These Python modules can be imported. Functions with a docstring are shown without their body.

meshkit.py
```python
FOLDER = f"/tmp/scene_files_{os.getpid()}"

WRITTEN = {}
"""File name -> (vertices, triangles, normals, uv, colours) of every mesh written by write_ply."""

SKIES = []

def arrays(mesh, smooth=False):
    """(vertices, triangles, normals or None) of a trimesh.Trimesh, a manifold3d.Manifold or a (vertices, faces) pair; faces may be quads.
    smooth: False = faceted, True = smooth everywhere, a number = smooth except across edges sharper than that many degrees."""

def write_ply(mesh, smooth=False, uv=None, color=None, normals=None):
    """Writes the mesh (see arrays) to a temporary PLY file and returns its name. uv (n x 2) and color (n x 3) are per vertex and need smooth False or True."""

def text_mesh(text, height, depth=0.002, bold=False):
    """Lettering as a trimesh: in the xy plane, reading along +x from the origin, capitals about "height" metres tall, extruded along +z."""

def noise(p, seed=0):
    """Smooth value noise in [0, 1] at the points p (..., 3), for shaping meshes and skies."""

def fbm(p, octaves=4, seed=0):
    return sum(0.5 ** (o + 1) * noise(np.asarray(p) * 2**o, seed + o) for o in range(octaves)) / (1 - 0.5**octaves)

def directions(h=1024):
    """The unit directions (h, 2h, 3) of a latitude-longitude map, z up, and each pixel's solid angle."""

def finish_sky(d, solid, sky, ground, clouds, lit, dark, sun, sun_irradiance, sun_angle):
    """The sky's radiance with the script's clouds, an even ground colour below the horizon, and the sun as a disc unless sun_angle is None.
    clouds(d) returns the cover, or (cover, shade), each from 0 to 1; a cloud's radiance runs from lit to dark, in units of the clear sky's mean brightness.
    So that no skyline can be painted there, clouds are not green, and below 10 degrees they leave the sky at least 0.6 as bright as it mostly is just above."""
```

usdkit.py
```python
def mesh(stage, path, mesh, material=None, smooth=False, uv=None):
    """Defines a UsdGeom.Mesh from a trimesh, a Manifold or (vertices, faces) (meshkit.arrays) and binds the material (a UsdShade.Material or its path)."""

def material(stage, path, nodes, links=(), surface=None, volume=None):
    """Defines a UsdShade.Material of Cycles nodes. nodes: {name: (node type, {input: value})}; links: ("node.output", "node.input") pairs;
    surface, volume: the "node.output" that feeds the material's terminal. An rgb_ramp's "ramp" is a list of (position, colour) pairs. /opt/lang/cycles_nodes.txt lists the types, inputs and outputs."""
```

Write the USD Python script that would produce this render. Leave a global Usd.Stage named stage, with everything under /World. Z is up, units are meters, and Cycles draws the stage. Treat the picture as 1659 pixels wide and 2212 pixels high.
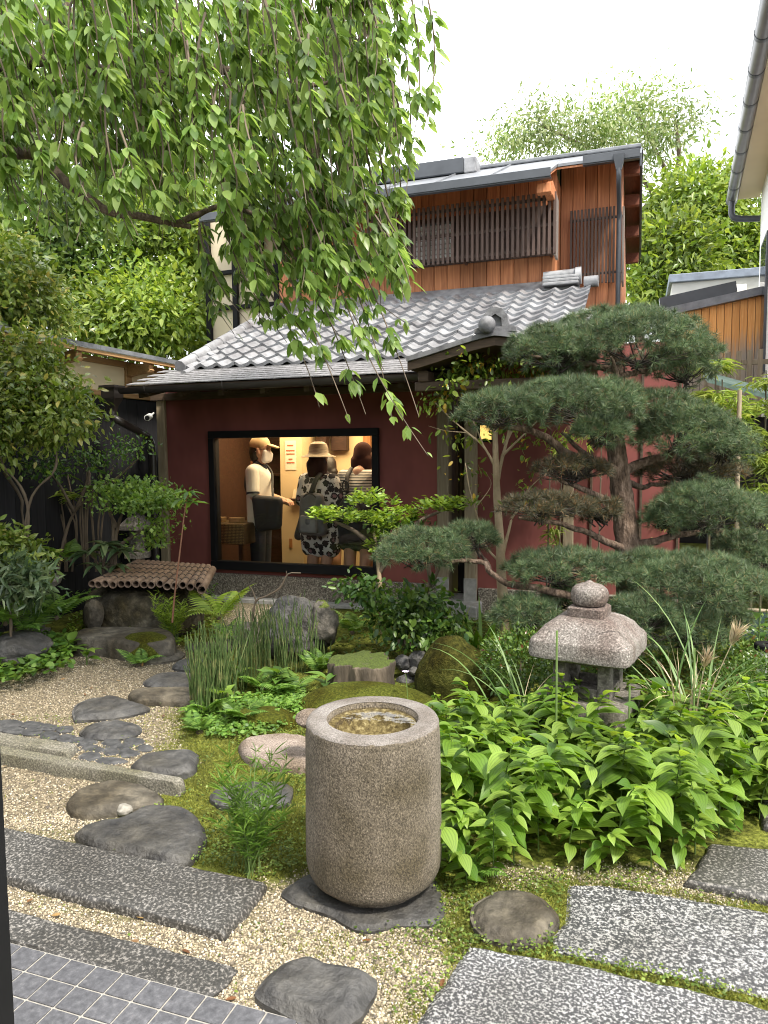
import math, numpy as np, trimesh, manifold3d, usdkit, meshkit
from scipy.sparse import coo_matrix
from scipy.sparse.csgraph import connected_components
from pxr import Usd, UsdGeom, UsdLux, UsdShade, Gf, Sdf, Vt

stage = Usd.Stage.CreateInMemory()
UsdGeom.SetStageUpAxis(stage, 'Z'); UsdGeom.SetStageMetersPerUnit(stage, 1.0)
UsdGeom.Xform.Define(stage, '/World'); UsdGeom.Scope.Define(stage, '/World/Looks')

# ---------------------------------------------------------------- camera, sky, sun, exposure
YAW, PIT, ROLL, FOC = math.radians(19.1), math.radians(4.5), math.radians(0.5), 1580.0 / 1659.0
EYE = np.array([0, 0, 1.45])
_f = np.array([-math.sin(YAW) * math.cos(PIT), math.cos(YAW) * math.cos(PIT), -math.sin(PIT)])
_r0 = np.array([math.cos(YAW), math.sin(YAW), 0.0]); _u0 = np.cross(_r0, _f)
_R = math.cos(ROLL) * _r0 - math.sin(ROLL) * _u0
_U = math.cos(ROLL) * _u0 + math.sin(ROLL) * _r0
cam = UsdGeom.Camera.Define(stage, '/World/camera')
cam.CreateHorizontalApertureAttr(24.0); cam.CreateVerticalApertureAttr(32.0); cam.CreateFocalLengthAttr(24.0 * FOC)
cam.CreateClippingRangeAttr(Gf.Vec2f(0.05, 2000.0)); cam.CreateFStopAttr(0.0)
cam.AddTransformOp().Set(Gf.Matrix4d(*_R, 0, *_U, 0, *(-_f), 0, *EYE, 1))
cam.CreateExposureAttr(2.0)
SUN_EL, SUN_AZ = math.radians(56), math.radians(122)      # azimuth measured from +y towards +x
SUN = np.array([math.cos(SUN_EL) * math.sin(SUN_AZ), math.cos(SUN_EL) * math.cos(SUN_AZ), math.sin(SUN_EL)])
dome = UsdLux.DomeLight.Define(stage, '/World/sky')
dome.GetPrim().SetCustomDataByKey('kind', 'structure')
sky_m = usdkit.material(stage, '/World/Looks/sky_look', {
    'sky': ('sky_texture', {'sky_type': 'single_scattering', 'sun_disc': False, 'sun_elevation': SUN_EL, 'sun_rotation': SUN_AZ, 'aerosol_density': 2.5}),
    'co': ('texture_coordinate', {}),
    'mp': ('mapping', {'scale': (1.0, 1.0, 2.2)}),
    'n': ('noise_texture', {'scale': 1.7, 'detail': 6.0, 'roughness': 0.5, 'distortion': 0.4}),
    'r': ('rgb_ramp', {'ramp': [(0.0, (0.35,) * 3), (0.4, (0.6,) * 3), (0.62, (0.97,) * 3), (1, (1,) * 3)]}),
    'mx': ('mix_color', {'b': (7.4, 7.5, 7.6), 'use_clamp': False}),
    'bg': ('background_shader', {'strength': 0.1})},
    [('co.generated', 'mp.vector'), ('mp.vector', 'n.vector'), ('n.fac', 'r.fac'), ('r.color', 'mx.fac'), ('sky.color', 'mx.a'), ('mx.result', 'bg.color')], surface='bg.background')
UsdShade.MaterialBindingAPI.Apply(dome.GetPrim()).Bind(sky_m)
sun = UsdLux.DistantLight.Define(stage, '/World/sun')
sun.CreateNormalizeAttr(True); sun.CreateIntensityAttr(0.5); sun.CreateAngleAttr(8.0); sun.CreateColorAttr(Gf.Vec3f(1.0, 0.93, 0.82))
_x = np.cross([0, 0, 1.0], SUN); _x /= np.linalg.norm(_x); _y = np.cross(SUN, _x)
sun.AddTransformOp().Set(Gf.Matrix4d(*_x, 0, *_y, 0, *SUN, 0, 0, 0, 20, 1))

# ---------------------------------------------------------------- helpers
rng = np.random.default_rng(7); vr = np.random.default_rng(99); VARIED = set()
A = lambda *a: np.array(a, float)


def ray(u, v): return _f + _R * ((u - 829.5) / 1580.0) - _U * ((v - 1106.0) / 1580.0)
def az(u, v, z=0.0): d = ray(u, v); return EYE + d * ((z - EYE[2]) / d[2])
def ay(u, v, y): d = ray(u, v); return EYE + d * (y / d[1])
def ax(u, v, x): d = ray(u, v); return EYE + d * (x / d[0])
def ad(u, v, t): return EYE + ray(u, v) * t
def px(n, t): return n * t / 1580.0
def unit(v): v = np.asarray(v, float); return v / np.maximum(np.linalg.norm(v, axis=-1, keepdims=True), 1e-9)


names = {}
def numbered(parent, name):
    k = names.get((parent, name), 0); names[(parent, name)] = k + 1
    return f'{parent}/{name}' if k == 0 else f'{parent}/{name}_{k:03d}'


locs = {}
def tag(prim, label=None, cat=None, group=None, kind=None):
    for k, v in (('label', label), ('category', cat), ('group', group), ('kind', kind)):
        if v: prim.SetCustomDataByKey(k, v)


def thing(name, label, cat, loc=(0, 0, 0), group=None, kind=None):
    p = numbered('/World', name); x = UsdGeom.Xform.Define(stage, p)
    x.AddTranslateOp().Set(Gf.Vec3d(*map(float, loc))); locs[p] = np.asarray(loc, float)
    tag(x.GetPrim(), label, cat, group, kind)
    return p


def obj(name, mesh, mat, parent=None, smooth=False, label=None, kind=None, cat=None, group=None):
    """one Mesh prim under parent (a path) or under /World; points are given in world space"""
    base = parent or '/World'; p = numbered(base, name)
    v, f, n = meshkit.arrays(mesh, smooth)
    o = np.zeros(3)
    q = base
    while q not in locs and q.count('/') > 1: q = q.rsplit('/', 1)[0]
    o = locs.get(q, o)
    m = UsdGeom.Mesh.Define(stage, p)
    m.CreatePointsAttr(Vt.Vec3fArray.FromNumpy((v - o).astype(np.float32)))
    m.CreateFaceVertexCountsAttr(Vt.IntArray.FromNumpy(np.full(len(f), 3, np.int32)))
    m.CreateFaceVertexIndicesAttr(Vt.IntArray.FromNumpy(f.astype(np.int32).ravel()))
    m.CreateSubdivisionSchemeAttr('none')
    if n is not None:
        m.CreateNormalsAttr(Vt.Vec3fArray.FromNumpy(n.astype(np.float32))); m.SetNormalsInterpolation('vertex')
    if str(mat.GetPath()) in VARIED:      # one random number for each separate piece, so that leaves, planks and pebbles differ in tone
        _, lab = connected_components(coo_matrix((np.ones(2 * len(f), np.int8), (np.r_[f[:, 0], f[:, 1]], np.r_[f[:, 1], f[:, 2]])), shape=(len(v), len(v))), directed=False)
        UsdGeom.PrimvarsAPI(m).CreatePrimvar('rnd', Sdf.ValueTypeNames.FloatArray, 'vertex').Set(Vt.FloatArray.FromNumpy(vr.random(lab.max() + 1)[lab].astype(np.float32)))
    UsdShade.MaterialBindingAPI.Apply(m.GetPrim()).Bind(mat)
    tag(m.GetPrim(), label, cat, group, kind)
    return p


def dup(src, loc, rz=0.0, s=1.0, label=None, group=None, cat=None):
    prim = stage.GetPrimAtPath(src); was = prim.GetCustomData()
    import re
    p = numbered('/World', re.sub(r'_\d{3}$', '', src.rsplit('/', 1)[1])); x = UsdGeom.Xform.Define(stage, p)
    x.GetPrim().GetReferences().AddInternalReference(src)
    x.ClearXformOpOrder()
    x.GetPrim().SetInstanceable(True)
    x.AddTransformOp(opSuffix='place').Set(Gf.Matrix4d(s * math.cos(rz), s * math.sin(rz), 0, 0, -s * math.sin(rz), s * math.cos(rz), 0, 0, 0, 0, s, 0, *map(float, loc), 1))
    tag(x.GetPrim(), label or was.get('label'), cat or was.get('category'), group or was.get('group'))
    return p


# ---- meshes are (vertices, triangles)
def join(parts):
    V, F, n = [], [], 0
    for m in parts:
        if hasattr(m, 'vertices'): m = (np.asarray(m.vertices), np.asarray(m.faces))
        v, f = m
        f = np.asarray(f)
        if f.shape[1] == 4: f = np.vstack([f[:, [0, 1, 2]], f[:, [0, 2, 3]]])
        V.append(v); F.append(f + n); n += len(v)
    return np.vstack(V), np.vstack(F)


_BOXF = np.array([[0, 2, 3, 1], [4, 5, 7, 6], [0, 1, 5, 4], [2, 6, 7, 3], [0, 4, 6, 2], [1, 3, 7, 5]])
def box(lo, hi):
    lo, hi = np.asarray(lo, float), np.asarray(hi, float)
    return np.array([[(lo, hi)[i][0], (lo, hi)[j][1], (lo, hi)[k][2]] for k in (0, 1) for j in (0, 1) for i in (0, 1)]), np.vstack([_BOXF[:, [0, 1, 2]], _BOXF[:, [0, 2, 3]]])


def cbox(lo, hi, c=0.004):
    """box with chamfered edges"""
    lo, hi = np.minimum(lo, hi).astype(float), np.maximum(lo, hi).astype(float)
    c = min(c, *(0.45 * (hi - lo)))
    pts = []
    for i in (0, 1):
        for j in (0, 1):
            for k in (0, 1):
                p = A((lo, hi)[i][0], (lo, hi)[j][1], (lo, hi)[k][2]); s = A(1 - 2 * i, 1 - 2 * j, 1 - 2 * k) * c
                for a in range(3):
                    q = p + s; q[a] = p[a]; pts.append(q)
    h = trimesh.convex.convex_hull(np.array(pts)); return np.array(h.vertices), np.array(h.faces)


def hexa(p8):
    """8 corners: bottom ring (4) then top ring (4)"""
    f = [[3, 2, 1, 0], [4, 5, 6, 7]] + [[i, (i + 1) % 4, (i + 1) % 4 + 4, i + 4] for i in range(4)]
    f = np.array(f); return np.array(p8, float), np.vstack([f[:, [0, 1, 2]], f[:, [0, 2, 3]]])


def beam(a, b, w, h, up=(0, 0, 1)):
    """square bar from a to b, w across, h along up"""
    a, b = np.asarray(a, float), np.asarray(b, float); d = unit(b - a); s = unit(np.cross(d, up)); n = np.cross(s, d)
    c = [(-1, -1), (1, -1), (1, 1), (-1, 1)]
    return hexa([p + s * (x * w / 2) + n * (y * h / 2) for p in (a, b) for x, y in c])


def spline(pts, n=24):
    pts = np.asarray(pts, float); m = len(pts)
    if m == 2: return pts[0] + (pts[1] - pts[0]) * np.linspace(0, 1, n)[:, None]
    P = np.vstack([2 * pts[0] - pts[1], pts, 2 * pts[-1] - pts[-2]]); t = np.linspace(0, m - 1 - 1e-9, n); i = t.astype(int); t = (t - i)[:, None]
    a, b, c, d = P[i], P[i + 1], P[i + 2], P[i + 3]
    return 0.5 * (2 * b + (c - a) * t + (2 * a - 5 * b + 4 * c - d) * t ** 2 + (3 * b - a - 3 * c + d) * t ** 3)


def tube(pts, r, n=6, cap=True):
    pts = np.asarray(pts, float); m = len(pts); r = np.broadcast_to(r, m).astype(float)
    t = unit(np.gradient(pts, axis=0)); ref = A(0.31, 0.2, 0.93) if abs(t[:, 2]).mean() < 0.9 else A(1, 0.1, 0.05)
    s = unit(np.cross(t, ref)); w = np.cross(t, s); a = np.linspace(0, 2 * np.pi, n, endpoint=False)
    v = (pts[:, None] + r[:, None, None] * (np.cos(a)[None, :, None] * s[:, None] + np.sin(a)[None, :, None] * w[:, None])).reshape(-1, 3)
    i, j = np.meshgrid(np.arange(m - 1), np.arange(n), indexing='ij'); k = (j + 1) % n
    f = np.stack([i * n + j, i * n + k, (i + 1) * n + k, (i + 1) * n + j], -1).reshape(-1, 4)
    f = np.vstack([f[:, [0, 2, 1]], f[:, [0, 3, 2]]])
    if cap:
        v = np.vstack([v, pts[0], pts[-1]]); q = np.arange(n); q1 = (q + 1) % n
        f = np.vstack([f, np.stack([q * 0 + len(v) - 2, q, q1], -1), np.stack([q * 0 + len(v) - 1, (m - 1) * n + q1, (m - 1) * n + q], -1)])
    return v, f


def pipe(pts, ro, ri, n=12):
    """open hollow tube"""
    a = tube(pts, ro, n, False); b = tube(pts, ri, n, False); m = len(pts); q = np.arange(n); q1 = (q + 1) % n; k = len(a[0])
    rim = []
    for e, fl in ((0, 1), ((m - 1) * n, 0)):
        f = np.stack([e + q, e + q1, k + e + q1, k + e + q], -1); rim.append(f if not fl else f[:, ::-1])
    r = np.vstack(rim); r = np.vstack([r[:, [0, 1, 2]], r[:, [0, 2, 3]]])
    return np.vstack([a[0], b[0]]), np.vstack([a[1], b[1][:, ::-1] + k, r])


def revolve(profile, c, n=48, wob=0.0, seed=0):
    """profile: (radius, z) pairs, from bottom to top"""
    pr = np.asarray(profile, float); a = np.linspace(0, 2 * np.pi, n, endpoint=False); m = len(pr)
    v = np.stack([pr[:, None, 0] * np.cos(a), pr[:, None, 0] * np.sin(a), pr[:, None, 1] + 0 * a], -1).reshape(-1, 3)
    if wob: v[:, :2] *= (1 + wob * (meshkit.fbm(v * 9 + seed, 4) - 0.5))[:, None]
    i, j = np.meshgrid(np.arange(m - 1), np.arange(n), indexing='ij'); k = (j + 1) % n
    f = np.stack([i * n + j, i * n + k, (i + 1) * n + k, (i + 1) * n + j], -1).reshape(-1, 4)
    return v + np.asarray(c, float), np.vstack([f[:, [0, 1, 2]], f[:, [0, 2, 3]]])


# leaf templates: (along 0..1, across -1..1, rise in units of length), triangles
def _tmpl(s, w, fold, curl):
    V, rows = [], []
    for si, wi in zip(s, w):
        z = -curl * si ** 2
        if wi == 0: rows.append([len(V)]); V.append((si, 0, z))
        else:
            b = len(V); rows.append([b, b + 1, b + 2]); V += [(si, -wi, z + fold * wi), (si, 0, z), (si, wi, z + fold * wi)]
    F = []
    for a, b in zip(rows, rows[1:]):
        if len(a) == 1: F += [(a[0], b[1], b[0]), (a[0], b[2], b[1])]
        elif len(b) == 1: F += [(a[0], a[1], b[0]), (a[1], a[2], b[0])]
        else: F += [(a[0], a[1], b[1]), (a[0], b[1], b[0]), (a[1], a[2], b[2]), (a[1], b[2], b[1])]
    return np.array(V, float), np.array(F)[:, ::-1]
T_LANCE = _tmpl([0, .3, .68, 1], [0, 1, .72, 0], .06, .14)
T_OVAL = _tmpl([0, .22, .6, .88, 1], [0, .85, 1, .5, 0], .05, .12)
T_BROAD = _tmpl([0, .06, .18, .34, .5, .66, .8, .91, 1], [0, .4, .78, .98, 1, .82, .5, .2, 0], .09, .42)
T_DIA = (np.array([(0, 0, 0), (.45, -1, .02), (.45, 1, .02), (1, 0, -.1)], float), np.array([(0, 2, 1), (1, 2, 3)])[:, ::-1])
T_ROUND = _tmpl([0, .15, .5, .85, 1], [0, .7, 1, .7, 0], .03, .03)
T_NEEDLE = (np.array([(0, -1, 0), (0, 1, 0), (1, 0, 0)], float), np.array([(0, 1, 2)]))


def leaves(P, D, N, L, Wd, T=T_LANCE):
    """leaf blades at P pointing along D, upper side N, length L, full width Wd"""
    P, D = np.asarray(P, float), unit(D); n = len(P); S = unit(np.cross(N, D)); N = np.cross(D, S)
    L = np.broadcast_to(L, n)[:, None, None]; Wd = np.broadcast_to(Wd, n)[:, None, None] / 2
    t, f = T
    v = P[:, None] + t[None, :, :1] * L * D[:, None] + t[None, :, 1:2] * Wd * S[:, None] + t[None, :, 2:] * L * N[:, None]
    return v.reshape(-1, 3), (f[None] + np.arange(n)[:, None, None] * len(t)).reshape(-1, 3)


def rdir(n, up=0.0):
    d = unit(rng.normal(size=(n, 3))); d[:, 2] += up
    return unit(d)


def blades(P, azi, tilt, L, Wd, droop, seg=7):
    """grass blades: start tilted from the vertical by tilt towards azi, bend over by droop radians"""
    n = len(P); azi, tilt, L, Wd, droop = (np.broadcast_to(x, n).astype(float) for x in (azi, tilt, L, Wd, droop))
    h = np.stack([np.cos(azi), np.sin(azi), 0 * azi], -1); side = np.stack([-np.sin(azi), np.cos(azi), 0 * azi], -1)
    pts = [np.asarray(P, float)]
    for k in range(seg):
        th = tilt + droop * ((k + .5) / seg) ** 1.6
        pts.append(pts[-1] + (L / seg)[:, None] * (h * np.sin(th)[:, None] + A(0, 0, 1) * np.cos(th)[:, None]))
    pts = np.stack(pts, 1); s = np.linspace(0, 1, seg + 1); w = np.minimum(1, .45 + 2 * s) * (1 - s ** 3)
    a = pts + side[:, None] * (w[None, :, None] * Wd[:, None, None] / 2); b = pts - side[:, None] * (w[None, :, None] * Wd[:, None, None] / 2)
    v = np.stack([a, b], 2).reshape(n, -1, 3); f = []
    for k in range(seg): f += [(2 * k, 2 * k + 1, 2 * k + 3), (2 * k, 2 * k + 3, 2 * k + 2)]
    return v.reshape(-1, 3), (np.array(f)[None] + np.arange(n)[:, None, None] * v.shape[1]).reshape(-1, 3)


def fern(base, nf, L, tilt=0.7, droop=1.0, wid=0.3, azr=(0, 6.283), pin=16):
    """a rosette of pinnate fronds"""
    out = []
    for k in range(nf):
        a = rng.uniform(*azr); l = L * rng.uniform(.7, 1.1); h = A(math.cos(a), math.sin(a), 0); sd = A(-math.sin(a), math.cos(a), 0); p = np.asarray(base, float) + rng.normal(size=3) * A(.02, .02, 0)
        pts = [p]; t0 = tilt * rng.uniform(.6, 1.25); dr = droop * rng.uniform(.7, 1.3)
        for j in range(pin):
            th = t0 + dr * ((j + .5) / pin) ** 1.4; p = p + l / pin * (h * math.sin(th) + A(0, 0, 1) * math.cos(th)); pts.append(p)
        pts = np.array(pts); out.append(tube(pts, np.linspace(.0022, .0008, len(pts)) * (L / .3), 3, False))
        s = np.linspace(0, 1, len(pts)); wl = wid * l * np.sin(np.pi * (0.12 + .88 * s) ** .75).clip(.05)
        tg = unit(np.gradient(pts, axis=0)); nn = unit(np.cross(tg, sd)); nn *= np.sign(nn[:, 2:3] + 1e-6)
        for sg in (-1, 1):
            d = unit(sd * sg + tg * .45 - nn * .12); out.append(leaves(pts[2:], d[2:], nn[2:], wl[2:], np.maximum(l / pin * .95, .004), T_LANCE))
    return join(out)


def blob_points(blobs, n, shell=.35):
    """n points near the surface of a union of ellipsoids (centre, radii), and outward directions"""
    vol = np.array([np.prod(np.asarray(b[1])) ** (2 / 3) for b in blobs]); pick = rng.choice(len(blobs), n, p=vol / vol.sum())
    C = np.array([b[0] for b in blobs])[pick]; Rr = np.array([np.broadcast_to(b[1], 3) for b in blobs])[pick]
    d = unit(rng.normal(size=(n, 3))); r = 1 - shell * rng.random(n) ** 1.5
    r *= .8 + .42 * meshkit.fbm(d * 2.6 + C * 1.7, 3)
    return C + d * Rr * r[:, None], unit(d / Rr)


def foliage(blobs, n, k, L, wr=.45, spread=.12, T=T_DIA, up=.5, droop=.35, shell=.45):
    """n twigs with k leaves each over the blobs"""
    P, O = blob_points(blobs, n, shell); P = np.repeat(P, k, 0) + rng.normal(size=(n * k, 3)) * spread * A(1, 1, .7); O = np.repeat(O, k, 0)
    m = n * k; D = unit(O + rng.normal(size=(m, 3)) * .65 - A(0, 0, droop)); N = unit(rng.normal(size=(m, 3)) * .5 + A(0, 0, up) + O * .5)
    l = L * rng.uniform(.45, 1.2, m)
    return leaves(P, D, N, l, l * wr * rng.uniform(.8, 1.15, m), T)


def noise_disp(m, amp, sc, seed=0, oct=4):
    v, f = np.asarray(m[0], float), m[1]; t = trimesh.Trimesh(v, f, process=False); n = np.asarray(t.vertex_normals)
    return v + n * (amp * 2 * (meshkit.fbm(v * sc + seed * 3.7, oct) - .5))[:, None], f


def boulder(c, r, seed=0, sub=4, amp=.14, cuts=7, flat=None):
    """rounded faceted rock: centre, radii"""
    g = np.random.default_rng(seed); s = trimesh.creation.icosphere(sub); v = np.array(s.vertices); d = unit(g.normal(size=(cuts, 3))); o = g.uniform(.72, .95, cuts)
    for di, oi in zip(d, o):
        e = v @ di - oi; v = v - np.maximum(e, 0)[:, None] * di * .85
    v = v * (1 + amp * 2 * (meshkit.fbm(v * 1.8 + seed * 5.1, 5) - .5))[:, None]
    v = v * np.asarray(r, float)
    if flat is not None: v[:, 2] = np.minimum(v[:, 2], flat + .15 * (v[:, 2] - flat))
    return v + np.asarray(c, float), np.asarray(s.faces)


def flagstone(outline, z, h, bevel=.02, seed=0, n=64, amp=.006, round_=True, edge=.006, dome=.0):
    """flat stone: outline = world xy points of its top, z top height, h thickness"""
    o = np.array(outline, float)[:, :2]; area = np.sum(o[:, 0] * np.roll(o[:, 1], -1) - np.roll(o[:, 0], -1) * o[:, 1])
    if area < 0: o = o[::-1]
    if round_: o = spline(np.vstack([o, o[:1]]), n + 1)[:-1]
    else:
        q = []; per = np.linalg.norm(np.roll(o, -1, 0) - o, axis=1)
        for i in range(len(o)):
            k = max(4, int(n * per[i] / per.sum())); q.append(o[i] + (np.roll(o, -1, 0)[i] - o[i]) * np.linspace(0, 1, k, endpoint=False)[:, None])
        o = np.vstack(q)
    n = len(o); c = o.mean(0); d = o - c; rad = np.linalg.norm(d, axis=1, keepdims=True); dirs = d / rad
    o3 = np.column_stack([o * 14, np.full(n, seed * 2.3)]); rad = rad + edge * 4 * (meshkit.fbm(o3, 4) - .5)[:, None]
    rings = [(0.012, -h - .02), (.012, -h * .55), (0.003, -bevel * .8), (-bevel * .35, -bevel * .25), (-bevel, 0.0)]
    V = []
    for off, dz in rings: V.append(np.column_stack([c + dirs * np.maximum(rad + off, .01), np.full(n, z + dz)]))
    for s in (.93, .86, .78, .7, .61, .52, .43, .34, .25, .15, .07): V.append(np.column_stack([c + dirs * (rad - bevel) * s, np.full(n, z + dome * (1 - s * s))]))
    V = np.vstack(V); top = slice(4 * n, None)
    V[top, 2] += amp * 2 * (meshkit.fbm(np.column_stack([V[top, :2] * 9, np.full(len(V) - 4 * n, seed * 1.7)]), 5) - .5) + amp * 1.1 * np.abs(meshkit.fbm(np.column_stack([V[top, :2] * 17 + 5, np.full(len(V) - 4 * n, seed * 2.9)]), 4) - .5)
    V[n:4 * n] += (meshkit.fbm(V[n:4 * n] * 25 + seed, 3) - .5)[:, None] * .012 * np.column_stack([np.tile(dirs, (3, 1)), np.zeros(3 * n)])
    V = np.vstack([V, [*c, V[-n:, 2].mean()]]); m = len(rings) + 11
    i, j = np.meshgrid(np.arange(m - 1), np.arange(n), indexing='ij'); k = (j + 1) % n
    f = np.stack([i * n + j, i * n + k, (i + 1) * n + k, (i + 1) * n + j], -1).reshape(-1, 4); q = np.arange(n)
    return V, np.vstack([f[:, [0, 1, 2]], f[:, [0, 2, 3]], np.stack([(m - 1) * n + q, (m - 1) * n + (q + 1) % n, q * 0 + len(V) - 1], -1)])


# ---------------------------------------------------------------- materials
def mat(name, nodes, links, surface): return usdkit.material(stage, '/World/Looks/' + name, nodes, links, surface=surface)


def stone(name, ramp, scale=30., rough=.8, bump=.4, bs=60., det=6., big=None, bscale=3., dist=.01, stretch=(1, 1, 1), spec=.35, moss=None, mossamt=.5):
    """speckled surface: noise -> colour ramp, a large soft second tone, bump, optional moss on upward faces"""
    n = {'g': ('geometry', {}), 'mp': ('mapping', {'scale': stretch}), 'n': ('noise_texture', {'scale': scale, 'detail': det, 'roughness': .65}), 'r': ('rgb_ramp', {'ramp': ramp}),
         'bn': ('noise_texture', {'scale': bs, 'detail': 5.0, 'roughness': .6}), 'b': ('bump', {'strength': bump, 'distance': dist}), 'p': ('principled_bsdf', {'roughness': rough, 'specular_ior_level': spec})}
    l = [('g.position', 'mp.vector'), ('mp.vector', 'n.vector'), ('mp.vector', 'bn.vector'), ('n.fac', 'r.fac'), ('bn.fac', 'b.height'), ('b.normal', 'p.normal')]
    out = 'r.color'
    if big is not None:
        n |= {'n2': ('noise_texture', {'scale': bscale, 'detail': 4.0}), 'r2': ('rgb_ramp', {'ramp': [(.38, (0,) * 3), (.66, (1,) * 3)]}), 'm2': ('mix_color', {'blend_type': 'multiply', 'b': big})}
        l += [('g.position', 'n2.vector'), ('n2.fac', 'r2.fac'), ('r2.color', 'm2.fac'), (out, 'm2.a')]; out = 'm2.result'
    if moss is not None:
        n |= {'n3': ('noise_texture', {'scale': 7.0, 'detail': 6.0, 'roughness': .7}), 'sx': ('separate_xyz', {}), 'ma': ('math', {'math_type': 'multiply_add', 'value2': .5}), 'r3': ('rgb_ramp', {'ramp': [(1.16 - mossamt * .3, (0,) * 3), (1.2 - mossamt * .3, (1,) * 3)]}),
              'n4': ('noise_texture', {'scale': 140.0, 'detail': 3.0}), 'r4': ('rgb_ramp', {'ramp': [(.3, tuple(x * .4 for x in moss)), (.7, tuple(x * 1.5 for x in moss))]}), 'm3': ('mix_color', {})}
        l += [('g.position', 'n3.vector'), ('g.position', 'n4.vector'), ('g.normal', 'sx.vector'), ('sx.z', 'ma.value1'), ('n3.fac', 'ma.value3'), ('ma.value', 'r3.fac'), ('n4.fac', 'r4.fac'), ('r3.color', 'm3.fac'), (out, 'm3.a'), ('r4.color', 'm3.b')]; out = 'm3.result'
    return mat(name, n, l + [(out, 'p.base_color')], 'p.BSDF')


def plain(name, col, rough=.6, metal=0.0, var=.25, scale=6., bump=0.0, spec=.5, bs=80., emit=None):
    lo, hi = tuple(x * (1 - var) for x in col), tuple(x * (1 + var) for x in col)
    n = {'g': ('geometry', {}), 'n': ('noise_texture', {'scale': scale, 'detail': 5.0}), 'r': ('rgb_ramp', {'ramp': [(.3, lo), (.7, hi)]}), 'bn': ('noise_texture', {'scale': bs, 'detail': 4.0}), 'b': ('bump', {'strength': bump, 'distance': .005}),
         'p': ('principled_bsdf', {'roughness': rough, 'metallic': metal, 'specular_ior_level': spec})}
    if emit: n['p'][1].update(emission_color=emit[:3], emission_strength=emit[3])
    return mat(name, n, [('g.position', 'n.vector'), ('g.position', 'bn.vector'), ('n.fac', 'r.fac'), ('r.color', 'p.base_color'), ('bn.fac', 'b.height')] + ([('b.normal', 'p.normal')] if bump else []), 'p.BSDF')


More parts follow.
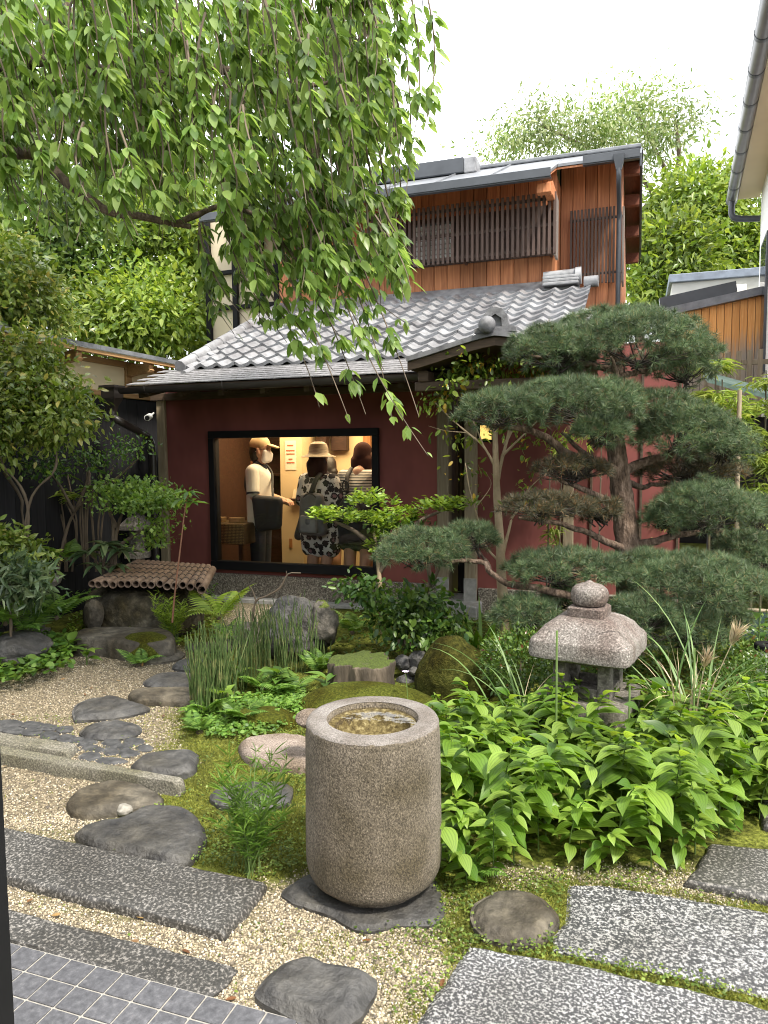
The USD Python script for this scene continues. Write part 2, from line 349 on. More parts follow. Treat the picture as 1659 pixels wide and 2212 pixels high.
def wood(name, c0, c1, stretch=(14, 14, .9), rough=.65, var=.35, bump=.2, spec=.3, grey=None):
    """planks: grain stretched along one axis, tone differs from piece to piece; grey = (colour, z0, z1) weathers the lower part"""
    VARIED.add('/World/Looks/' + name)
    n = {'g': ('geometry', {}), 'oi': ('attribute', {'attribute': 'rnd'}), 'mp': ('mapping', {'scale': stretch}), 'ad': ('vector_math', {'math_type': 'multiply_add', 'vector2': (31., 17., 23.)}), 'cx': ('combine_xyz', {}),
         'n': ('noise_texture', {'scale': 3.0, 'detail': 6.0, 'roughness': .6, 'distortion': 1.2}), 'r': ('rgb_ramp', {'ramp': [(.3, c0), (.52, tuple((a + b) / 2 for a, b in zip(c0, c1))), (.7, c1)]}),
         'hv': ('hsv', {}), 'mr': ('map_range', {'to_min': 1 - var, 'to_max': 1 + var}), 'b': ('bump', {'strength': bump, 'distance': .004}), 'p': ('principled_bsdf', {'roughness': rough, 'specular_ior_level': spec})}
    l = [('oi.fac', 'cx.x'), ('oi.fac', 'cx.y'), ('oi.fac', 'cx.z'), ('cx.vector', 'ad.vector1'), ('g.position', 'mp.vector'), ('mp.vector', 'ad.vector3'), ('ad.vector', 'n.vector'), ('n.fac', 'r.fac'), ('oi.fac', 'mr.value'), ('mr.result', 'hv.value'), ('r.color', 'hv.color'), ('n.fac', 'b.height'), ('b.normal', 'p.normal')]
    out = 'hv.color'
    if grey:
        n |= {'sx': ('separate_xyz', {}), 'n2': ('noise_texture', {'scale': 1.5, 'detail': 4.0}), 'ma': ('math', {'math_type': 'multiply_add', 'value2': 1.1}), 'm2': ('map_range', {'from_min': grey[1], 'from_max': grey[2], 'clamp': True}), 'mx': ('mix_color', {'a': grey[0]})}
        l += [('g.position', 'sx.vector'), ('ad.vector', 'n2.vector'), ('n2.fac', 'ma.value1'), ('sx.z', 'ma.value3'), ('ma.value', 'm2.value'), ('m2.result', 'mx.fac'), (out, 'mx.b')]; out = 'mx.result'
    return mat(name, n, l + [(out, 'p.base_color')], 'p.BSDF')


K_LEAF = 0.8
def leafm(name, dark, mid, light, trans=.32, rough=.42, odd=None, clump=1.6, tint=1.0, veins=False):
    """leaf blades: tone by blade and by clump, light shines through; odd = (colour, share) for yellowed ones"""
    VARIED.add('/World/Looks/' + name); dark, mid, light = ([x * K_LEAF for x in c] for c in (dark, mid, light))
    ramp = [(0, dark), (.45, mid), (.85, light)] + ([(1 - odd[1], light), (1 - odd[1] + .01, odd[0]), (1, odd[0])] if odd else [(1, light)])
    n = {'ri': ('attribute', {'attribute': 'rnd'}), 'g': ('geometry', {}), 'n': ('noise_texture', {'scale': clump, 'detail': 2.0}), 'r': ('rgb_ramp', {'ramp': ramp}), 'mr': ('map_range', {'from_min': .3, 'from_max': .7, 'to_min': .62, 'to_max': 1.35, 'clamp': True}),
         'hv': ('hsv', {}), 'p': ('principled_bsdf', {'roughness': rough, 'specular_ior_level': .45}), 'h2': ('hsv', {'hue': .485, 'saturation': 1.1, 'value': 1.7 * tint}), 't': ('translucent_bsdf', {}), 'm': ('mix_closure', {'fac': trans})}
    l = [('ri.fac', 'r.fac'), ('g.position', 'n.vector'), ('n.fac', 'mr.value'), ('mr.result', 'hv.value'), ('r.color', 'hv.color'), ('hv.color', 'p.base_color'), ('hv.color', 'h2.color'), ('h2.color', 't.color'), ('p.BSDF', 'm.closure1'), ('t.BSDF', 'm.closure2')]
    if veins:
        n |= {'va': ('attribute', {'attribute': 'across'}), 'vb': ('math', {'math_type': 'absolute'}), 'vm': ('math', {'math_type': 'multiply', 'value2': 3.0}), 'vf': ('math', {'math_type': 'fraction'}), 'vr': ('rgb_ramp', {'ramp': [(0, (.62,) * 3), (.12, (.8,) * 3), (.4, (1,) * 3), (.85, (1.0,) * 3), (1, (.7,) * 3)]}), 'vx': ('mix_color', {'blend_type': 'multiply', 'fac': 1.0})}
        l = [x for x in l if x[0] != 'hv.color'] + [('va.fac', 'vb.value1'), ('vb.value', 'vm.value1'), ('vm.value', 'vf.value1'), ('vf.value', 'vr.fac'), ('hv.color', 'vx.a'), ('vr.color', 'vx.b'), ('vx.result', 'p.base_color'), ('vx.result', 'h2.color')]
    return mat(name, n, l, 'm.closure')
import shapely
# ---- palette
G_GRAN = stone('pink_granite', [(.3, (.055, .045, .04)), (.48, (.2, .16, .135)), (.6, (.33, .275, .235)), (.75, (.55, .48, .42))], 170, .8, .5, 190, 4, big=(.5, .46, .38), bscale=6, dist=.005)
G_BASIN = stone('basin_granite', [(.3, (.034, .027, .02)), (.46, (.118, .099, .076)), (.58, (.2, .168, .128)), (.76, (.36, .31, .25))], 200, .85, .8, 230, 4, big=(.5, .48, .38), bscale=4.5, dist=.006, stretch=(1, 1, .7))
G_RIM = stone('basin_rim', [(.28, (.06, .053, .048)), (.46, (.16, .146, .133)), (.6, (.25, .23, .212)), (.78, (.42, .39, .36))], 230, .75, .5, 260, 4, big=(.6, .56, .52), bscale=7, dist=.003)
G_SPECK = stone('speckled_slab', [(.4, (.03, .031, .034)), (.505, (.055, .055, .058)), (.545, (.27, .27, .27)), (.7, (.47, .47, .47))], 115, .5, .3, 120, 5, big=(.62, .6, .55), bscale=2.2, dist=.003, spec=.5)
G_DSLAB = stone('dark_slab', [(.42, (.035, .034, .031)), (.53, (.065, .062, .057)), (.59, (.2, .19, .175)), (.75, (.34, .32, .3))], 105, .5, .3, 130, 5, big=(.55, .53, .5), dist=.004, spec=.5)
G_KERB = stone('kerb_stone_face', [(.35, (.07, .065, .055)), (.52, (.16, .15, .125)), (.62, (.3, .28, .24))], 130, .8, .5, 130, 5, big=(.6, .6, .45), dist=.005, moss=(.07, .1, .015), mossamt=.25)
G_DARK = stone('slate_rock', [(.3, (.02, .02, .021)), (.5, (.058, .057, .056)), (.62, (.09, .088, .084)), (.75, (.17, .165, .155))], 11, .62, .75, 22, 9, big=(.6, .56, .48), dist=.025, spec=.45)
G_BROWN = stone('brown_rock', [(.3, (.03, .026, .02)), (.5, (.085, .076, .06)), (.7, (.18, .16, .125))], 13, .75, .7, 26, 9, big=(.55, .5, .4), dist=.02, moss=(.06, .085, .012), mossamt=.3)
G_MOSSY = stone('mossy_rock', [(.3, (.04, .036, .03)), (.5, (.1, .09, .075)), (.7, (.19, .17, .14))], 17, .8, .8, 26, 9, dist=.02, moss=(.075, .095, .014), mossamt=1.15)
G_MOSS = stone('moss_cushion', [(.3, (.028, .034, .006)), (.5, (.075, .088, .012)), (.7, (.15, .165, .026))], 75, .95, 1.0, 130, 6, big=(.6, .5, .35), bscale=5, dist=.02, spec=.1)
G_COB = stone('cobble_face', [(.3, (.025, .026, .027)), (.55, (.06, .06, .061)), (.75, (.12, .12, .115))], 24, .6, .5, 40, 6, dist=.01)
M_TILE = stone('floor_tile_face', [(.3, (.055, .056, .062)), (.55, (.095, .096, .105)), (.75, (.16, .16, .17))], 55, .55, .25, 60, 6, big=(.75, .75, .75), dist=.003)
M_GROUT = stone('grout', [(.3, (.2, .19, .17)), (.7, (.36, .34, .3))], 60, .9, .4, 80)
M_FRAME = plain('black_frame', (.006, .006, .007), .7, spec=.2, var=.2)

# ---------------------------------------------------------------- ground
def pxpoly(pts, z=0): return shapely.Polygon([az(u, v, z)[:2] for u, v in pts])
GRAVEL = shapely.union_all([pxpoly(p).buffer(0) for p in (
    [(-200, 1500), (0, 1480), (140, 1440), (205, 1395), (300, 1385), (400, 1400), (430, 1440), (400, 1500), (350, 1550), (380, 1640), (370, 1690), (250, 1730), (180, 1800), (-200, 1800)],
    [(-300, 1860), (480, 1990), (560, 1900), (700, 1870), (940, 1960), (900, 2040), (1010, 2060), (900, 2300), (500, 2290), (300, 2180), (-300, 2080)],
    [(470, 1360), (510, 1300), (600, 1300), (720, 1315), (720, 1345), (560, 1400)],
    [(1130, 1900), (1200, 1870), (1500, 1880), (1660, 1960), (1400, 1930), (1230, 1905)])])
EDGE = [(GRAVEL, 1.0)]
MOSSLESS = shapely.union_all([pxpoly([(-300, 1350), (150, 1350), (160, 1440), (-300, 1540)])])


def gravel_share(xy):
    d = shapely.distance(GRAVEL.boundary, shapely.points(xy)); d = np.where(shapely.contains_xy(GRAVEL, xy[:, 0], xy[:, 1]), d, -d)
    return np.clip(.5 + d / .16 + 1.7 * (meshkit.fbm(np.column_stack([xy * 4.5, xy[:, 0] * 0]), 4, 3) - .5), 0, 1)


def gz(xy):
    xy = np.atleast_2d(xy); return .02 * (meshkit.fbm(np.column_stack([xy * 1.6, xy[:, 0] * 0]), 3, 5) - .5)


gx = np.concatenate([np.linspace(-60, -6, 24), np.arange(-5.9, 2.5, .045), np.linspace(2.6, 60, 24)])
gy = np.concatenate([np.linspace(-40, .5, 20), np.arange(.55, 7.2, .045), np.linspace(7.3, 90, 30)])
X, Y = np.meshgrid(gx, gy); xy = np.column_stack([X.ravel(), Y.ravel()]); sh = gravel_share(xy)
nx = len(gx); i, j = np.meshgrid(np.arange(len(gy) - 1), np.arange(nx - 1), indexing='ij')
gf = np.stack([i * nx + j, i * nx + j + 1, (i + 1) * nx + j + 1, (i + 1) * nx + j], -1).reshape(-1, 4)
gm = mat('ground_look', {'g': ('geometry', {}), 'at': ('attribute', {'attribute': 'gravel'}), 'n': ('noise_texture', {'scale': 60.0, 'detail': 6.0}), 'n2': ('noise_texture', {'scale': 9.0, 'detail': 5.0}),
    'r': ('rgb_ramp', {'ramp': [(.3, (.06, .05, .035)), (.5, (.15, .125, .085)), (.7, (.26, .22, .15))]}), 'r2': ('rgb_ramp', {'ramp': [(.3, (.045, .05, .012)), (.5, (.115, .13, .022)), (.7, (.19, .2, .04))]}), 'r3': ('rgb_ramp', {'ramp': [(.36, (.35,) * 3), (.6, (1,) * 3)]}),
    'mm': ('mix_color', {'blend_type': 'multiply', 'fac': 1.0}), 'm': ('mix_color', {}), 'b': ('bump', {'strength': .8, 'distance': .02}), 'p': ('principled_bsdf', {'roughness': .95, 'specular_ior_level': .1})},
    [('g.position', 'n.vector'), ('g.position', 'n2.vector'), ('n.fac', 'r.fac'), ('n.fac', 'r2.fac'), ('n2.fac', 'r3.fac'), ('r2.color', 'mm.a'), ('r3.color', 'mm.b'), ('at.fac', 'm.fac'), ('mm.result', 'm.a'), ('r.color', 'm.b'), ('m.result', 'p.base_color'), ('n.fac', 'b.height'), ('b.normal', 'p.normal')], 'p.BSDF')
obj('ground', (np.column_stack([xy, gz(xy)]), np.vstack([gf[:, [0, 1, 2]], gf[:, [0, 2, 3]]])), gm, smooth=True, kind='structure')
UsdGeom.PrimvarsAPI(stage.GetPrimAtPath('/World/ground')).CreatePrimvar('gravel', Sdf.ValueTypeNames.FloatArray, 'vertex').Set(Vt.FloatArray.FromNumpy(sh.astype(np.float32)))

PAVED = []      # world outlines of stones and slabs: no pebbles or moss on them
def at_px(pts, z): return [az(u, v, z) for u, v in pts]


def stepping(name, pts, h, mt, label, group=None, cat='stepping stone', round_=True, bevel=.02, seed=None, amp=.006, dome=0.0, edge=.006, thick=None, n=64):
    seed = len(PAVED) if seed is None else seed
    o = at_px(pts, h); PAVED.append(shapely.Polygon([q[:2] for q in o]).buffer(.004))
    t = thick or h
    return obj(name, flagstone(o, h, t, bevel, seed, n, amp, round_, edge, dome), mt, smooth=35, label=label, cat=cat, group=group)


# slabs in front
S = dict(round_=False, cat='stone slab', n=200, amp=.003, edge=.007, bevel=.008)
stepping('stone_slab', [(-60, 1773), (570, 1905), (480, 2012), (-60, 1872)], .03, G_DSLAB, 'long dark speckled slab with a thick worn front edge, beside the basin stone', **S)
stepping('stone_slab', [(-60, 1945), (508, 2089), (447, 2152), (-60, 2006)], .016, G_DSLAB, 'narrow grey-green slab between the long dark slab and the tiled floor', **S)
stepping('stone_slab', [(1236, 1912), (1290, 1911), (1450, 1937), (1659, 1972), (1900, 2010), (1900, 2198), (1659, 2148), (1450, 2097), (1201, 2050), (1204, 2022), (1230, 1990)], .014, G_SPECK, 'white-flecked granite slab with a notched left end, beside the round grey stone', **S)
stepping('stone_slab', [(1023, 2046), (1240, 2081), (1500, 2141), (1900, 2235), (1900, 2420), (840, 2420), (890, 2230)], .018, G_SPECK, 'white-flecked granite slab running out of the bottom right corner', **S)
stepping('stone_slab', [(1540, 1822), (1659, 1832), (1850, 1850), (1850, 1990), (1659, 1934), (1484, 1900)], .03, G_DSLAB, 'dark speckled slab at the foot of the big-leaved plants', **S)
stepping('stone_slab', [(1642, 1722), (1760, 1735), (1760, 1800), (1652, 1778)], .03, G_DSLAB, 'small pale slab at the right edge beyond the big-leaved plants', **S)
K = dict(round_=False, cat='kerb stone', n=120, amp=.003, edge=.006, bevel=.012)
stepping('kerb_stone', [(-60, 1570), (0, 1581), (163, 1606), (143, 1625), (0, 1601), (-60, 1590)], .05, G_KERB, 'shorter of two long mossy kerb stones, next to the cobbles', **K)
stepping('kerb_stone', [(-60, 1599), (0, 1610), (395, 1680), (380, 1690), (0, 1627), (-60, 1616)], .06, G_KERB, 'longer of two mossy kerb stones, ending near the flat dark stone', **K)
# stepping stones
stepping('stepping_stone', [(167, 1795), (197, 1776), (267, 1760), (323, 1737), (393, 1740), (430, 1772), (440, 1806), (404, 1850), (363, 1852), (300, 1836), (213, 1820)], .038, G_DARK, 'largest dark slate stepping stone, behind the long dark slab', bevel=.016, amp=.014, dome=.006)
stepping('stepping_stone', [(150, 1722), (180, 1697), (247, 1683), (300, 1692), (345, 1712), (335, 1727), (275, 1737), (200, 1748), (160, 1745)], .04, G_BROWN, 'grey stepping stone with a moss patch and a white pebble against it', bevel=.016, amp=.012)
stepping('stepping_stone', [(287, 1650), (320, 1624), (407, 1615), (423, 1632), (400, 1658), (330, 1662)], .05, G_DARK, 'flat dark stepping stone at the end of the kerb and cobbles', bevel=.02)
stepping('stepping_stone', [(162, 1532), (175, 1512), (240, 1502), (290, 1514), (318, 1527), (250, 1543), (165, 1548)], .032, G_DARK, 'wide grey stepping stone with a cracked pale corner, alone in the gravel', bevel=.025, amp=.016)
stepping('stepping_stone', [(178, 1575), (200, 1560), (255, 1553), (300, 1565), (290, 1582), (240, 1590), (185, 1586)], .03, G_DARK, 'rough dark stepping stone right above the cobbles', bevel=.025, amp=.018)
stepping('stepping_stone', [(313, 1468), (340, 1453), (405, 1450), (440, 1462), (400, 1478), (330, 1476)], .035, G_DARK, 'smooth dark oval stepping stone left of the horsetails', bevel=.03)
stepping('stepping_stone', [(280, 1493), (310, 1485), (405, 1481), (440, 1495), (400, 1507), (300, 1505)], .05, G_BROWN, 'long flat stepping stone touching the foot of the horsetails', bevel=.02)
stepping('stepping_stone', [(294, 1416), (310, 1404), (380, 1401), (396, 1408), (370, 1420), (310, 1425)], .04, G_BROWN, 'flat brown stepping stone at the top of the gravel path', bevel=.025)
stepping('stepping_stone', [(375, 1434), (400, 1421), (450, 1420), (450, 1438), (400, 1440)], .04, G_DARK, 'small dark stepping stone half hidden by the horsetails')
stepping('stepping_stone', [(466, 1364), (500, 1346), (560, 1343), (560, 1368), (520, 1383), (480, 1378)], .05, G_DARK, 'round dark stepping stone beneath the bare twig', bevel=.025)
stepping('stepping_stone', [(402, 1392), (430, 1386), (480, 1385), (500, 1395), (440, 1402)], .04, G_DARK, 'thin dark stepping stone behind the horsetails')
stepping('stepping_stone', [(520, 1600), (560, 1585), (620, 1582), (665, 1592), (665, 1640), (600, 1645), (540, 1630)], .05, G_GRAN, 'pinkish granite stepping stone left of the basin rim', bevel=.02, amp=.01)
stepping('stepping_stone', [(455, 1710), (500, 1690), (570, 1684), (622, 1692), (615, 1722), (560, 1735), (480, 1728)], .035, G_DARK, 'bluish slate stepping stone in the moss left of the basin', bevel=.015)
stepping('stepping_stone', [(617, 1925), (640, 1905), (700, 1880), (900, 1880), (945, 1930), (935, 1985), (850, 1990), (780, 2000), (710, 1965), (640, 1945)], .02, G_DARK, 'dark flat stone under the round basin', bevel=.012, seed=31)
stepping('stepping_stone', [(1020, 1965), (1040, 1935), (1090, 1915), (1150, 1920), (1192, 1955), (1196, 1985), (1160, 2015), (1100, 2022), (1045, 2005)], .04, G_BROWN, 'smooth round grey-brown stone beside the big granite slabs', bevel=.03, amp=.004)
stepping('stepping_stone', [(560, 2132), (600, 2085), (655, 2060), (680, 2063), (700, 2072), (760, 2080), (806, 2108), (790, 2150), (745, 2190), (690, 2196), (620, 2165)], .045, G_DARK, 'angular slate stone in the gravel in front of the basin', bevel=.025, amp=.012)
stepping('step_slab', [(158, 1375), (180, 1356), (260, 1352), (360, 1358), (370, 1385), (280, 1388), (230, 1378)], .14, G_BROWN, 'thick flat block in front of the old stone trough', cat='stone block', bevel=.03)
obj('white_pebble', boulder(az(264, 1762) + A(0, .01, .02), (.036, .03, .024), 5, 3), stone('pale_pebble', [(.3, (.16, .15, .125)), (.7, (.34, .32, .28))], 40, .8, .3, 60), smooth=True, label='rounded white pebble against the mossy stepping stone', cat='pebble')

# cobbles
cb = thing('cobble_paving', 'patch of small dark cobbles set in moss beside the kerb stones', 'cobble paving', az(170, 1600))
for k, (u, v, a, b) in enumerate([(20, 1560, 26, 6), (70, 1563, 22, 6), (105, 1568, 17, 6), (30, 1575, 24, 6), (70, 1578, 20, 6), (108, 1585, 17, 7), (145, 1592, 18, 7), (140, 1572, 14, 5), (170, 1596, 13, 5), (192, 1600, 15, 6), (155, 1618, 17, 8), (195, 1613, 18, 7),
        (180, 1606, 10, 4), (242, 1602, 18, 11), (215, 1617, 10, 5), (292, 1599, 20, 7), (268, 1611, 17, 6), (312, 1612, 14, 6), (196, 1631, 22, 8), (240, 1620, 17, 7), (276, 1624, 20, 7), (240, 1641, 32, 6), (-20, 1556, 20, 6), (-15, 1572, 20, 6)]):
    a0 = np.linspace(0, 6.28, 9)[:-1]; pts = [(u + a * math.cos(q) * rng.uniform(.88, 1.1), v + b * math.sin(q) * rng.uniform(.88, 1.1)) for q in a0]
    o = at_px(pts, .014); PAVED.append(shapely.Polygon([q[:2] for q in o])); obj('cobble', flagstone(o, .014, .014, .006, k, 20, .003), G_COB, cb, smooth=40)

# tiled floor of the porch
fl = thing('porch_floor', None, None, az(150, 2150), kind='structure')
obj('grout_bed', cbox((-2.6, .35, -.08), (-.35, 1.585, .017), .003), M_GROUT, fl)
PAVED.append(shapely.box(-2.6, .3, -.35, 1.585))
for a in range(-9, 13):
    for b in range(0, 9):
        x0, y0 = -1.594 + .0895 * a, 1.58 - .0825 * (b + 1)
        if not (-2.5 < x0 < -.45): continue
        q = pr_ok = (np.array([x0 + .045, y0 + .04, 0.02]) - EYE); t = q @ _f
        if t < .3 or abs(q @ _R / t) > .62 or -(q @ _U) / t > .82: continue
        d = rng.uniform(-.0008, .0008, 2); obj('tile', cbox((x0 + .003, y0 + .003, .0), (x0 + .0868, y0 + .0797, .0215 + d[0]), .002), M_TILE, fl)
# jamb of the sliding door the view is taken through
dj = thing('door_jamb', 'black door jamb standing on the tiled floor at the very left edge', 'door jamb', ad(-30, 2100, .95) * A(1, 1, 0))
c0 = ad(-30, 1700, 1.0)
obj('post', cbox((c0[0] - .07, c0[1] - .03, .02), (c0[0], c0[1] + .03, 1.95), .004), M_FRAME, dj)
obj('track', cbox((c0[0] - .09, c0[1] - .045, .017), (c0[0] - .002, c0[1] + .045, .028), .003), M_FRAME, dj)

# ---------------------------------------------------------------- gravel, moss, ground cover
paved = shapely.union_all(PAVED); shapely.prepare(paved); shapely.prepare(GRAVEL)
def scatter(n, lo, hi, power, want):
    """points on the visible ground, denser near the viewer; want(xy) = probability"""
    r = lo * (hi / lo) ** (rng.random(n) ** power); th = rng.uniform(-.60, .60, n); xy = np.column_stack([r * np.sin(th), r * np.cos(th)])
    xy = xy @ np.array([[_r0[0], _r0[1]], [-math.sin(YAW), math.cos(YAW)]])
    return xy[(rng.random(n) < want(xy)) & ~shapely.contains_xy(paved, xy[:, 0], xy[:, 1])]


pv = np.array(trimesh.creation.icosphere(1, 1.0).vertices); pf = np.array(trimesh.creation.icosphere(1).faces)
iv, if_ = np.array(trimesh.creation.icosahedron().vertices), np.array(trimesh.creation.icosahedron().faces)
ov = np.array([(1, 0, 0), (-1, 0, 0), (0, 1, 0), (0, -1, 0), (0, 0, 1), (0, 0, -1)], float); of_ = np.array([(0, 2, 4), (2, 1, 4), (1, 3, 4), (3, 0, 4), (2, 0, 5), (1, 2, 5), (3, 1, 5), (0, 3, 5)])
def pebbles(xy, v, f, s0, s1):
    n = len(xy); s = rng.uniform(s0, s1, n) * np.where(rng.random(n) < .03, 1.7, 1); q = unit(rng.normal(size=(n, 4))); w, x, y, z = q.T
    Rm = np.stack([1 - 2 * (y * y + z * z), 2 * (x * y - z * w), 2 * (x * z + y * w), 2 * (x * y + z * w), 1 - 2 * (x * x + z * z), 2 * (y * z - x * w), 2 * (x * z - y * w), 2 * (y * z + x * w), 1 - 2 * (x * x + y * y)], -1).reshape(n, 3, 3)
    jit = 1 + rng.uniform(-.16, .16, (n, len(v), 1)); sc = rng.uniform(.6, 1.15, (n, 1, 3))
    V = np.einsum('nij,nkj->nki', Rm, v[None] * jit * sc) * s[:, None, None]; V[:, :, 2] *= .75
    return (V + np.column_stack([xy, gz(xy) + s * .35])[:, None]).reshape(-1, 3), (f[None] + np.arange(n)[:, None, None] * len(v)).reshape(-1, 3)
near = scatter(150000, 1.35, 3.2, .9, gravel_share); far = scatter(125000, 2.9, 7.0, .85, gravel_share)
VARIED.add('/World/Looks/pebble')
M_PEB = mat('pebble', {'g': ('attribute', {'attribute': 'rnd'}), 'r': ('rgb_ramp', {'ramp': [(0, (.1, .09, .075)), (.15, (.15, .125, .092)), (.35, (.25, .21, .143)), (.6, (.335, .285, .195)), (.85, (.42, .36, .255)), (1, (.54, .5, .42))]}), 'p': ('principled_bsdf', {'roughness': .8, 'specular_ior_level': .25})},
            [('g.fac', 'r.fac'), ('r.color', 'p.base_color')], 'p.BSDF')
obj('gravel', join([pebbles(near, iv, if_, .0026, .0046), pebbles(far, ov, of_, .0036, .0062)]), M_PEB, smooth=True, label='pale yellowish garden gravel between the stepping stones', cat='gravel', kind='stuff')
M_COVER = leafm('ground_cover_leaf', (.06, .11, .015), (.12, .19, .025), (.22, .29, .05), .3, .5, clump=7)
M_MOSSB = leafm('moss_blade', (.08, .095, .014), (.17, .195, .028), (.3, .31, .06), .3, .8, clump=6)
MOSSZ = shapely.union_all([pxpoly(p).buffer(0) for p in ([(400, 1560), (660, 1440), (960, 1500), (960, 1900), (650, 1890), (560, 1900), (330, 1850), (300, 1720), (420, 1690), (430, 1600)], [(920, 1900), (1200, 1890), (1659, 1880), (2000, 2300), (860, 2300), (880, 2000)],
    [(-100, 1545), (350, 1545), (380, 1640), (100, 1640), (-100, 1610)], [(300, 1500), (440, 1500), (440, 1700), (340, 1690), (350, 1560)], [(500, 2010), (900, 2010), (900, 2290), (800, 2100), (600, 2050)], [(-100, 2030), (0, 2030), (470, 2160), (470, 2200), (-100, 2080)], [(330, 1380), (560, 1380), (560, 1480), (380, 1500)])])
shapely.prepare(MOSSZ)
def moss_want(xy):
    z = shapely.contains_xy(MOSSZ, xy[:, 0], xy[:, 1]); return z * np.clip(1.15 - gravel_share(xy), 0, 1) + .012 * (~z)
mp = scatter(190000, 1.3, 4.8, .8, moss_want); n = len(mp)
clv = meshkit.fbm(np.column_stack([mp * 3.1, mp[:, 0] * 0 + 9]), 3)
big = rng.random(n) < np.where(clv > .5, .45, .08); P = np.column_stack([mp, gz(mp)])
N0 = unit(rng.normal(size=(n, 3)) * .35 + A(0, 0, 1)); Dz = rdir(n, .3)
b = P[big] + rng.uniform(.006, .035, (big.sum(), 1)) * A(0, 0, 1)
obj('ground_cover', leaves(b, Dz[big] * A(1, 1, .25), N0[big], rng.uniform(.006, .015, big.sum()), rng.uniform(.006, .013, big.sum()), T_DIA), M_COVER, label='tiny bright green creeping leaves between stones and basin', cat='ground cover', kind='stuff')
m_ = ~big; q = m_.sum()
obj('moss', leaves(np.repeat(P[m_], 4, 0) + rng.normal(size=(q * 4, 3)) * A(.006, .006, 0), rdir(q * 4, .9), rdir(q * 4), rng.uniform(.007, .016, q * 4), rng.uniform(.002, .005, q * 4), T_NEEDLE), M_MOSSB, label='low yellow-green moss carpeting the ground around the stones', cat='moss', kind='stuff')
lit = scatter(1500, 1.5, 6, .8, gravel_share)[:40]
M_LIT = leafm('fallen_leaf', (.1, .035, .015), (.2, .09, .035), (.34, .22, .08), .15)
obj('fallen_leaves', leaves(np.column_stack([lit, gz(lit) + .012]), rdir(len(lit)) * A(1, 1, .1), rdir(len(lit), 3), .03, .014, T_OVAL), M_LIT, label='small brown fallen leaves scattered over the gravel', cat='leaf litter', kind='stuff')

# ---------------------------------------------------------------- round stone basin
top = ad(805, 1550, 2.43); bc = A(top[0], top[1], .02); R_ = .224; HT = top[2] - .02
bs = thing('stone_basin', 'tall round granite water basin with a shallow bowl of water', 'water basin', bc)
prof = [(0, 0), (.16, 0), (.168, .004), (.172, .026), (.2, .033), (.214, .045), (.2225, .064), (.227, .09), (.228, .13), (.2265, .25), (.2245, .38), (.2225, HT - .05), (.2215, HT - .035), (.219, HT - .028), (.2205, HT - .02), (.2195, HT - .008), (.214, HT - .001), (.205, HT), (.16, HT + .001), (.153, HT - .002), (.149, HT - .012), (.146, HT - .022), (.128, HT - .024), (.124, HT - .03), (.117, HT - .06), (.09, HT - .082), (0, HT - .088)]
v, f = revolve(prof, (0, 0, 0), 160, .012, 3); v = v + bc
obj('body', noise_disp((v, f), .0016, 45, 1), G_BASIN, bs, smooth=35)
obj('rim', revolve([(.2198, HT - .0085), (.2146, HT + .0008), (.205, HT + .002), (.16, HT + .003), (.1525, HT + .0005)], bc, 120, .012, 3), G_RIM, bs, smooth=True)
M_BOT = stone('basin_bottom', [(.3, (.04, .03, .014)), (.46, (.1, .08, .042)), (.58, (.2, .172, .1)), (.72, (.38, .35, .26))], 70, .8, .3, 90, 5, dist=.004)
obj('bowl', revolve([(.1455, HT - .021), (.128, HT - .0225), (.1245, HT - .029), (.1165, HT - .059), (.09, HT - .0805), (0.002, HT - .0865)], bc, 96), M_BOT, bs, smooth=True)
M_WATER = mat('water_look', {'fr': ('fresnel', {'IOR': 1.33}), 't': ('transparent_bsdf', {'color': (.93, .9, .78)}), 'n': ('noise_texture', {'scale': 20.0}), 'b': ('bump', {'strength': .04, 'distance': .01}), 'gl': ('glossy_bsdf', {'roughness': .01, 'color': (1, 1, 1)}), 'm': ('mix_closure', {})}, [('fr.fac', 'm.fac'), ('n.fac', 'b.height'), ('b.normal', 'gl.normal'), ('t.BSDF', 'm.closure1'), ('gl.BSDF', 'm.closure2')], 'm.closure')
a0 = np.linspace(0, 2 * np.pi, 64, endpoint=False); wv = np.vstack([[bc + A(0, 0, HT - .017)], bc + np.column_stack([.1475 * np.cos(a0), .1475 * np.sin(a0), 0 * a0 + HT - .017])])
obj('water', (wv, np.array([(0, 1 + k, 1 + (k + 1) % 64) for k in range(64)])), M_WATER, bs)
# ---------------------------------------------------------------- red-walled shop
M_RED = stone('red_plaster', [(.3, (.195, .062, .055)), (.7, (.25, .082, .07))], 5, .85, .25, 120, 5, big=(.68, .68, .7), bscale=1.3, stretch=(1, 1, .35), dist=.003, spec=.2)
M_POST = wood('grey_post', (.17, .13, .085), (.3, .25, .17), (20, 20, 1.2), .7, .15)
M_EAVE = wood('dark_eave_wood', (.05, .035, .025), (.11, .075, .05), (2, 20, 20), .7, .2)
M_BLACKM = plain('black_gutter', (.022, .018, .016), .38, var=.3, spec=.5)
M_DASH = stone('pebble_dash', [(.35, (.06, .05, .042)), (.52, (.17, .15, .12)), (.66, (.42, .38, .32))], 85, .85, .7, 95, 4, dist=.01)
M_CONC = stone('concrete', [(.3, (.2, .2, .19)), (.7, (.36, .35, .33))], 18, .85, .3, 60)
M_GLASS = mat('pane_look', {'fr': ('fresnel', {'IOR': 1.4}), 't': ('transparent_bsdf', {'color': (.93, .95, .94)}), 'gl': ('glossy_bsdf', {'roughness': .003}), 'm': ('mix_closure', {})}, [('fr.fac', 'm.fac'), ('t.BSDF', 'm.closure1'), ('gl.BSDF', 'm.closure2')], 'm.closure')
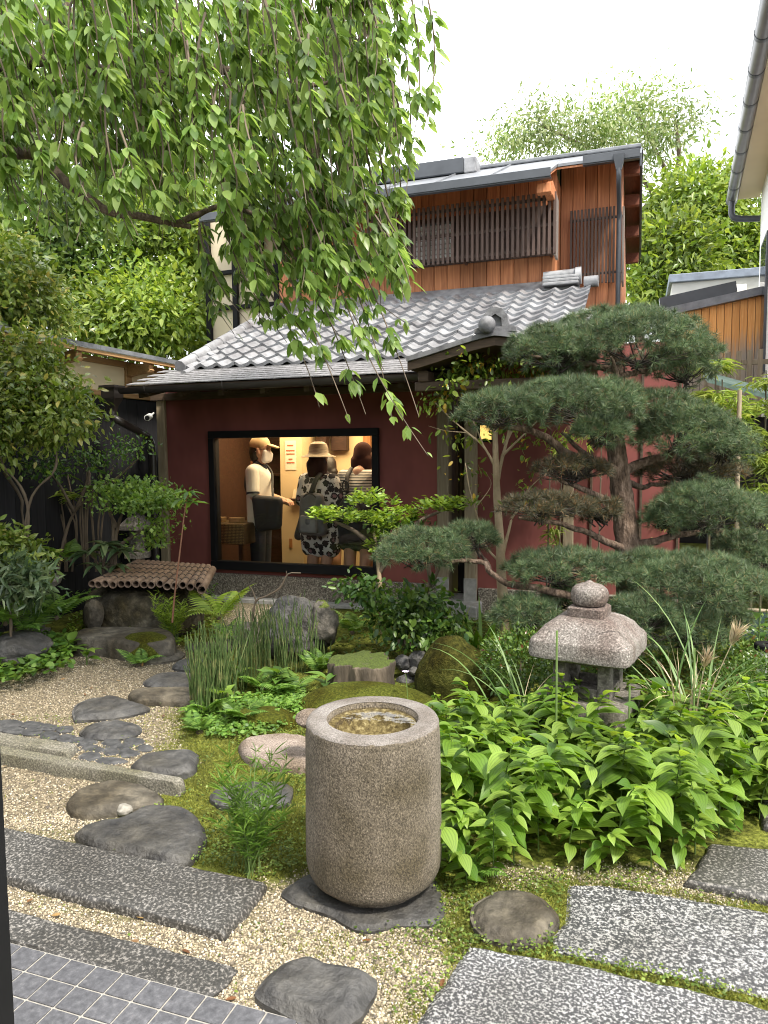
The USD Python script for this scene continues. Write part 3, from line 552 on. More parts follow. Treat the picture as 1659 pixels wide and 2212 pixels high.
M_KAWARA = stone('silver_roof_tile', [(.3, (.14, .14, .148)), (.5, (.25, .255, .265)), (.72, (.35, .355, .37))], 9, .42, .15, 60, 6, big=(.62, .6, .6), bscale=2.5, dist=.004, spec=.6)
M_KAWARA2 = stone('dark_roof_tile', [(.3, (.07, .07, .075)), (.6, (.16, .16, .17))], 12, .5, .2, 60, 5, dist=.004, spec=.5)
M_LEAD = stone('lead_shingle', [(.3, (.1, .095, .095)), (.5, (.2, .195, .2)), (.7, (.33, .32, .33))], 22, .5, .25, 50, 6, dist=.004, spec=.5)
M_DARKIN = plain('dark_interior', (.012, .01, .01), .8)  # near-black colour stands for unlit depth in openings and behind boards
YF = 6.45
sh_ = thing('shop_house', 'low red-walled shop with a wide black-framed window and silver tiled roof', 'house', (-3.2, YF, 0))
obj('wall', join([box((-4.6, YF, .26), (-4.08, YF + .12, 2.12)), box((-2.277, YF, .26), (-1.715, YF + .12, 2.12)), box((-4.08, YF, 1.69), (-2.277, YF + .12, 2.12)), box((-4.08, YF, .26), (-2.277, YF + .12, .31))]), M_RED, sh_)
obj('foundation', join([cbox((-4.58, YF - .02, -.05), (-1.72, YF + .14, .258), .006)]), M_DASH, sh_)
obj('footing', cbox((-4.6, YF - .14, -.05), (-1.4, YF - .022, .035), .008), M_CONC, sh_)
for x0, w, z0 in ((-4.7, .1, -.02), (-1.714, .107, .0), (-1.46, .11, .0)):
    obj('post', cbox((x0, YF - .035, z0), (x0 + w, YF + .1, 2.08), .008), M_POST, sh_)
for x0, w in ((-1.714, .107), (-1.46, .11)):
    obj('post_shoe', cbox((x0 - .004, YF - .04, .0), (x0 + w + .004, YF - .036, .33), .001), M_CONC, sh_, label='pale worn foot of the entrance post')
wf = obj('window_frame', join([cbox((-4.085, YF - .05, 1.625), (-2.272, YF + .06, 1.697)), cbox((-4.085, YF - .055, .302), (-2.272, YF + .06, .385)), cbox((-4.085, YF - .05, .386), (-4.022, YF + .06, 1.624)), cbox((-2.335, YF - .05, .386), (-2.272, YF + .06, 1.624))]), M_FRAME, sh_)
obj('pane', box((-4.023, YF - .012, .384), (-2.334, YF - .006, 1.626)), M_GLASS, wf)
obj('lintel', cbox((-4.75, YF - .06, 2.02), (-1.3, YF - .002, 2.09), .005), M_EAVE, sh_)
# right-hand wall behind the pine, entrance
obj('wall', join([box((-1.35, YF + .02, 0), (.34, YF + .12, 2.35)), box((.24, YF + .123, 0), (.34, 8.1, 2.35))]), M_RED, sh_)
obj('foundation', cbox((-1.34, YF - .01, -.05), (.335, YF + .018, .24), .005), M_DASH, sh_)
obj('post', cbox((-.6, YF - .02, 0), (-.51, YF + .018, 1.2), .006), M_POST, sh_)
for x0 in (-.38, .02, .31): obj('batten', cbox((x0, YF + .005, .24), (x0 + .022, YF + .019, 2.3), .003), M_EAVE, sh_)
lw = ay(1037, 950, YF), ay(1062, 918, YF)
wn = obj('window_frame', join([cbox((lw[0][0] - .02, YF - .012, lw[0][2] - .02), (lw[1][0] + .02, YF + .018, lw[0][2]), .003), cbox((lw[0][0] - .02, YF - .012, lw[1][2]), (lw[1][0] + .02, YF + .018, lw[1][2] + .02), .003), cbox((lw[0][0] - .02, YF - .012, lw[0][2] + .001), (lw[0][0], YF + .018, lw[1][2] - .001), .003), cbox((lw[1][0], YF - .012, lw[0][2] + .001), (lw[1][0] + .02, YF + .018, lw[1][2] - .001), .003)]), M_FRAME, sh_)
obj('pane', box((lw[0][0], YF - .002, lw[0][2]), (lw[1][0], YF + .017, lw[1][2])), plain('lit_pane', (.6, .42, .15), .5, emit=(1, .62, .16, .35)), wn)
dr = obj('door', join([cbox((-1.607, YF + .34, .02), (-1.46, YF + .38, 1.95))]), M_DARKIN, sh_)  # dark panel stands for the unlit inside of the doorway
obj('doorstep', cbox((-1.75, YF - .25, -.02), (-1.3, YF + .34, .12), .01), M_CONC, sh_)
M_BEAD = plain('bead_strings', (.13, .085, .045), .6)
for k in range(8):
    x = -1.6 + .0125 * k; obj('bead_string', tube([(x, YF + .2, 1.9), (x, YF + .2, .75)], .0035, 5), M_BEAD, dr)
# eave: gutter, hooks, hopper, lead shingles, tiles
obj('rafter_board', hexa([(-4.5, 5.70, 2.035), (-1.2, 5.70, 2.035), (-1.2, 6.44, 2.2), (-4.5, 6.44, 2.2), (-4.5, 5.70, 2.06), (-1.2, 5.70, 2.06), (-1.2, 6.44, 2.24), (-4.5, 6.44, 2.24)]), M_EAVE, sh_)
for k in range(8): obj('rafter', beam((-4.35 + k * .42, 5.72, 2.015), (-4.35 + k * .42, 6.4, 2.165), .05, .05), M_EAVE, sh_)
obj('fascia', cbox((-4.5, 5.69, 2.03), (-1.2, 5.712, 2.1), .003), M_EAVE, sh_)
a = np.linspace(math.pi, 2 * math.pi, 11); ring = [(5.635 + .052 * math.cos(t), 2.075 + .052 * math.sin(t)) for t in a] + [(5.635 + .046 * math.cos(t), 2.075 + .046 * math.sin(t)) for t in a[::-1]]
gut = trimesh.creation.extrude_polygon(shapely.Polygon(ring), 3.12, engine='earcut'); gv = np.array(gut.vertices); gv = np.column_stack([gv[:, 2] - 4.5, gv[:, 0], gv[:, 1]])
g_ = obj('gutter', (gv, np.array(gut.faces)), M_BLACKM, sh_, smooth=40)
for x in (-4.2, -3.4, -2.55, -1.75): obj('gutter_hook', tube(spline([(x, 5.70, 2.05), (x, 5.64, 2.01), (x, 5.575, 2.04), (x, 5.572, 2.09)], 10), .004, 5), M_BLACKM, g_)
hp = A(-4.6, 5.635, 0)
hv, hf = revolve([(.03, 1.86), (.036, 1.88), (.045, 1.92), (.082, 1.99), (.084, 2.07), (.1, 2.085), (.1, 2.105), (.09, 2.105), (.08, 2.06), (.0, 2.05)], hp, 4); rot = np.array([[.707, -.707, 0], [.707, .707, 0], [0, 0, 1]]); hv = (hv - hp) @ rot.T * A(1.25, 1.1, 1) + hp
obj('rain_hopper', (hv, hf), M_BLACKM, sh_, smooth=20)
obj('downpipe', tube(np.vstack([spline([hp + A(0, 0, 1.9), hp + A(0, 0, 1.82), hp + A(.06, .07, 1.76), hp + A(-.12, .55, 1.69), hp + A(-.14, .72, 1.62), hp + A(-.13, .74, 1.5)], 24), [hp + A(-.13, .74, .0)]]), .036, 10), M_BLACKM, sh_, smooth=40)
# shingle strip in seven courses
P0, P1, Z0, Z1 = 5.66, 6.2, 2.105, 2.29
for r in range(7):
    for c in range(11):
        y0, z0 = P0 + (P1 - P0) * r / 7, Z0 + (Z1 - Z0) * r / 7; y1, z1 = y0 + (P1 - P0) / 7 + .03, z0 + (Z1 - Z0) / 7 + .004
        x0 = -4.46 + .3 * c + (.15 if r % 2 else 0); x1 = min(x0 + .298, -1.18)
        obj('shingle', hexa([(x0, y0, z0), (x1, y0, z0), (x1, y1, z1), (x0, y1, z1), (x0, y0, z0 + .009), (x1, y0, z0 + .009), (x1, y1, z1 + .004), (x0, y1, z1 + .004)]), M_LEAD, sh_)
# wave tiles
rf = obj('roof', hexa([(-4.13, 6.16, 2.2), (-.52, 6.16, 2.2), (-.52, 8.39, 3.2), (-4.13, 8.39, 3.2), (-4.13, 6.16, 2.27), (-.52, 6.16, 2.27), (-.52, 8.39, 3.235), (-4.13, 8.39, 3.235)]), M_KAWARA2, sh_)
E_, CW, SL = .205, .183, math.atan2(.94, 2.1); NR, NC = 11, 20
su, sn = A(0, math.cos(SL), math.sin(SL)), A(0, -math.sin(SL), math.cos(SL)); tx = np.linspace(0, 1, 9)
wav = .017 * np.cos(2 * np.pi * (tx + .08)) + .005 * np.cos(4 * np.pi * tx)
for r in range(NR):
    for c in range(NC):
        o = A(-4.15 + CW * c, 6.15, 2.285) + su * E_ * r + A(0, 0, 0) + rng.normal(size=3) * .0018
        low = o + A(1, 0, 0) * (tx * (CW + .0004))[:, None] + sn * (wav + .034)[:, None]; hi = low + su * (E_ + .03) - sn * .03
        v = np.vstack([low, hi, low - sn * .032]); n9 = np.arange(8)
        f = np.vstack([np.stack([n9, n9 + 1, n9 + 10], -1), np.stack([n9, n9 + 10, n9 + 9], -1), np.stack([n9 + 18, n9 + 19, n9 + 1], -1), np.stack([n9 + 18, n9 + 1, n9], -1)])
        obj('tile', (v, f), M_KAWARA, rf, smooth=40)
for k in range(9):
    c = A(-4.19, 6.12, 2.31) + su * .26 * k; obj('verge_tile', tube([c, c + su * .28], [.062, .056], 9), M_KAWARA, rf, smooth=40)
obj('roof_flashing', hexa([(-4.3, 8.24, 3.19), (-.62, 8.24, 3.19), (-.62, 8.38, 3.3), (-4.3, 8.38, 3.3), (-4.3, 8.24, 3.23), (-.62, 8.24, 3.23), (-.62, 8.38, 3.34), (-4.3, 8.38, 3.34)]), M_KAWARA, rf)
# ridge end with round cap at the right of the roof
for k in range(3): obj('ridge_tile', cbox((-1.0, 8.2 - .07 + .012 * k, 3.24 + .035 * k), (-.62, 8.36, 3.272 + .035 * k), .008), M_KAWARA, rf)
obj('ridge_tile', tube([(-1.0, 8.26, 3.36), (-.66, 8.26, 3.37)], .05, 12), M_KAWARA, rf, smooth=40)
obj('ridge_end', tube([(-.66, 8.25, 3.34), (-.6, 8.25, 3.34)], .09, 16), M_KAWARA, rf, smooth=40)
obj('ridge_end', tube([(-.56, 8.13, 3.24), (-.42, 8.12, 3.24)], .06, 14), M_KAWARA, rf, smooth=40)
M_WHITE = plain('white_mortar', (.62, .62, .6), .7, var=.15, bump=.3)
for k in range(5):
    a, b = ay(1195 + 26 * k, 672 + k * 4, 7.6), ay(1222 + 26 * k, 676 + k * 4, 7.6); obj('ridge_tile', tube([a, b], [.075, .068], 10), M_WHITE, rf, smooth=40, label='pale ridge tile')
# crawling rain pipe across the tiles
q0, q1 = ay(403, 806, 6.05), ay(633, 680, 8.1)
obj('roof_pipe', tube([q0 + A(0, -.05, -.01), q0, q0 + (q1 - q0) * .5, q1], .033, 9), plain('grey_pipe', (.2, .2, .21), .45), rf, smooth=40)
# porch gable over the entrance
YG = 5.3; ap = A(-.98, YG, 2.29)
xs = np.linspace(0, 1, 9); zz = 2.29 - .03 * xs - .15 * xs ** 1.4 + .03 * xs ** 4
def gab(z0, z1, y0, y1):
    P = []
    for sg in (-1, 1):
        X_ = -.98 + sg * .66 * xs; low = np.column_stack([X_, X_ * 0 + y0, zz + z0]); V = np.vstack([low, low + A(0, y1 - y0, 0), low + A(0, 0, z1 - z0), low + A(0, y1 - y0, z1 - z0)]); k = np.arange(8); F = []
        for a_, b_ in ((0, 18), (18, 27), (27, 9), (9, 0)): F += [np.stack([k + a_, k + a_ + 1, k + b_ + 1, k + b_], -1)]
        P.append((V, np.vstack([F[0], F[1], F[2], F[3]])))
    return join(P)
obj('porch_roof', gab(0, .035, YG - .03, 6.5), M_KAWARA2, sh_, smooth=30)
obj('bargeboard', gab(-.065, -.003, YG, YG + .03), M_EAVE, sh_)
obj('porch_ceiling', gab(-.055, -.04, YG + .032, 6.44), M_EAVE, sh_)
for x in (-1.55, -.42): obj('porch_beam', cbox((x - .04, YG + .1, 2.0), (x + .04, 6.42, 2.08), .006), M_EAVE, sh_)
obj('porch_beam', cbox((-1.62, YG + .12, 1.93), (-.35, YG + .2, 1.998), .006), M_EAVE, sh_)
M_ORN = stone('ornament_tile', [(.3, (.07, .07, .075)), (.7, (.2, .2, .21))], 20, .6, .3, 60)
on = obj('ridge_ornament', trimesh.creation.extrude_polygon(shapely.Polygon([(-.15, 0), (-.15, .03), (-.1, .05), (-.085, .12), (-.05, .165), (0, .18), (.05, .165), (.085, .12), (.1, .05), (.15, .03), (.15, 0)]).difference(shapely.Polygon([(-.05, .04), (-.045, .1), (0, .13), (.045, .1), (.05, .04)])), .07, engine='earcut').apply_transform(np.array([[1, 0, 0, -.98], [0, 0, -1, YG + .06], [0, 1, 0, 2.315], [0, 0, 0, 1]], float)), M_ORN, sh_)
obj('backing', cbox((-1.04, YG + .02, 2.33), (-.92, YG + .04, 2.46), .004), M_KAWARA2, on)
s_ = trimesh.creation.icosphere(3, .062); obj('ball', (np.array(s_.vertices) + A(-1.03, YG - .05, 2.365), np.array(s_.faces)), M_ORN, on, smooth=True)
obj('porch_ridge', tube([(-.98, YG + .04, 2.36), (-.98, 6.4, 2.36)], .07, 10), M_KAWARA2, sh_, smooth=40)
# security camera on the corner post
sc = thing('security_camera', 'white bullet security camera on the shop corner post', 'security camera', (-4.72, 6.36, 1.84))
M_WP = plain('white_plastic', (.65, .65, .63), .4, var=.06)
obj('housing', tube([(-4.78, 6.42, 1.865), (-4.7, 6.27, 1.84)], .032, 14), M_WP, sc, smooth=40)
obj('lens', tube([(-4.70, 6.27, 1.84), (-4.697, 6.262, 1.839)], .024, 14), M_FRAME, sc, smooth=40)
obj('bracket', tube([(-4.75, 6.38, 1.86), (-4.72, 6.41, 1.9)], .009, 8), M_WP, sc)

# ---------------------------------------------------------------- room behind the window
M_CREAM = plain('cream_wall', (.6, .46, .26), .85, var=.06, scale=2)
M_WARMW = wood('warm_panel', (.26, .11, .035), (.42, .2, .075), (16, 16, .8), .5, .12)
M_DKW = wood('dark_shelf_wood', (.03, .016, .01), (.075, .035, .02), (3, 16, 16), .5, .2)
rm = thing('shop_room', None, None, (-3.2, 7.4, 0), kind='structure')
obj('floor', box((-4.58, 6.58, -.08), (-1.7, 8.3, -.02)), plain('room_floor', (.16, .09, .05), .5, var=.2), rm)
obj('ceiling', box((-4.58, 6.58, 2.1), (-1.7, 8.3, 2.14)), plain('room_ceiling', (.4, .3, .18), .8), rm)
obj('wall', join([box((-4.58, 8.2, -.02), (-3.975, 8.3, 2.1))]), M_DKW, rm)
obj('wall', box((-3.97, 7.75, -.02), (-3.69, 8.28, 2.1)), M_CREAM, rm)
obj('wall', box((-3.685, 8.2, -.02), (-1.7, 8.3, 2.1)), M_CREAM, rm)
for k in range(13): obj('plank', cbox((-3.08 + .1 * k, 8.155, -.02), (-2.985 + .1 * k, 8.195, 2.1), .004), M_WARMW, rm)
obj('wall', join([box((-4.58, 6.58, -.02), (-4.52, 8.19, 2.1)), box((-1.76, 6.58, -.02), (-1.71, 8.15, 2.1))]), M_DKW, rm)
for z in (.85, 1.2, 1.55): obj('shelf', cbox((-4.5, 8.0, z), (-3.98, 8.19, z + .03), .004), M_DKW, rm)
for u, v, d, w, h in ((600, 1040, 8.6, .07, .12), (590, 990, 8.6, .05, .08), (500, 1010, 8.7, .09, .07)):
    c = ad(u, v, d); c[1] = 8.08; obj('box', cbox(c - A(w / 2, .05, 0), c + A(w / 2, .05, h), .004), plain('red_box', (.3, .12, .05), .6), rm)
ra = obj('dark_tree_post', tube(spline([(-3.58, 8.05, 2.1), (-3.55, 8.05, 1.7), (-3.6, 8.06, 1.3), (-3.57, 8.05, 1.1)], 14), [.09, .1, .1, .09, .1, .085, .09, .1, .09, .085, .08, .07, .06, .05], 8), M_DKW, rm)
obj('hanging_board', cbox((-3.47, 8.1, 1.5), (-3.27, 8.19, 2.08), .006), M_DKW, rm)
obj('notice', box((-3.9, 7.742, 1.28), (-3.76, 7.748, 1.62)), plain('paper', (.7, .62, .48), .8, var=.05), rm)
M_INK = plain('red_ink', (.45, .12, .06), .8)
for k, (z, w) in enumerate(((1.56, .08), (1.5, .11), (1.46, .11), (1.4, .05), (1.36, .1))): obj('notice_line', box((-3.83 - w / 2, 7.737, z), (-3.83 + w / 2, 7.741, z + .012)), M_INK, rm)
obj('socket', cbox((-3.87, 7.74, .36), (-3.83, 7.748, .47), .002), M_WARMW, rm)
obj('counter', cbox((-3.3, 7.95, .78), (-2.0, 8.14, .82), .005), M_DKW, rm)
obj('card', hexa([(-3.8, 7.70, .95), (-3.7, 7.70, .95), (-3.7, 7.715, .95), (-3.8, 7.715, .95), (-3.79, 7.725, 1.05), (-3.71, 7.725, 1.05), (-3.71, 7.735, 1.05), (-3.79, 7.735, 1.05)]), plain('card_face', (.6, .48, .3), .7), rm)
obj('ledge', cbox((-3.84, 7.66, .92), (-3.66, 7.745, .948), .004), M_DKW, rm)
tb = thing('display_table', 'low table under a dotted cloth in the left corner of the window', 'table', (-4.1, 6.9, 0))
M_CLOTH = mat('dotted_cloth', {'g': ('geometry', {}), 'v': ('voronoi_texture', {'scale': 62.0, 'randomness': .15}), 'r': ('rgb_ramp', {'ramp': [(.28, (.4, .27, .1)), (.36, (.07, .045, .02))]}), 'p': ('principled_bsdf', {'roughness': .8})}, [('g.position', 'v.vector'), ('v.distance', 'r.fac'), ('r.color', 'p.base_color')], 'p.BSDF')
obj('cloth', cbox((-4.5, 6.68, .52), (-3.86, 7.1, .74), .01), M_CLOTH, tb)
for x in (-4.46, -3.92):
    for y in (6.72, 7.04): obj('leg', cbox((x - .02, y - .02, -.02), (x + .02, y + .02, .52), .003), M_DKW, tb)
M_BOX = plain('pale_box', (.4, .27, .13), .7)
for u, v, lab in ((478, 1146, 'small pale box on the dotted table cloth, left one'), (525, 1148, 'small tan box at the right end of the dotted table cloth')):
    c = ad(u, v, 7.95); c[1] = 6.85; c[2] = .742; obj('gift_box', cbox(c - A(.07, .05, 0), c + A(.07, .05, .05), .004), M_BOX, label=lab, cat='box')
lt = UsdLux.RectLight.Define(stage, '/World/unseen_room_lamp'); lt.CreateWidthAttr(2.0); lt.CreateHeightAttr(.9); lt.CreateColorAttr(Gf.Vec3f(1, .72, .42)); lt.CreateNormalizeAttr(True); lt.CreateIntensityAttr(8.5)  # ceiling lamp out of view, lights the room behind the window warmly
lt.AddTransformOp().Set(Gf.Matrix4d(1, 0, 0, 0, 0, 1, 0, 0, 0, 0, 1, 0, -3.1, 7.35, 2.08, 1))

# ---------------------------------------------------------------- wooden house behind
M_PLANK = wood('red_brown_plank', (.27, .095, .042), (.54, .23, .105), (16, 16, .55), .6, .3, .25)
M_SLAT = wood('dark_slat', (.05, .032, .026), (.105, .068, .055), (20, 20, 1), .6, .15)
M_LITGREY = wood('lit_grey_slat', (.12, .1, .09), (.22, .19, .17), (20, 20, 1), .7, .15)  # paler slat copy: sunlit side put into the colour; also grey glazing bars
M_METR = stone('metal_roof', [(.3, (.09, .095, .105)), (.7, (.2, .21, .225))], 5, .4, .1, 30, spec=.5)
M_CHAR = plain('charcoal_metal', (.045, .05, .058), .4, var=.2)
YL, YR = 8.42, 8.86
RZ = lambda y: 4.26 + .44 * (y - 7.72)
wh = thing('wooden_house', 'two-storey red-brown plank house with dark slatted screens behind the shop', 'house', (-2.2, 9, 0))
for k in range(22):
    x0 = -4.28 + .1545 * k; x1 = min(x0 + .149, -.885)
    obj('plank', cbox((x0, YL + rng.uniform(0, .007), 3.0), (x1, YL + .03, 4.55), .003), M_PLANK, wh)
for k in range(4):
    x0 = -.885 + .0; y0 = YL + .002 + .11 * k; obj('plank', cbox((x0 - .025, y0 + .03, 3.0), (x0, y0 + .135, 4.48), .003), M_PLANK, wh)
for k in range(5):
    x0 = -.88 + .1335 * k; obj('plank', cbox((x0, YR + rng.uniform(0, .006), 2.4), (x0 + .129, YR + .03, 4.77), .003), M_PLANK, wh)
for k in range(20):
    y0 = YR + .034 + .155 * k; obj('plank', cbox((-.2425, y0, 2.4), (-.2125, y0 + .15, RZ(9.2) - .12 - (.5 * max(0, 9.2 - y0) if y0 < 9.2 else .2 * (y0 + .15 - 9.2))), .003), M_PLANK, wh)
obj('inner_wall', join([box((-4.2, YL + .04, 3.0), (-.93, YL + .06, 4.6)), box((-.9, YR + .04, 0.0), (-.27, YR + .1, 4.7)), box((-4.2, YL + .1, 0), (-.95, 11.9, 2.9))]), M_DARKIN, wh)
M_PLANKD = wood('dark_red_plank', (.1, .032, .018), (.19, .065, .035), (16, 2, 16), .6, .2)
# slatted screens
xs_ = np.arange(-2.98, -.88, .0552)
for x in xs_: obj('slat', cbox((x, 8.08, 3.555), (x + .03, 8.105, 4.19), .002), M_SLAT, wh)
for k in range(6): obj('slat', cbox((-.885, 8.11 + k * .05, 3.555), (-.858, 8.135 + k * .05, 4.19), .002), M_LITGREY, wh)  # side slats coloured paler as the sunlit face
for z in (3.6, 3.85, 4.12): obj('rail', cbox((-2.99, 8.108, z), (-.888, 8.13, z + .03), .002), M_SLAT, wh)
for x in (-2.9, -1.9, -.95): obj('screen_arm', cbox((x, 8.132, 3.6), (x + .03, YL - .002, 3.64), .002), M_SLAT, wh)
obj('screen_back', box((-2.98, YL - .02, 3.62), (-.9, YL - .004, 4.16)), M_SLAT, wh)
for k in range(14): x = -.765 + .0385 * k; obj('slat', cbox((x, 8.72, 3.36 - .02 * k / 14), (x + .0235, 8.742, 4.17), .002), M_SLAT, wh)
for k in range(6): obj('slat', cbox((-.205, 8.76 + k * .06, 3.36), (-.185, 8.785 + k * .06, 4.17), .002), M_LITGREY, wh)
for z in (3.45, 4.05): obj('rail', cbox((-.77, 8.744, z), (-.2, 8.765, z + .025), .002), M_SLAT, wh)
ws = obj('window', join([cbox((-2.52, YL - .05, 3.66), (-2.495, YL - .021, 4.1)), cbox((-2.06, YL - .05, 3.66), (-2.03, YL - .021, 4.1)), cbox((-2.494, YL - .05, 4.075), (-2.061, YL - .021, 4.1)), cbox((-2.494, YL - .05, 3.66), (-2.061, YL - .021, 3.685))]), M_CHAR, wh)
obj('pane', box((-2.494, YL - .034, 3.686), (-2.061, YL - .03, 4.074)), plain('paper_pane', (.8, .82, .8), .5, var=.04), ws)
for k in range(1, 9): obj('glazing_bar', box((-2.494 + .0482 * k - .003, YL - .042, 3.686), (-2.494 + .0482 * k + .003, YL - .035, 4.074)), M_LITGREY, ws)
for k in range(1, 7): obj('glazing_bar', box((-2.494, YL - .048, 3.686 + .0555 * k - .003), (-2.061, YL - .0425, 3.686 + .0555 * k + .003)), M_LITGREY, ws)
# roof
def slab(x0, x1, y0, z0, y1, z1, t): return hexa([(x0, y0, z0), (x1, y0, z0), (x1, y1, z1), (x0, y1, z1), (x0, y0, z0 + t), (x1, y0, z0 + t), (x1, y1, z1 + t), (x0, y1, z1 + t)])
RZ = lambda y: 4.26 + .44 * (y - 7.72)
for k in range(11):
    x0 = -4.9 + .4 * k; x1 = min(x0 + .396, -.87); obj('roof_sheet', slab(x0, x1, 7.7, RZ(7.7), 9.2, RZ(9.2), .03), M_METR, wh)
for k in range(3):
    x0 = -.866 + .29 * k; x1 = min(x0 + .288, -.035); obj('roof_sheet', slab(x0, x1, 8.32, RZ(8.32), 9.2, RZ(9.2), .03), M_METR, wh)
for k in range(6): obj('seam', beam((-4.5 + .4 * k * 1.5, 7.72, RZ(7.72) + .04), (-4.5 + .4 * k * 1.5, 9.15, RZ(9.15) + .04), .012, .018), M_METR, wh)
obj('roof_sheet', slab(-4.9, -.0, 9.206, RZ(9.2), 12.1, RZ(9.2) - .5, .03), M_METR, wh)
obj('ridge_cap', cbox((-4.9, 9.1, RZ(9.2) + .0), (-.02, 9.3, RZ(9.2) + .045), .01), M_METR, wh)
obj('ridge_vent', cbox((-4.4, 8.75, RZ(8.8) + .03), (-2.0, 9.0, RZ(9.0) + .12), .01), M_CHAR, wh)
obj('ridge_vent_end', cbox((-1.998, 8.75, RZ(8.8) + .02), (-1.85, 9.0, RZ(9.0) + .11), .01), M_KAWARA, wh)
def gutter(x0, x1, y, z): return join([cbox((x0, y, z - .075), (x1, y + .012, z + .01), .003), cbox((x0, y + .013, z - .085), (x1, y + .075, z - .07), .003)])
obj('gutter', gutter(-4.9, -.862, 7.62, 4.265), M_CHAR, wh); obj('gutter', gutter(-.6, -.03, 8.24, 4.565), M_CHAR, wh)
obj('eave_beam', join([cbox((-1.02, 7.8, 4.1), (-.88, 7.9, 4.19), .004), cbox((-.95, 7.91, 4.1), (-.87, YL - .01, 4.24), .004)]), M_PLANK, wh)
obj('soffit', join([slab(-4.88, -.88, 7.71, RZ(7.71) - .03, YL, RZ(YL) - .03, .02), slab(-.875, -.04, 8.33, RZ(8.33) - .03, YR, RZ(YR) - .03, .02)]), M_PLANK, wh)
obj('verge_soffit', join([slab(-.21, -.03, YR + .03, RZ(YR) - .04, 9.2, RZ(9.2) - .04, .02), slab(-.21, -.03, 9.202, RZ(9.2) - .04, 12.0, RZ(9.2) - .54, .02)]), M_PLANKD, wh)
obj('barge_board', join([slab(-.03, -.012, 8.3, RZ(8.3) - .1, 9.2, RZ(9.2) - .1, .13), slab(-.03, -.012, 9.202, RZ(9.2) - .1, 12.1, RZ(9.2) - .6, .13)]), M_CHAR, wh)
for y in (9.3, 10.0, 10.8, 11.6): obj('bracket', cbox((-.21, y, RZ(9.2) - .2 - .2 * max(0, y - 9.2)), (-.035, y + .09, RZ(9.2) - .06 - .2 * max(0, y - 9.2)), .005), M_PLANKD, wh)
hd = A(-.235, 8.24, 0)
obj('rain_hopper', hexa([hd + A(x * s, y * s, z) for z, s in ((4.38, .028), (4.53, .06)) for x, y in ((-1, -.7), (1, -.7), (1, .7), (-1, .7))]), M_CHAR, wh)
obj('downpipe', tube(np.vstack([spline([hd + A(0, 0, 4.4), hd + A(0, .02, 4.3), hd + A(0, .2, 4.2), hd + A(.0, .4, 4.05), hd + A(0, .42, 3.9)], 16), [hd + A(0, .42, 2.4)]]), .026, 9), M_CHAR, wh, smooth=40)
obj('downpipe', tube([(-3.98, 8.36, 4.3), (-3.98, 8.36, 3.24)], .03, 9), M_CHAR, wh, smooth=40)
# dark-framed wing to its left
wg = thing('house_wing', 'wing with dark posts and cream panels left of the plank house', 'house', (-4.9, 8.5, 0))
for x in (-4.4, -4.62, -5.0, -5.4): obj('post', cbox((x, 8.5, 2.3), (x + .07, 8.56, 4.5), .004), M_FRAME, wg)
for z in (2.9, 3.35, 3.8): obj('rail', cbox((-5.4, 8.505, z), (-4.33, 8.555, z + .05), .003), M_FRAME, wg)
obj('panel', box((-5.4, 8.57, 2.2), (-4.3, 8.6, 4.5)), plain('cream_panel', (.5, .43, .3), .8, var=.05), wg)

# ---------------------------------------------------------------- fence on the left
M_BOARD = wood('black_board', (.009, .009, .0105), (.022, .0215, .023), (20, 20, .7), .7, .3, .25, .2)
M_NEWW = wood('yellow_cedar', (.36, .2, .085), (.5, .31, .145), (16, .7, 16), .55, .08)
M_FCREAM = plain('cream_plaster', (.78, .66, .43), .85, var=.05, scale=1.5)
fn = thing('garden_wall', 'tall wall of black boards with cream panels under a small metal roof', 'wall', (-5, 5, 0))
FX = -5.0
for k in range(-22, 44): obj('board', cbox((FX, 1.2 + .165 * k + .0015, -.05), (FX + .02, 1.2 + .165 * k + .1635, 2.045 + rng.uniform(-.004, 0)), .002), M_BOARD, fn)  # boards behind the camera are out of view, there to darken the window reflection
obj('rail', cbox((FX - .02, 1.2, 2.05), (FX + .04, 8.45, 2.1), .004), M_NEWW, fn); obj('rail', cbox((FX - .02, 1.2, 2.36), (FX + .04, 8.45, 2.42), .004), M_NEWW, fn)
ys = [1.25 + 1.02 * k for k in range(8)]
for y in ys:
    obj('post', cbox((FX - .02, y - .045, 2.102), (FX + .035, y + .045, 2.358), .004), M_NEWW, fn)
    obj('bracket', trimesh.creation.extrude_polygon(shapely.Polygon([(0, 0), (.2, .03), (.26, .03), (.28, .055), (.26, .075), (.27, .1), (.25, .125), (0, .12)]), .07, engine='earcut').apply_transform(np.array([[1, 0, 0, FX + .042], [0, 0, -1, y + .035], [0, 1, 0, 2.27], [0, 0, 0, 1]], float)), M_NEWW, fn)
for y0, y1 in zip(ys, ys[1:]): obj('panel', box((FX - .01, y0 + .047, 2.102), (FX + .012, y1 - .047, 2.358)), M_FCREAM, fn)
obj('back', box((FX - .08, -2.4, 0), (FX - .022, 8.45, 2.42)), M_BOARD, fn)  # unseen rear end darkens the window reflection too
for k in range(8): obj('roof_sheet', hexa([(FX - .3, .7 + k * .97, 2.55), (FX + .36, .7 + k * .97, 2.425), (FX + .36, 1.667 + k * .97, 2.425), (FX - .3, 1.667 + k * .97, 2.55), (FX - .3, .7 + k * .97, 2.58), (FX + .36, .7 + k * .97, 2.465), (FX + .36, 1.667 + k * .97, 2.465), (FX - .3, 1.667 + k * .97, 2.58)]), M_METR, fn)
obj('purlin', cbox((FX + .3, 1.2, 2.385), (FX + .345, 8.45, 2.42), .004), M_NEWW, fn)

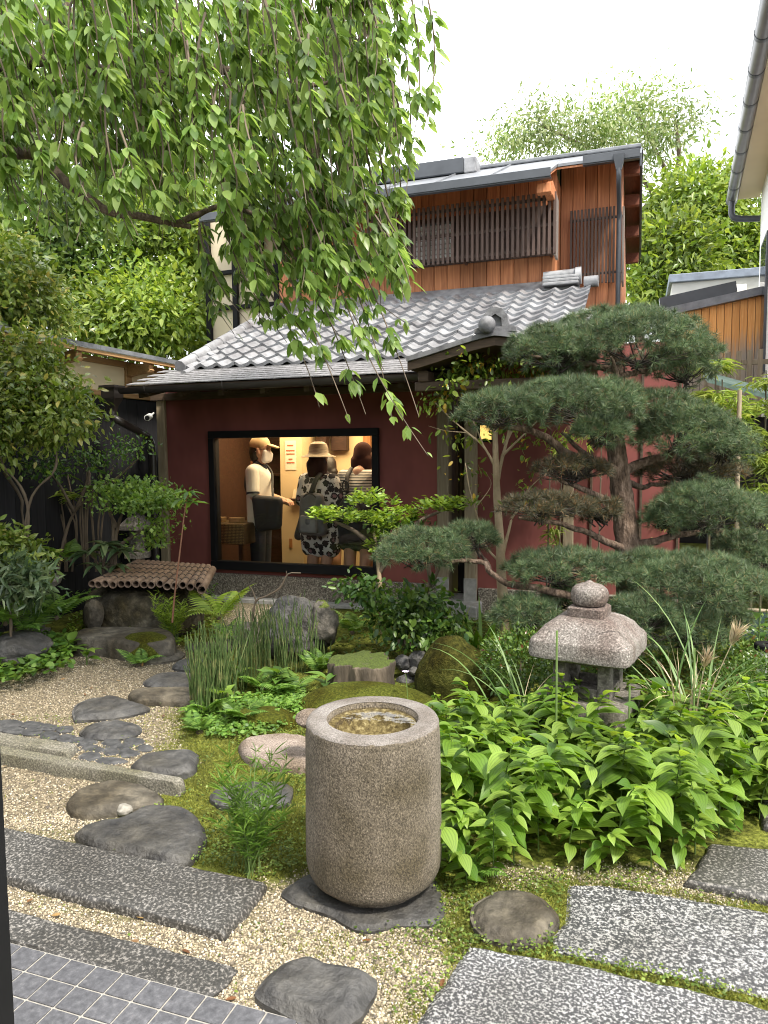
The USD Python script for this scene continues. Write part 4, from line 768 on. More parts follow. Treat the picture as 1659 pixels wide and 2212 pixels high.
# ---------------------------------------------------------------- right side: neighbours
M_NW = plain('white_render', (.74, .73, .7), .85, var=.05, scale=1.2)
M_SOF = plain('cream_soffit', (.68, .57, .38), .8, var=.06, scale=1.2)
nh = thing('white_house', 'white rendered house with a grey half-round gutter at the top right edge', 'house', ad(1700, 980, 9) * A(1, 1, 0))
gA, gB = ad(1668, -60, 6.6), ad(1580, 452, 12.2); gA[2] = gB[2] = (gA[2] + gB[2]) / 2
gd = unit(gB - gA); gs = A(gd[1], -gd[0], 0); M_GUT = plain('grey_gutter', (.12, .12, .125), .32, var=.15, spec=.6)
gl = np.linalg.norm(gB - gA); nseg = 8
for k in range(nseg):
    a, b = gA + gd * gl * k / nseg, gA + gd * gl * (k + .985) / nseg; obj('gutter_section', tube([a, b], .085, 12), M_GUT, nh, smooth=40)
    obj('gutter_clip', tube([b - gd * .03, b + gd * .03], .09, 12), M_CHAR, nh, smooth=40)
ov = .42
obj('soffit', hexa([gA + gs * .09, gB + gs * .09, gB + gs * ov, gA + gs * ov] + [p + A(0, 0, .06 + .25 * (i > 1)) for i, p in enumerate([gA + gs * .09, gB + gs * .09, gB + gs * ov, gA + gs * ov])]), M_SOF, nh)
w0, w1 = gA + gs * ov - gd * 1, gB + gs * ov - gd * .3
def wall_box(a, b, s, t, z0, z1): return hexa([A(*p[:2], z) for z in (z0, z1) for p in (a, b, b + s * t, a + s * t)])
obj('wall', wall_box(w0, w1, gs, 3.0, 0, gA[2] + .02), M_NW, nh)
obj('roof', hexa([gA - gd + A(0, 0, .1), gB + gd * .2 + A(0, 0, .1), gB + gd * .2 + gs * 4 + A(0, 0, 1.3), gA - gd + gs * 4 + A(0, 0, 1.3)] + [p + A(0, 0, .08) for p in (gA - gd + A(0, 0, .1), gB + gd * .2 + A(0, 0, .1), gB + gd * .2 + gs * 4 + A(0, 0, 1.3), gA - gd + gs * 4 + A(0, 0, 1.3))]), M_METR, nh)
obj('downpipe', tube(spline([gB - gd * .2, gB - gd * .2 - A(0, 0, .28), gB - gd * .2 - A(0, 0, .36) + gs * .1, gB - gd * .2 - A(0, 0, .4) + gs * ov], 14), .05, 9), M_CHAR, nh, smooth=40)
wq = w1 - gd * .6 - gs * .004
obj('window_frame', wall_box(wq - gd * .9, wq, -gs, .03, 2.6, 4.6), M_CHAR, nh); obj('pane', wall_box(wq - gd * .85, wq - gd * .05, -gs, .034, 2.65, 4.55), M_GLASS, nh)
# low grey annex
an = thing('grey_annex', 'low pale annex with a blue-grey metal cap beside the white house', 'building', ad(1560, 980, 15) * A(1, 1, 0))
a, b = ay(1452, 612, 15.2), ay(1642, 590, 15.2); zt = ay(1452, 612, 15.2)[2]
obj('wall', box((a[0], 15.2, 0), (b[0] + .1, 17, zt)), plain('annex_render', (.55, .54, .5), .85, var=.05), an)
obj('cap', cbox((a[0] - .06, 15.12, zt + .004), (b[0] + .1, 17.1, zt + .15), .01), plain('blue_grey_cap', (.17, .2, .25), .5), an)
obj('window_frame', cbox((ay(1577, 640, 15.19)[0], 15.14, ay(1577, 648, 15.2)[2]), (ay(1612, 640, 15.19)[0], 15.196, ay(1577, 617, 15.2)[2]), .01), M_NW, an)
# neighbour's plank gable
pg = thing('plank_shed', 'shed wall of orange boards weathered grey lower down, under a sloping metal edge', 'shed', ay(1550, 980, 12.5) * A(1, 1, 0))
M_OR = wood('orange_board', (.66, .28, .075), (.85, .46, .16), (14, 14, .7), .6, .1, .2, grey=((.36, .31, .25), 3.4, 3.8))
YP = 12.5; xl, xr = ay(1436, 690, YP)[0], ay(1720, 640, YP)[0]; zl, zr = ay(1436, 684, YP)[2], ay(1720, 622, YP)[2]; npk = 17
for k in range(npk):
    x0 = xl + (xr - xl) * k / npk; x1 = x0 + (xr - xl) / npk - .008; h0 = zl + (zr - zl) * k / npk; h1 = zl + (zr - zl) * (k + 1) / npk; y0 = YP + rng.uniform(0, .006)
    obj('board', hexa([(x0, y0, 2.0), (x1, y0, 2.0), (x1, YP + .03, 2.0), (x0, YP + .03, 2.0), (x0, y0, h0), (x1, y0, h1), (x1, YP + .03, h1), (x0, YP + .03, h0)]), M_OR, pg)
obj('back', hexa([(xl, YP + .04, 0), (xr, YP + .04, 0), (xr, 14.8, 0), (xl, 14.8, 0), (xl, YP + .04, zl), (xr, YP + .04, zr), (xr, 14.8, zr), (xl, 14.8, zl)]), M_DARKIN, pg)
obj('roof_edge', hexa([(xl - .1, YP - .1, zl - .02), (xr, YP - .1, zr + .0), (xr, 14.9, zr + .0), (xl - .1, 14.9, zl - .02), (xl - .1, YP - .1, zl + .1), (xr, YP - .1, zr + .12), (xr, 14.9, zr + .12), (xl - .1, 14.9, zl + .1)]), M_METR, pg)
p0, p1 = ay(1425, 664, 12.6), ay(1590, 628, 12.6)
for k in range(2): obj('ridge_panel', beam(p0 + A(0, .04 * k, -.1 + .16 * k), p1 + A(0, .04 * k, -.1 + .16 * k), .2, .155), M_CHAR, pg)
# picket fence and green-roofed lean-to
pk = thing('picket_fence', 'weathered picket fence below the orange plank shed', 'fence', ay(1610, 980, 10) * A(1, 1, 0))
for k in range(9):
    a = ay(1520 + 23 * k, 850, 10); obj('picket', cbox((a[0], 10, 1.0), (a[0] + .055, 10.02, ay(1540, 764 - k, 10)[2]), .004), M_POST, pk)
a = ay(1530, 786, 10); obj('rail', cbox((a[0] - .1, 10.022, a[2] - .03), (a[0] + 1.6, 10.05, a[2] + .03), .004), M_POST, pk)
lr = thing('lean_to_roof', 'low lean-to with a green copper roof edge at the right', 'roof', ay(1600, 980, 8.6) * A(1, 1, 0))
M_COP = stone('green_copper', [(.3, (.12, .2, .16)), (.7, (.3, .42, .34))], 14, .6, .2, 40)
a, b = ay(1528, 826, 8.4), ay(1760, 890, 8.4)
obj('roof', hexa([a, b, b + A(0, .8, .16), a + A(0, .8, .16), a + A(0, 0, .05), b + A(0, 0, .05), b + A(0, .8, .21), a + A(0, .8, .21)]), M_COP, lr)
obj('wall', box((a[0] + .1, 8.8, 0), (b[0], 9.2, b[2] - .02)), M_DARKIN, lr)
a, b = ay(1535, 757, 9.2), ay(1587, 786, 9.2)
obj('downspout_head', hexa([b + A(-.3, 0, .0), b + A(-.12, 0, .0), b + A(-.12, .2, 0), b + A(-.3, .2, 0), b + A(-.4, 0, .13), b, b + A(0, .2, 0), b + A(-.4, .2, .13)]), M_COP, lr)

# ---------------------------------------------------------------- house out of view behind the camera, placed to darken the shop window reflection
nr = thing('house_behind', None, None, (0, -2.5, 0), kind='structure')
M_OWN = plain('brown_wall', (.16, .12, .085), .85)
obj('wall', join([box((-6, -2.38, 0), (-1.25, -2.26, 2.75)), box((1.3, -2.38, 0), (4, -2.26, 2.75)), box((-1.25, -2.38, 2.15), (1.3, -2.26, 2.75))]), M_OWN, nr)
obj('inner_wall', join([box((-1.3, -6, 0), (-1.2, -2.4, 2.6)), box((1.25, -6, 0), (1.35, -2.4, 2.6)), box((-1.2, -6.1, 0), (1.25, -6, 2.6)), box((-1.3, -6, 2.6), (1.35, -2.4, 2.7))]), M_OWN, nr)
obj('floor', box((-1.2, -6, -.05), (1.25, -2.4, .015)), M_DKW, nr)
rf2 = obj('roof', hexa([(-6.3, -1.7, 2.78), (4.3, -1.7, 2.78), (4.3, -5.2, 4.3), (-6.3, -5.2, 4.3), (-6.3, -1.7, 2.86), (4.3, -1.7, 2.86), (4.3, -5.2, 4.38), (-6.3, -5.2, 4.38)]), M_KAWARA2, nr)
for k in range(34): obj('tile_row', tube([(-6.1 + .31 * k, -1.67, 2.87), (-6.1 + .31 * k, -5.2, 4.4)], .06, 8), M_KAWARA2, rf2, smooth=40)
# ---------------------------------------------------------------- rocks, trough, lantern
G_MOSS2 = stone('dark_moss_rock', [(.3, (.02, .022, .006)), (.5, (.055, .06, .012)), (.7, (.12, .12, .03))], 40, .95, 1.0, 90, 7, big=(.5, .42, .32), bscale=4, dist=.02, spec=.1)
def rock(name, u, v, d, ru, rv, mt, label, seed, rz=None, cat='rock', cuts=8, amp=.13, flat=None, sub=4, rd=None):
    c = ad(u, v, d); r = px(ru, d); return obj(name, boulder(c, (r, rd or r * .85, px(rv, d)), seed, sub, amp, cuts, flat), mt, smooth=32, label=label, cat=cat)
rock('boulder', 985, 1480, 4.45, 88, 105, G_MOSS2, 'big moss-covered boulder between the dark rocks and the clipped azalea', 11, cuts=7, amp=.16)
rock('boulder', 203, 1327, 5.75, 22, 34, G_BROWN, 'small upright boulder in front of the stone trough', 12, cuts=4)
rock('boulder', 45, 1403, 5.1, 74, 38, G_DARK, 'low black cracked rock above the heart-leaved ground cover', 13, cuts=10)
rock('boulder', 640, 1370, 5.35, 85, 78, G_DARK, 'jagged grey rock behind the horsetails, lichen on its left side', 14, cuts=14, amp=.24)
rock('boulder', 700, 1345, 5.2, 36, 50, G_MOSSY, 'rough brown rock right of the jagged grey one', 15, cuts=10, amp=.2)
for k, (u, v, a, b, t) in enumerate([(870, 1433, 19, 19, 'upper left'), (906, 1426, 25, 21, 'upper right'), (876, 1474, 22, 18, 'lower left'), (912, 1464, 20, 14, 'middle right'), (893, 1450, 13, 10, 'innermost and smallest'), (920, 1500, 16, 13, 'lowest, greyer')]):
    rock('dark_rock', u, v, 4.75 - .02 * k, a, b, G_DARK, f'dark rounded rock of the pile beside the stump-like rock, {t}', 20 + k, cuts=5)
# stump-like rock
c = ad(783, 1478, 4.55); th = np.linspace(0, 2 * np.pi, 90, endpoint=False); rr = px(70, 4.55) * (1 + .34 * (meshkit.fbm(np.column_stack([np.cos(th) * 1.9, np.sin(th) * 1.6, th * 0]), 2, 9) - .5) * 2 + .1 * (meshkit.fbm(np.column_stack([np.cos(th) * 7, np.sin(th) * 7, th * 0]), 3, 2) - .5))
zs = [-.1, .03, .09, .14, .17, .185, .192, .196, .198]; sc = [1.06, 1.03, 1.0, 1.0, 1.0, .97, .7, .4, .02]
v = np.vstack([np.column_stack([c[0] + rr * s * np.cos(th), c[1] + rr * s * .85 * np.sin(th), 0 * th + z]) for z, s in zip(zs, sc)])
i, j = np.meshgrid(np.arange(8), np.arange(90), indexing='ij'); k = (j + 1) % 90; f = np.stack([i * 90 + j, i * 90 + k, (i + 1) * 90 + k, (i + 1) * 90 + j], -1).reshape(-1, 4)
v = v + (meshkit.fbm(v * A(14, 14, 3), 4, 3)[:, None] - .5) * .08 * A(1, 1, .5)
G_STUMP = stone('stump_rock', [(.3, (.025, .02, .015)), (.5, (.07, .056, .04)), (.7, (.17, .135, .1))], 9, .8, .8, 16, 8, dist=.03, stretch=(1, 1, .22), moss=(.05, .07, .01), mossamt=1.15)
obj('stump_rock', (v, f), G_STUMP, smooth=40, label='stump-like brown rock with ribbed sides and a mossy flat top', cat='rock')
c = ad(800, 1520, 4.15); obj('moss_mound', boulder(A(c[0], c[1], -.02), (px(175, 4.15), .3, .16), 41, 4, .05, 2), G_MOSS, smooth=True, label='low moss mound right behind the basin', cat='moss mound')
c = ad(570, 1540, 4.0); obj('moss_mound', boulder(A(c[0], c[1], -.03), (.24, .16, .1), 42, 4, .14, 4), G_MOSS, smooth=True, label='small moss mound at the foot of the horsetails', cat='moss mound')
c = ad(315, 1385, 5.3); obj('moss_mound', boulder(A(c[0], c[1], .06), (.22, .17, .12), 43, 4, .07, 2), G_MOSS, smooth=True, label='moss cushion on the end of the thick block by the trough', cat='moss mound')
rock('boulder', 672, 1552, 3.35, 34, 20, G_GRAN, 'pinkish rock touching the back of the basin on its left', 44, cuts=3)
# trough and its tube lid
c = ad(310, 1320, 6.15); G_TR = stone('trough_rock', [(.3, (.028, .026, .02)), (.5, (.075, .068, .05)), (.7, (.17, .155, .12))], 15, .85, .9, 24, 9, big=(.7, .6, .35), dist=.025, moss=(.05, .065, .01), mossamt=.42)
v, f = boulder((0, 0, 0), (1, 1, 1), 51, 5, .07, 2); v = np.sign(v) * np.abs(v) ** .5; t_ = A(_r0[0], _r0[1], 0); n_ = A(-_r0[1], _r0[0], 0)
v = c * A(1, 1, 0) + v[:, :1] * A(1, -.12, 0) * px(118, 6.15) + v[:, 1:2] * A(.1, 1, 0) * .34 + (v[:, 2:] * .24 + .14) * A(0, 0, 1)
obj('stone_trough', noise_disp((v, f), .03, 6, 3), G_TR, smooth=35, label='dark mossy boulder trough under a lid of brown tubes', cat='stone trough')
ld = thing('tube_lid', 'lid of short brown tubes tied with black cord on the stone trough', 'lid', c * A(1, 1, 0) + A(0, 0, .4))
M_TUBE = stone('brown_tube', [(.3, (.09, .062, .045)), (.5, (.17, .12, .088)), (.7, (.27, .2, .15))], 12, .7, .2, 60, 5, dist=.003, big=(.7, .65, .6))
M_CORD = plain('black_cord', (.012, .011, .01), .8)
fl0, fr0, bl0, br0 = ad(193, 1263, 5.72), ad(428, 1272, 5.55), ad(300, 1222, 6.75), ad(450, 1232, 6.4)
for p in (fl0, fr0): p[2] = .46
for p in (bl0, br0): p[2] = .48
for k in range(15):
    s = k / 14; a, b = fl0 + (fr0 - fl0) * s, bl0 + (br0 - bl0) * s; a = a + (b - a) * rng.uniform(0, .05) + A(0, 0, rng.uniform(-.008, .008)); r = np.linalg.norm(fr0 - fl0) / 30
    tb_ = obj('tube', pipe([a + (b - a) * q for q in (0, .3, .6, 1)], r * .98, r * .74, 12), M_TUBE, ld, smooth=40)
    for q in (.18, .38, .58, .78): obj('cord_loop', tube([a + (b - a) * q, a + (b - a) * (q + .022)], r * 1.07, 10), M_CORD, tb_)
obj('edge_tube', pipe([fr0 + A(.03, 0, -.02), br0 + A(.04, 0, -.02)], .035, .026, 10), M_TUBE, ld, smooth=40)

# snow-viewing stone lantern
LD = 3.6; lc = ad(1270, 1540, LD); Z = lambda vv: ad(1270, vv, LD)[2]; w_ = px(1, LD)
ln = thing('stone_lantern', 'squat granite lantern with a wide hipped roof and round finial', 'stone lantern', A(lc[0], lc[1], 0))
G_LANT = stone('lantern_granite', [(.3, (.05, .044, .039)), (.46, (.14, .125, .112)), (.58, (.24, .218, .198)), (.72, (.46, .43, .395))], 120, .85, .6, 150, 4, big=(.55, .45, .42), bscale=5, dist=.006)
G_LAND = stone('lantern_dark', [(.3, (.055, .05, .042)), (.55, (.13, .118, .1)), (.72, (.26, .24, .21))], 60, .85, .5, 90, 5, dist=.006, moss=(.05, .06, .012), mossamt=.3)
RZ_ = math.radians(-11)
def lathe4(prof, rnd=.16, n=72, rz=RZ_):
    """square-plan stone turned from (half-width, z): rounded corners"""
    a = np.linspace(0, 2 * np.pi, n, endpoint=False); e = 2 / rnd; q = (np.abs(np.cos(a)) ** e + np.abs(np.sin(a)) ** e) ** (-1 / e)
    v = np.vstack([np.column_stack([h * q * np.cos(a + rz), h * q * np.sin(a + rz), 0 * a + z]) for h, z in prof]); m = len(prof)
    i, j = np.meshgrid(np.arange(m - 1), np.arange(n), indexing='ij'); k = (j + 1) % n; f = np.stack([i * n + j, i * n + k, (i + 1) * n + k, (i + 1) * n + j], -1).reshape(-1, 4)
    return v + A(lc[0], lc[1], 0), np.vstack([f[:, [0, 1, 2]], f[:, [0, 2, 3]]])
zr, ze = Z(1404), Z(1376)
hw = 105 * w_
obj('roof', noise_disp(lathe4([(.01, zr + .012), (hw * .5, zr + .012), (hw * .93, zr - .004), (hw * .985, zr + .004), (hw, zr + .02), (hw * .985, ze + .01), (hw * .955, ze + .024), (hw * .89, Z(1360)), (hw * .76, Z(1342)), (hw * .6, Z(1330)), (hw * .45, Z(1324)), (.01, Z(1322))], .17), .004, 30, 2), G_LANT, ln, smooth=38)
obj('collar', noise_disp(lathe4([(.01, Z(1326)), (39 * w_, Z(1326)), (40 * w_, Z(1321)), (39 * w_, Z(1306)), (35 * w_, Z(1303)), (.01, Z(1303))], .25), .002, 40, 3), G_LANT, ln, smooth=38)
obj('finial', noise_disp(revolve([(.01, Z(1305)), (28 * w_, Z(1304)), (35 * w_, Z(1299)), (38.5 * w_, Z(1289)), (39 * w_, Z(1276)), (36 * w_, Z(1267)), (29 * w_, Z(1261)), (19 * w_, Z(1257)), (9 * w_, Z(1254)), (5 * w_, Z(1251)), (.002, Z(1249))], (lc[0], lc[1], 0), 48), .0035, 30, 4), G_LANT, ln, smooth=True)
# light chamber: four walls with square openings
zc0, zc1 = Z(1490), zr + .014; hc, wd = 60 * w_, .032
def rotz(m): v, f = m; x, y = v[:, 0].copy(), v[:, 1].copy(); return np.column_stack([x * math.cos(RZ_) - y * math.sin(RZ_) + lc[0], x * math.sin(RZ_) + y * math.cos(RZ_) + lc[1], v[:, 2]]), f
parts = []
for sx in (-1, 1):
    for sy in (-1, 1): parts.append(cbox((sx * hc, sy * hc, zc0), (sx * (hc - .062), sy * (hc - .062), zc1), .005))
for lo, hi in ((zc1 - .05, zc1 - .001), (zc0 + .001, zc0 + .05)):
    for s in (-1, 1):
        parts += [cbox((-hc + .063, s * (hc - .004), lo), (hc - .063, s * (hc - wd), hi), .003), cbox((s * (hc - .004), -hc + .063, lo), (s * (hc - wd), hc - .063, hi), .003)]
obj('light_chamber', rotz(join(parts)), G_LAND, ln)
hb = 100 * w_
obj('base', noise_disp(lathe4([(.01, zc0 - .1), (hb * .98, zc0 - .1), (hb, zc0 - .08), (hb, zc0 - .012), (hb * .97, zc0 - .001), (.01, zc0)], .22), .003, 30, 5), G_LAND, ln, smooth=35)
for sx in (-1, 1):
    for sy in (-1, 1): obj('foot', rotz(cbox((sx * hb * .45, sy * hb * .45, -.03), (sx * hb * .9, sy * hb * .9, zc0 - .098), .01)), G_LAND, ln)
# dim lantern by the wall, and a stone lantern roof at the left
l2 = ad(322, 1150, 7.2); l2[2] = 0; l2 = A(-4.78, 6.15, 0)
d2 = thing('stone_lantern', 'dim old stone lantern half hidden by the maple next to the corner post', 'stone lantern', l2)
for nm, pr_ in (('base', [(.01, 0), (.13, 0), (.13, .1), (.01, .1)]), ('shaft', [(.01, .1), (.07, .1), (.065, .4), (.075, .42), (.01, .42)]), ('light_chamber', [(.01, .5), (.085, .5), (.085, .72), (.01, .72)]), ('platform', [(.01, .42), (.14, .43), (.14, .49), (.01, .5)]), ('roof', [(.01, .72), (.19, .72), (.19, .76), (.07, .86), (.01, .87)]), ('finial', [(.01, .86), (.05, .88), (.05, .93), (.001, .97)])):
    obj(nm, noise_disp(revolve(pr_, l2, 6 if nm != 'finial' else 14), .004, 14, 1), G_LAND, d2, smooth=30)
l3 = ad(60, 1262, 5.6); l3[2] = 0
d3 = thing('stone_lantern', 'low old lantern at the left edge, its dark roof corner showing above the ferns', 'stone lantern', l3)
zz3 = ad(60, 1250, 5.6)[2]
for nm, pr_ in (('base', [(.01, 0), (.16, 0), (.15, .12), (.01, .12)]), ('light_chamber', [(.01, .12), (.11, .12), (.11, zz3 - .07), (.01, zz3 - .07)]), ('roof', [(.01, zz3 - .07), (.24, zz3 - .06), (.26, zz3 - .01), (.24, zz3 + .005), (.1, zz3 + .06), (.01, zz3 + .07)])):
    obj(nm, noise_disp(revolve(pr_, l3, 6), .006, 12, 1), G_LAND, d3, smooth=30)
# garden light, net
pt = ad(1656, 1412, 4.3); g_ = thing('garden_light', 'white garden light with a black cap at the right edge', 'garden light', pt * A(1, 1, 0))
obj('shade', revolve([(.01, pt[2] - .1), (.062, pt[2] - .1), (.064, pt[2] + .02), (.01, pt[2] + .02)], pt * A(1, 1, 0), 24), M_WP, g_, smooth=35)
obj('cap', revolve([(.01, pt[2] + .021), (.068, pt[2] + .021), (.068, pt[2] + .055), (.06, pt[2] + .062), (.01, pt[2] + .062)], pt * A(1, 1, 0), 24), M_FRAME, g_, smooth=35)
obj('stem', tube([pt * A(1, 1, 0), pt - A(0, 0, .101)], .02, 8), M_FRAME, g_)
a, b = ad(1596, 1320, 5.6), ad(1760, 1330, 5.6); nt = thing('net_screen', 'dark green net screen on a bamboo rail at the right edge', 'net screen', a * A(1, 1, 0))
M_NET = stone('green_net', [(.42, (.01, .02, .016)), (.55, (.03, .06, .05))], 90, .8, .1, 90)
obj('net', hexa([a - A(0, 0, .3), b - A(0, 0, .3), b + A(0, .02, -.3), a + A(0, .02, -.3), a, b, b + A(0, .02, 0), a + A(0, .02, 0)]), M_NET, nt)
obj('rail', tube([a + A(-.05, 0, .015), b + A(0, 0, .015)], .014, 7), M_POST, nt)
obj('post', tube([a * A(1, 1, 0), a + A(0, 0, .02)], .014, 7), M_POST, nt)

# ---------------------------------------------------------------- bark and leaf materials
M_BARK = stone('brown_bark', [(.3, (.035, .025, .018)), (.5, (.1, .072, .052)), (.7, (.2, .15, .11))], 28, .9, 1.0, 34, 7, dist=.02, stretch=(1, 1, .35))
M_PBARK = stone('pine_bark', [(.32, (.03, .02, .014)), (.5, (.11, .075, .052)), (.7, (.23, .17, .13))], 30, .95, 1.0, 30, 7, dist=.035, stretch=(1, 1, .4))
M_SMOOTH = stone('smooth_bark', [(.3, (.28, .21, .13)), (.6, (.42, .33, .22)), (.8, (.5, .42, .32))], 9, .7, .3, 30, 5, big=(.7, .68, .62), dist=.006)
M_TWIG = plain('twig', (.1, .075, .05), .85, var=.4)
L_CHERRY = leafm('cherry_leaf', (.075, .145, .03), (.165, .275, .06), (.3, .42, .12), .5, .38, clump=1.2)
L_TREE = leafm('evergreen_leaf', (.04, .085, .016), (.09, .165, .028), (.18, .265, .05), .3, .35, clump=.7)
L_TREE2 = leafm('bright_tree_leaf', (.075, .135, .018), (.16, .25, .035), (.28, .36, .07), .38, .4, clump=.7)
L_PALE = leafm('pale_tree_leaf', (.08, .14, .03), (.18, .27, .07), (.38, .42, .22), .4, .5, clump=.5)
L_OLIVE = leafm('olive_leaf', (.075, .135, .018), (.16, .235, .035), (.3, .36, .09), .28, .3, odd=((.42, .38, .1), .05))
L_CAM = leafm('lit_bright_leaf', (.07, .13, .015), (.16, .27, .03), (.28, .39, .06), .32, .3, clump=3)  # brighter copy holds the camellia's top light in its colour; also clover
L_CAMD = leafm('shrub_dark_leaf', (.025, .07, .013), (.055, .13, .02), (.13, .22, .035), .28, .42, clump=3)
L_STEW = leafm('yellowing_leaf', (.07, .13, .018), (.14, .22, .03), (.25, .33, .06), .4, .4, odd=((.5, .36, .05), .1), clump=3)
L_PINE = leafm('pine_needle', (.03, .065, .03), (.078, .13, .056), (.17, .235, .105), .12, .45, odd=((.2, .15, .06), .06), clump=5)
L_PINED = leafm('dark_brown_pine_needle', (.03, .035, .018), (.06, .065, .032), (.12, .1, .05), .12, .5, odd=((.2, .11, .04), .12), clump=4)  # darker, browner needle tone for the underside and sparse pads
L_LILY = leafm('lily_leaf', (.075, .165, .018), (.145, .26, .033), (.245, .37, .06), .4, .42, odd=((.3, .32, .07), .012), clump=2.5, veins=True)
L_FERN = leafm('fern_leaf', (.06, .145, .018), (.125, .245, .034), (.2, .34, .06), .36, .5, clump=4)
L_FERNY = leafm('yellow_fern', (.16, .26, .025), (.24, .36, .04), (.34, .45, .07), .4, .5)
L_MAPLE = leafm('maple_leaf', (.08, .17, .025), (.14, .25, .04), (.22, .33, .07), .4, .5, clump=3)
L_BLUE = leafm('blue_green_leaf', (.05, .095, .04), (.1, .165, .07), (.18, .24, .11), .25, .4)
L_HEART = leafm('heart_leaf', (.05, .12, .018), (.105, .215, .032), (.19, .32, .055), .38, .5, clump=4)
L_AZA = leafm('azalea_leaf', (.03, .07, .012), (.065, .13, .02), (.14, .22, .04), .28, .35, odd=((.14, .06, .03), .03), clump=5)
L_BAM = leafm('bamboo_leaf', (.12, .2, .025), (.22, .32, .05), (.38, .45, .11), .42, .5, clump=3)
L_GRASS = leafm('pampas_blade', (.06, .13, .03), (.12, .22, .06), (.22, .33, .12), .3, .4)
L_DRY = plain('dry_straw', (.5, .4, .26), .8, var=.35, scale=20)
L_HORSE = stone('horsetail_stem', [(.3, (.025, .045, .012)), (.52, (.065, .105, .03)), (.66, (.15, .16, .06)), (.78, (.22, .16, .09))], 14, .5, .1, 60, 3)
L_IRIS = leafm('iris_blade', (.05, .13, .015), (.1, .22, .025), (.17, .32, .04), .35, .35)
M_STEM = plain('green_stem', (.1, .16, .04), .6, var=.3)

# ---------------------------------------------------------------- pine
PD = 4.9
pine = thing('pine_tree', 'old cloud-pruned pine with flat needle pads behind the stone lantern', 'pine tree', ad(1357, 1215, PD) * A(1, 1, 0))
def W(pts): return [ad(u, v, d) for u, v, d in pts]
tr = W([(1362, 1420, PD), (1357, 1215, PD), (1352, 1140, PD), (1342, 1060, PD + .02), (1335, 1000, PD), (1330, 940, PD - .02), (1342, 870, PD + .05), (1335, 800, PD + .05), (1320, 745, PD)])
tp = spline(tr, 60); v, f = tube(tp, np.interp(np.linspace(0, 1, 60), [0, .3, .55, .75, 1], [.088, .075, .062, .05, .025]), 18)
obj('trunk', noise_disp((v, f), .011, 26, 2), M_PBARK, pine, smooth=40)
for pts, r in (([(1338, 1020, PD), (1290, 1003, PD - .1), (1235, 985, PD - .2), (1180, 945, PD - .3), (1120, 925, PD - .35), (1060, 915, PD - .4)], .04), ([(1285, 1000, PD - .1), (1250, 970, PD), (1215, 935, PD + .1)], .025), ([(1338, 1022, PD), (1385, 1000, PD + .05), (1440, 985, PD), (1490, 955, PD - .05), (1560, 960, PD)], .036),
        ([(1345, 1095, PD), (1300, 1075, PD - .2), (1250, 1052, PD - .25), (1215, 1040, PD - .3), (1180, 1020, PD - .3)], .024), ([(1355, 1188, PD), (1310, 1170, PD - .15), (1255, 1145, PD - .25), (1200, 1128, PD - .35), (1120, 1118, PD - .4)], .028), ([(1365, 1180, PD), (1430, 1165, PD - .1), (1500, 1152, PD - .1), (1560, 1145, PD - .1)], .032),
        ([(1345, 1040, PD), (1400, 1050, PD + .3), (1480, 1040, PD + .35)], .025), ([(1338, 800, PD), (1280, 790, PD + .02), (1200, 775, PD + .05), (1140, 770, PD)], .026), ([(1335, 810, PD), (1400, 800, PD + .1), (1470, 780, PD + .1)], .024), ([(1340, 850, PD), (1330, 800, PD - .2), (1320, 770, PD - .3)], .02),
        ([(1358, 1290, PD), (1310, 1300, PD - .35), (1240, 1288, PD - .5), (1160, 1272, PD - .45), (1100, 1262, PD - .4), (1062, 1238, PD - .35), (1040, 1215, PD - .3), (985, 1213, PD - .3), (915, 1210, PD - .25)], .03), ([(1365, 1250, PD), (1450, 1265, PD - .3), (1540, 1290, PD - .4)], .035), ([(1362, 1240, PD), (1300, 1235, PD - .3), (1200, 1230, PD - .4)], .03), ([(1062, 1238, PD - .35), (1040, 1200, PD - .2), (1020, 1170, PD - .2)], .014)):
    p = spline(W(pts), 30); p[4:] += .018 * (np.stack([meshkit.fbm(p * 9 + 7 * q, 3) for q in range(3)], -1) - .5)[4:] * 2
    obj('branch', noise_disp(tube(p, np.linspace(r, r * .38, 30), 10), .006, 30, 5), M_PBARK, pine, smooth=40)
def pad(u, v, du, dv, d, dens=1.0, mt=None, nl=.052, dep=.75, under=.5, k=46):
    c = ad(u, v, d); ru, rv = px(du, d), px(dv, d); rd = ru * dep; n = int(dens * (3100 * (ru * rd) + 2900 * rv * (ru + rd) * .5) + 60)
    q = unit(rng.normal(size=(n * 2, 3)) + A(0, 0, .25)); q = q[(q[:, 2] > -.12) | (rng.random(n * 2) < under * .35)][:n]
    lum = .66 + .66 * meshkit.fbm(q * A(4, 4, 2.5) + c * 3, 4)
    loc = q * A(1, 1, .92) * lum[:, None]; loc[:, 2] = np.where(loc[:, 2] < 0, loc[:, 2] * .55, loc[:, 2])
    dirs_ = t_ * loc[:, :1] * ru + n_ * loc[:, 1:2] * rd + A(0, 0, 1) * (loc[:, 2:] * 1.25 - .25) * rv; P = c + dirs_
    inner = rng.random(len(P)) < .25; P[inner] = c + dirs_[inner] * rng.uniform(.6, .92, (inner.sum(), 1))
    O = unit(t_ * q[:, :1] / ru + n_ * q[:, 1:2] / rd + A(0, 0, 1) * (q[:, 2:] + .35) / rv)
    m = len(P); PP = np.repeat(P, k, 0); D = unit(np.repeat(O, k, 0) * .6 + unit(rng.normal(size=(m * k, 3)))); L = nl * rng.uniform(.75, 1.1, m * k)
    return leaves(PP + D * .004, D, rng.normal(size=(m * k, 3)), L, .0024, T_NEEDLE), P, c
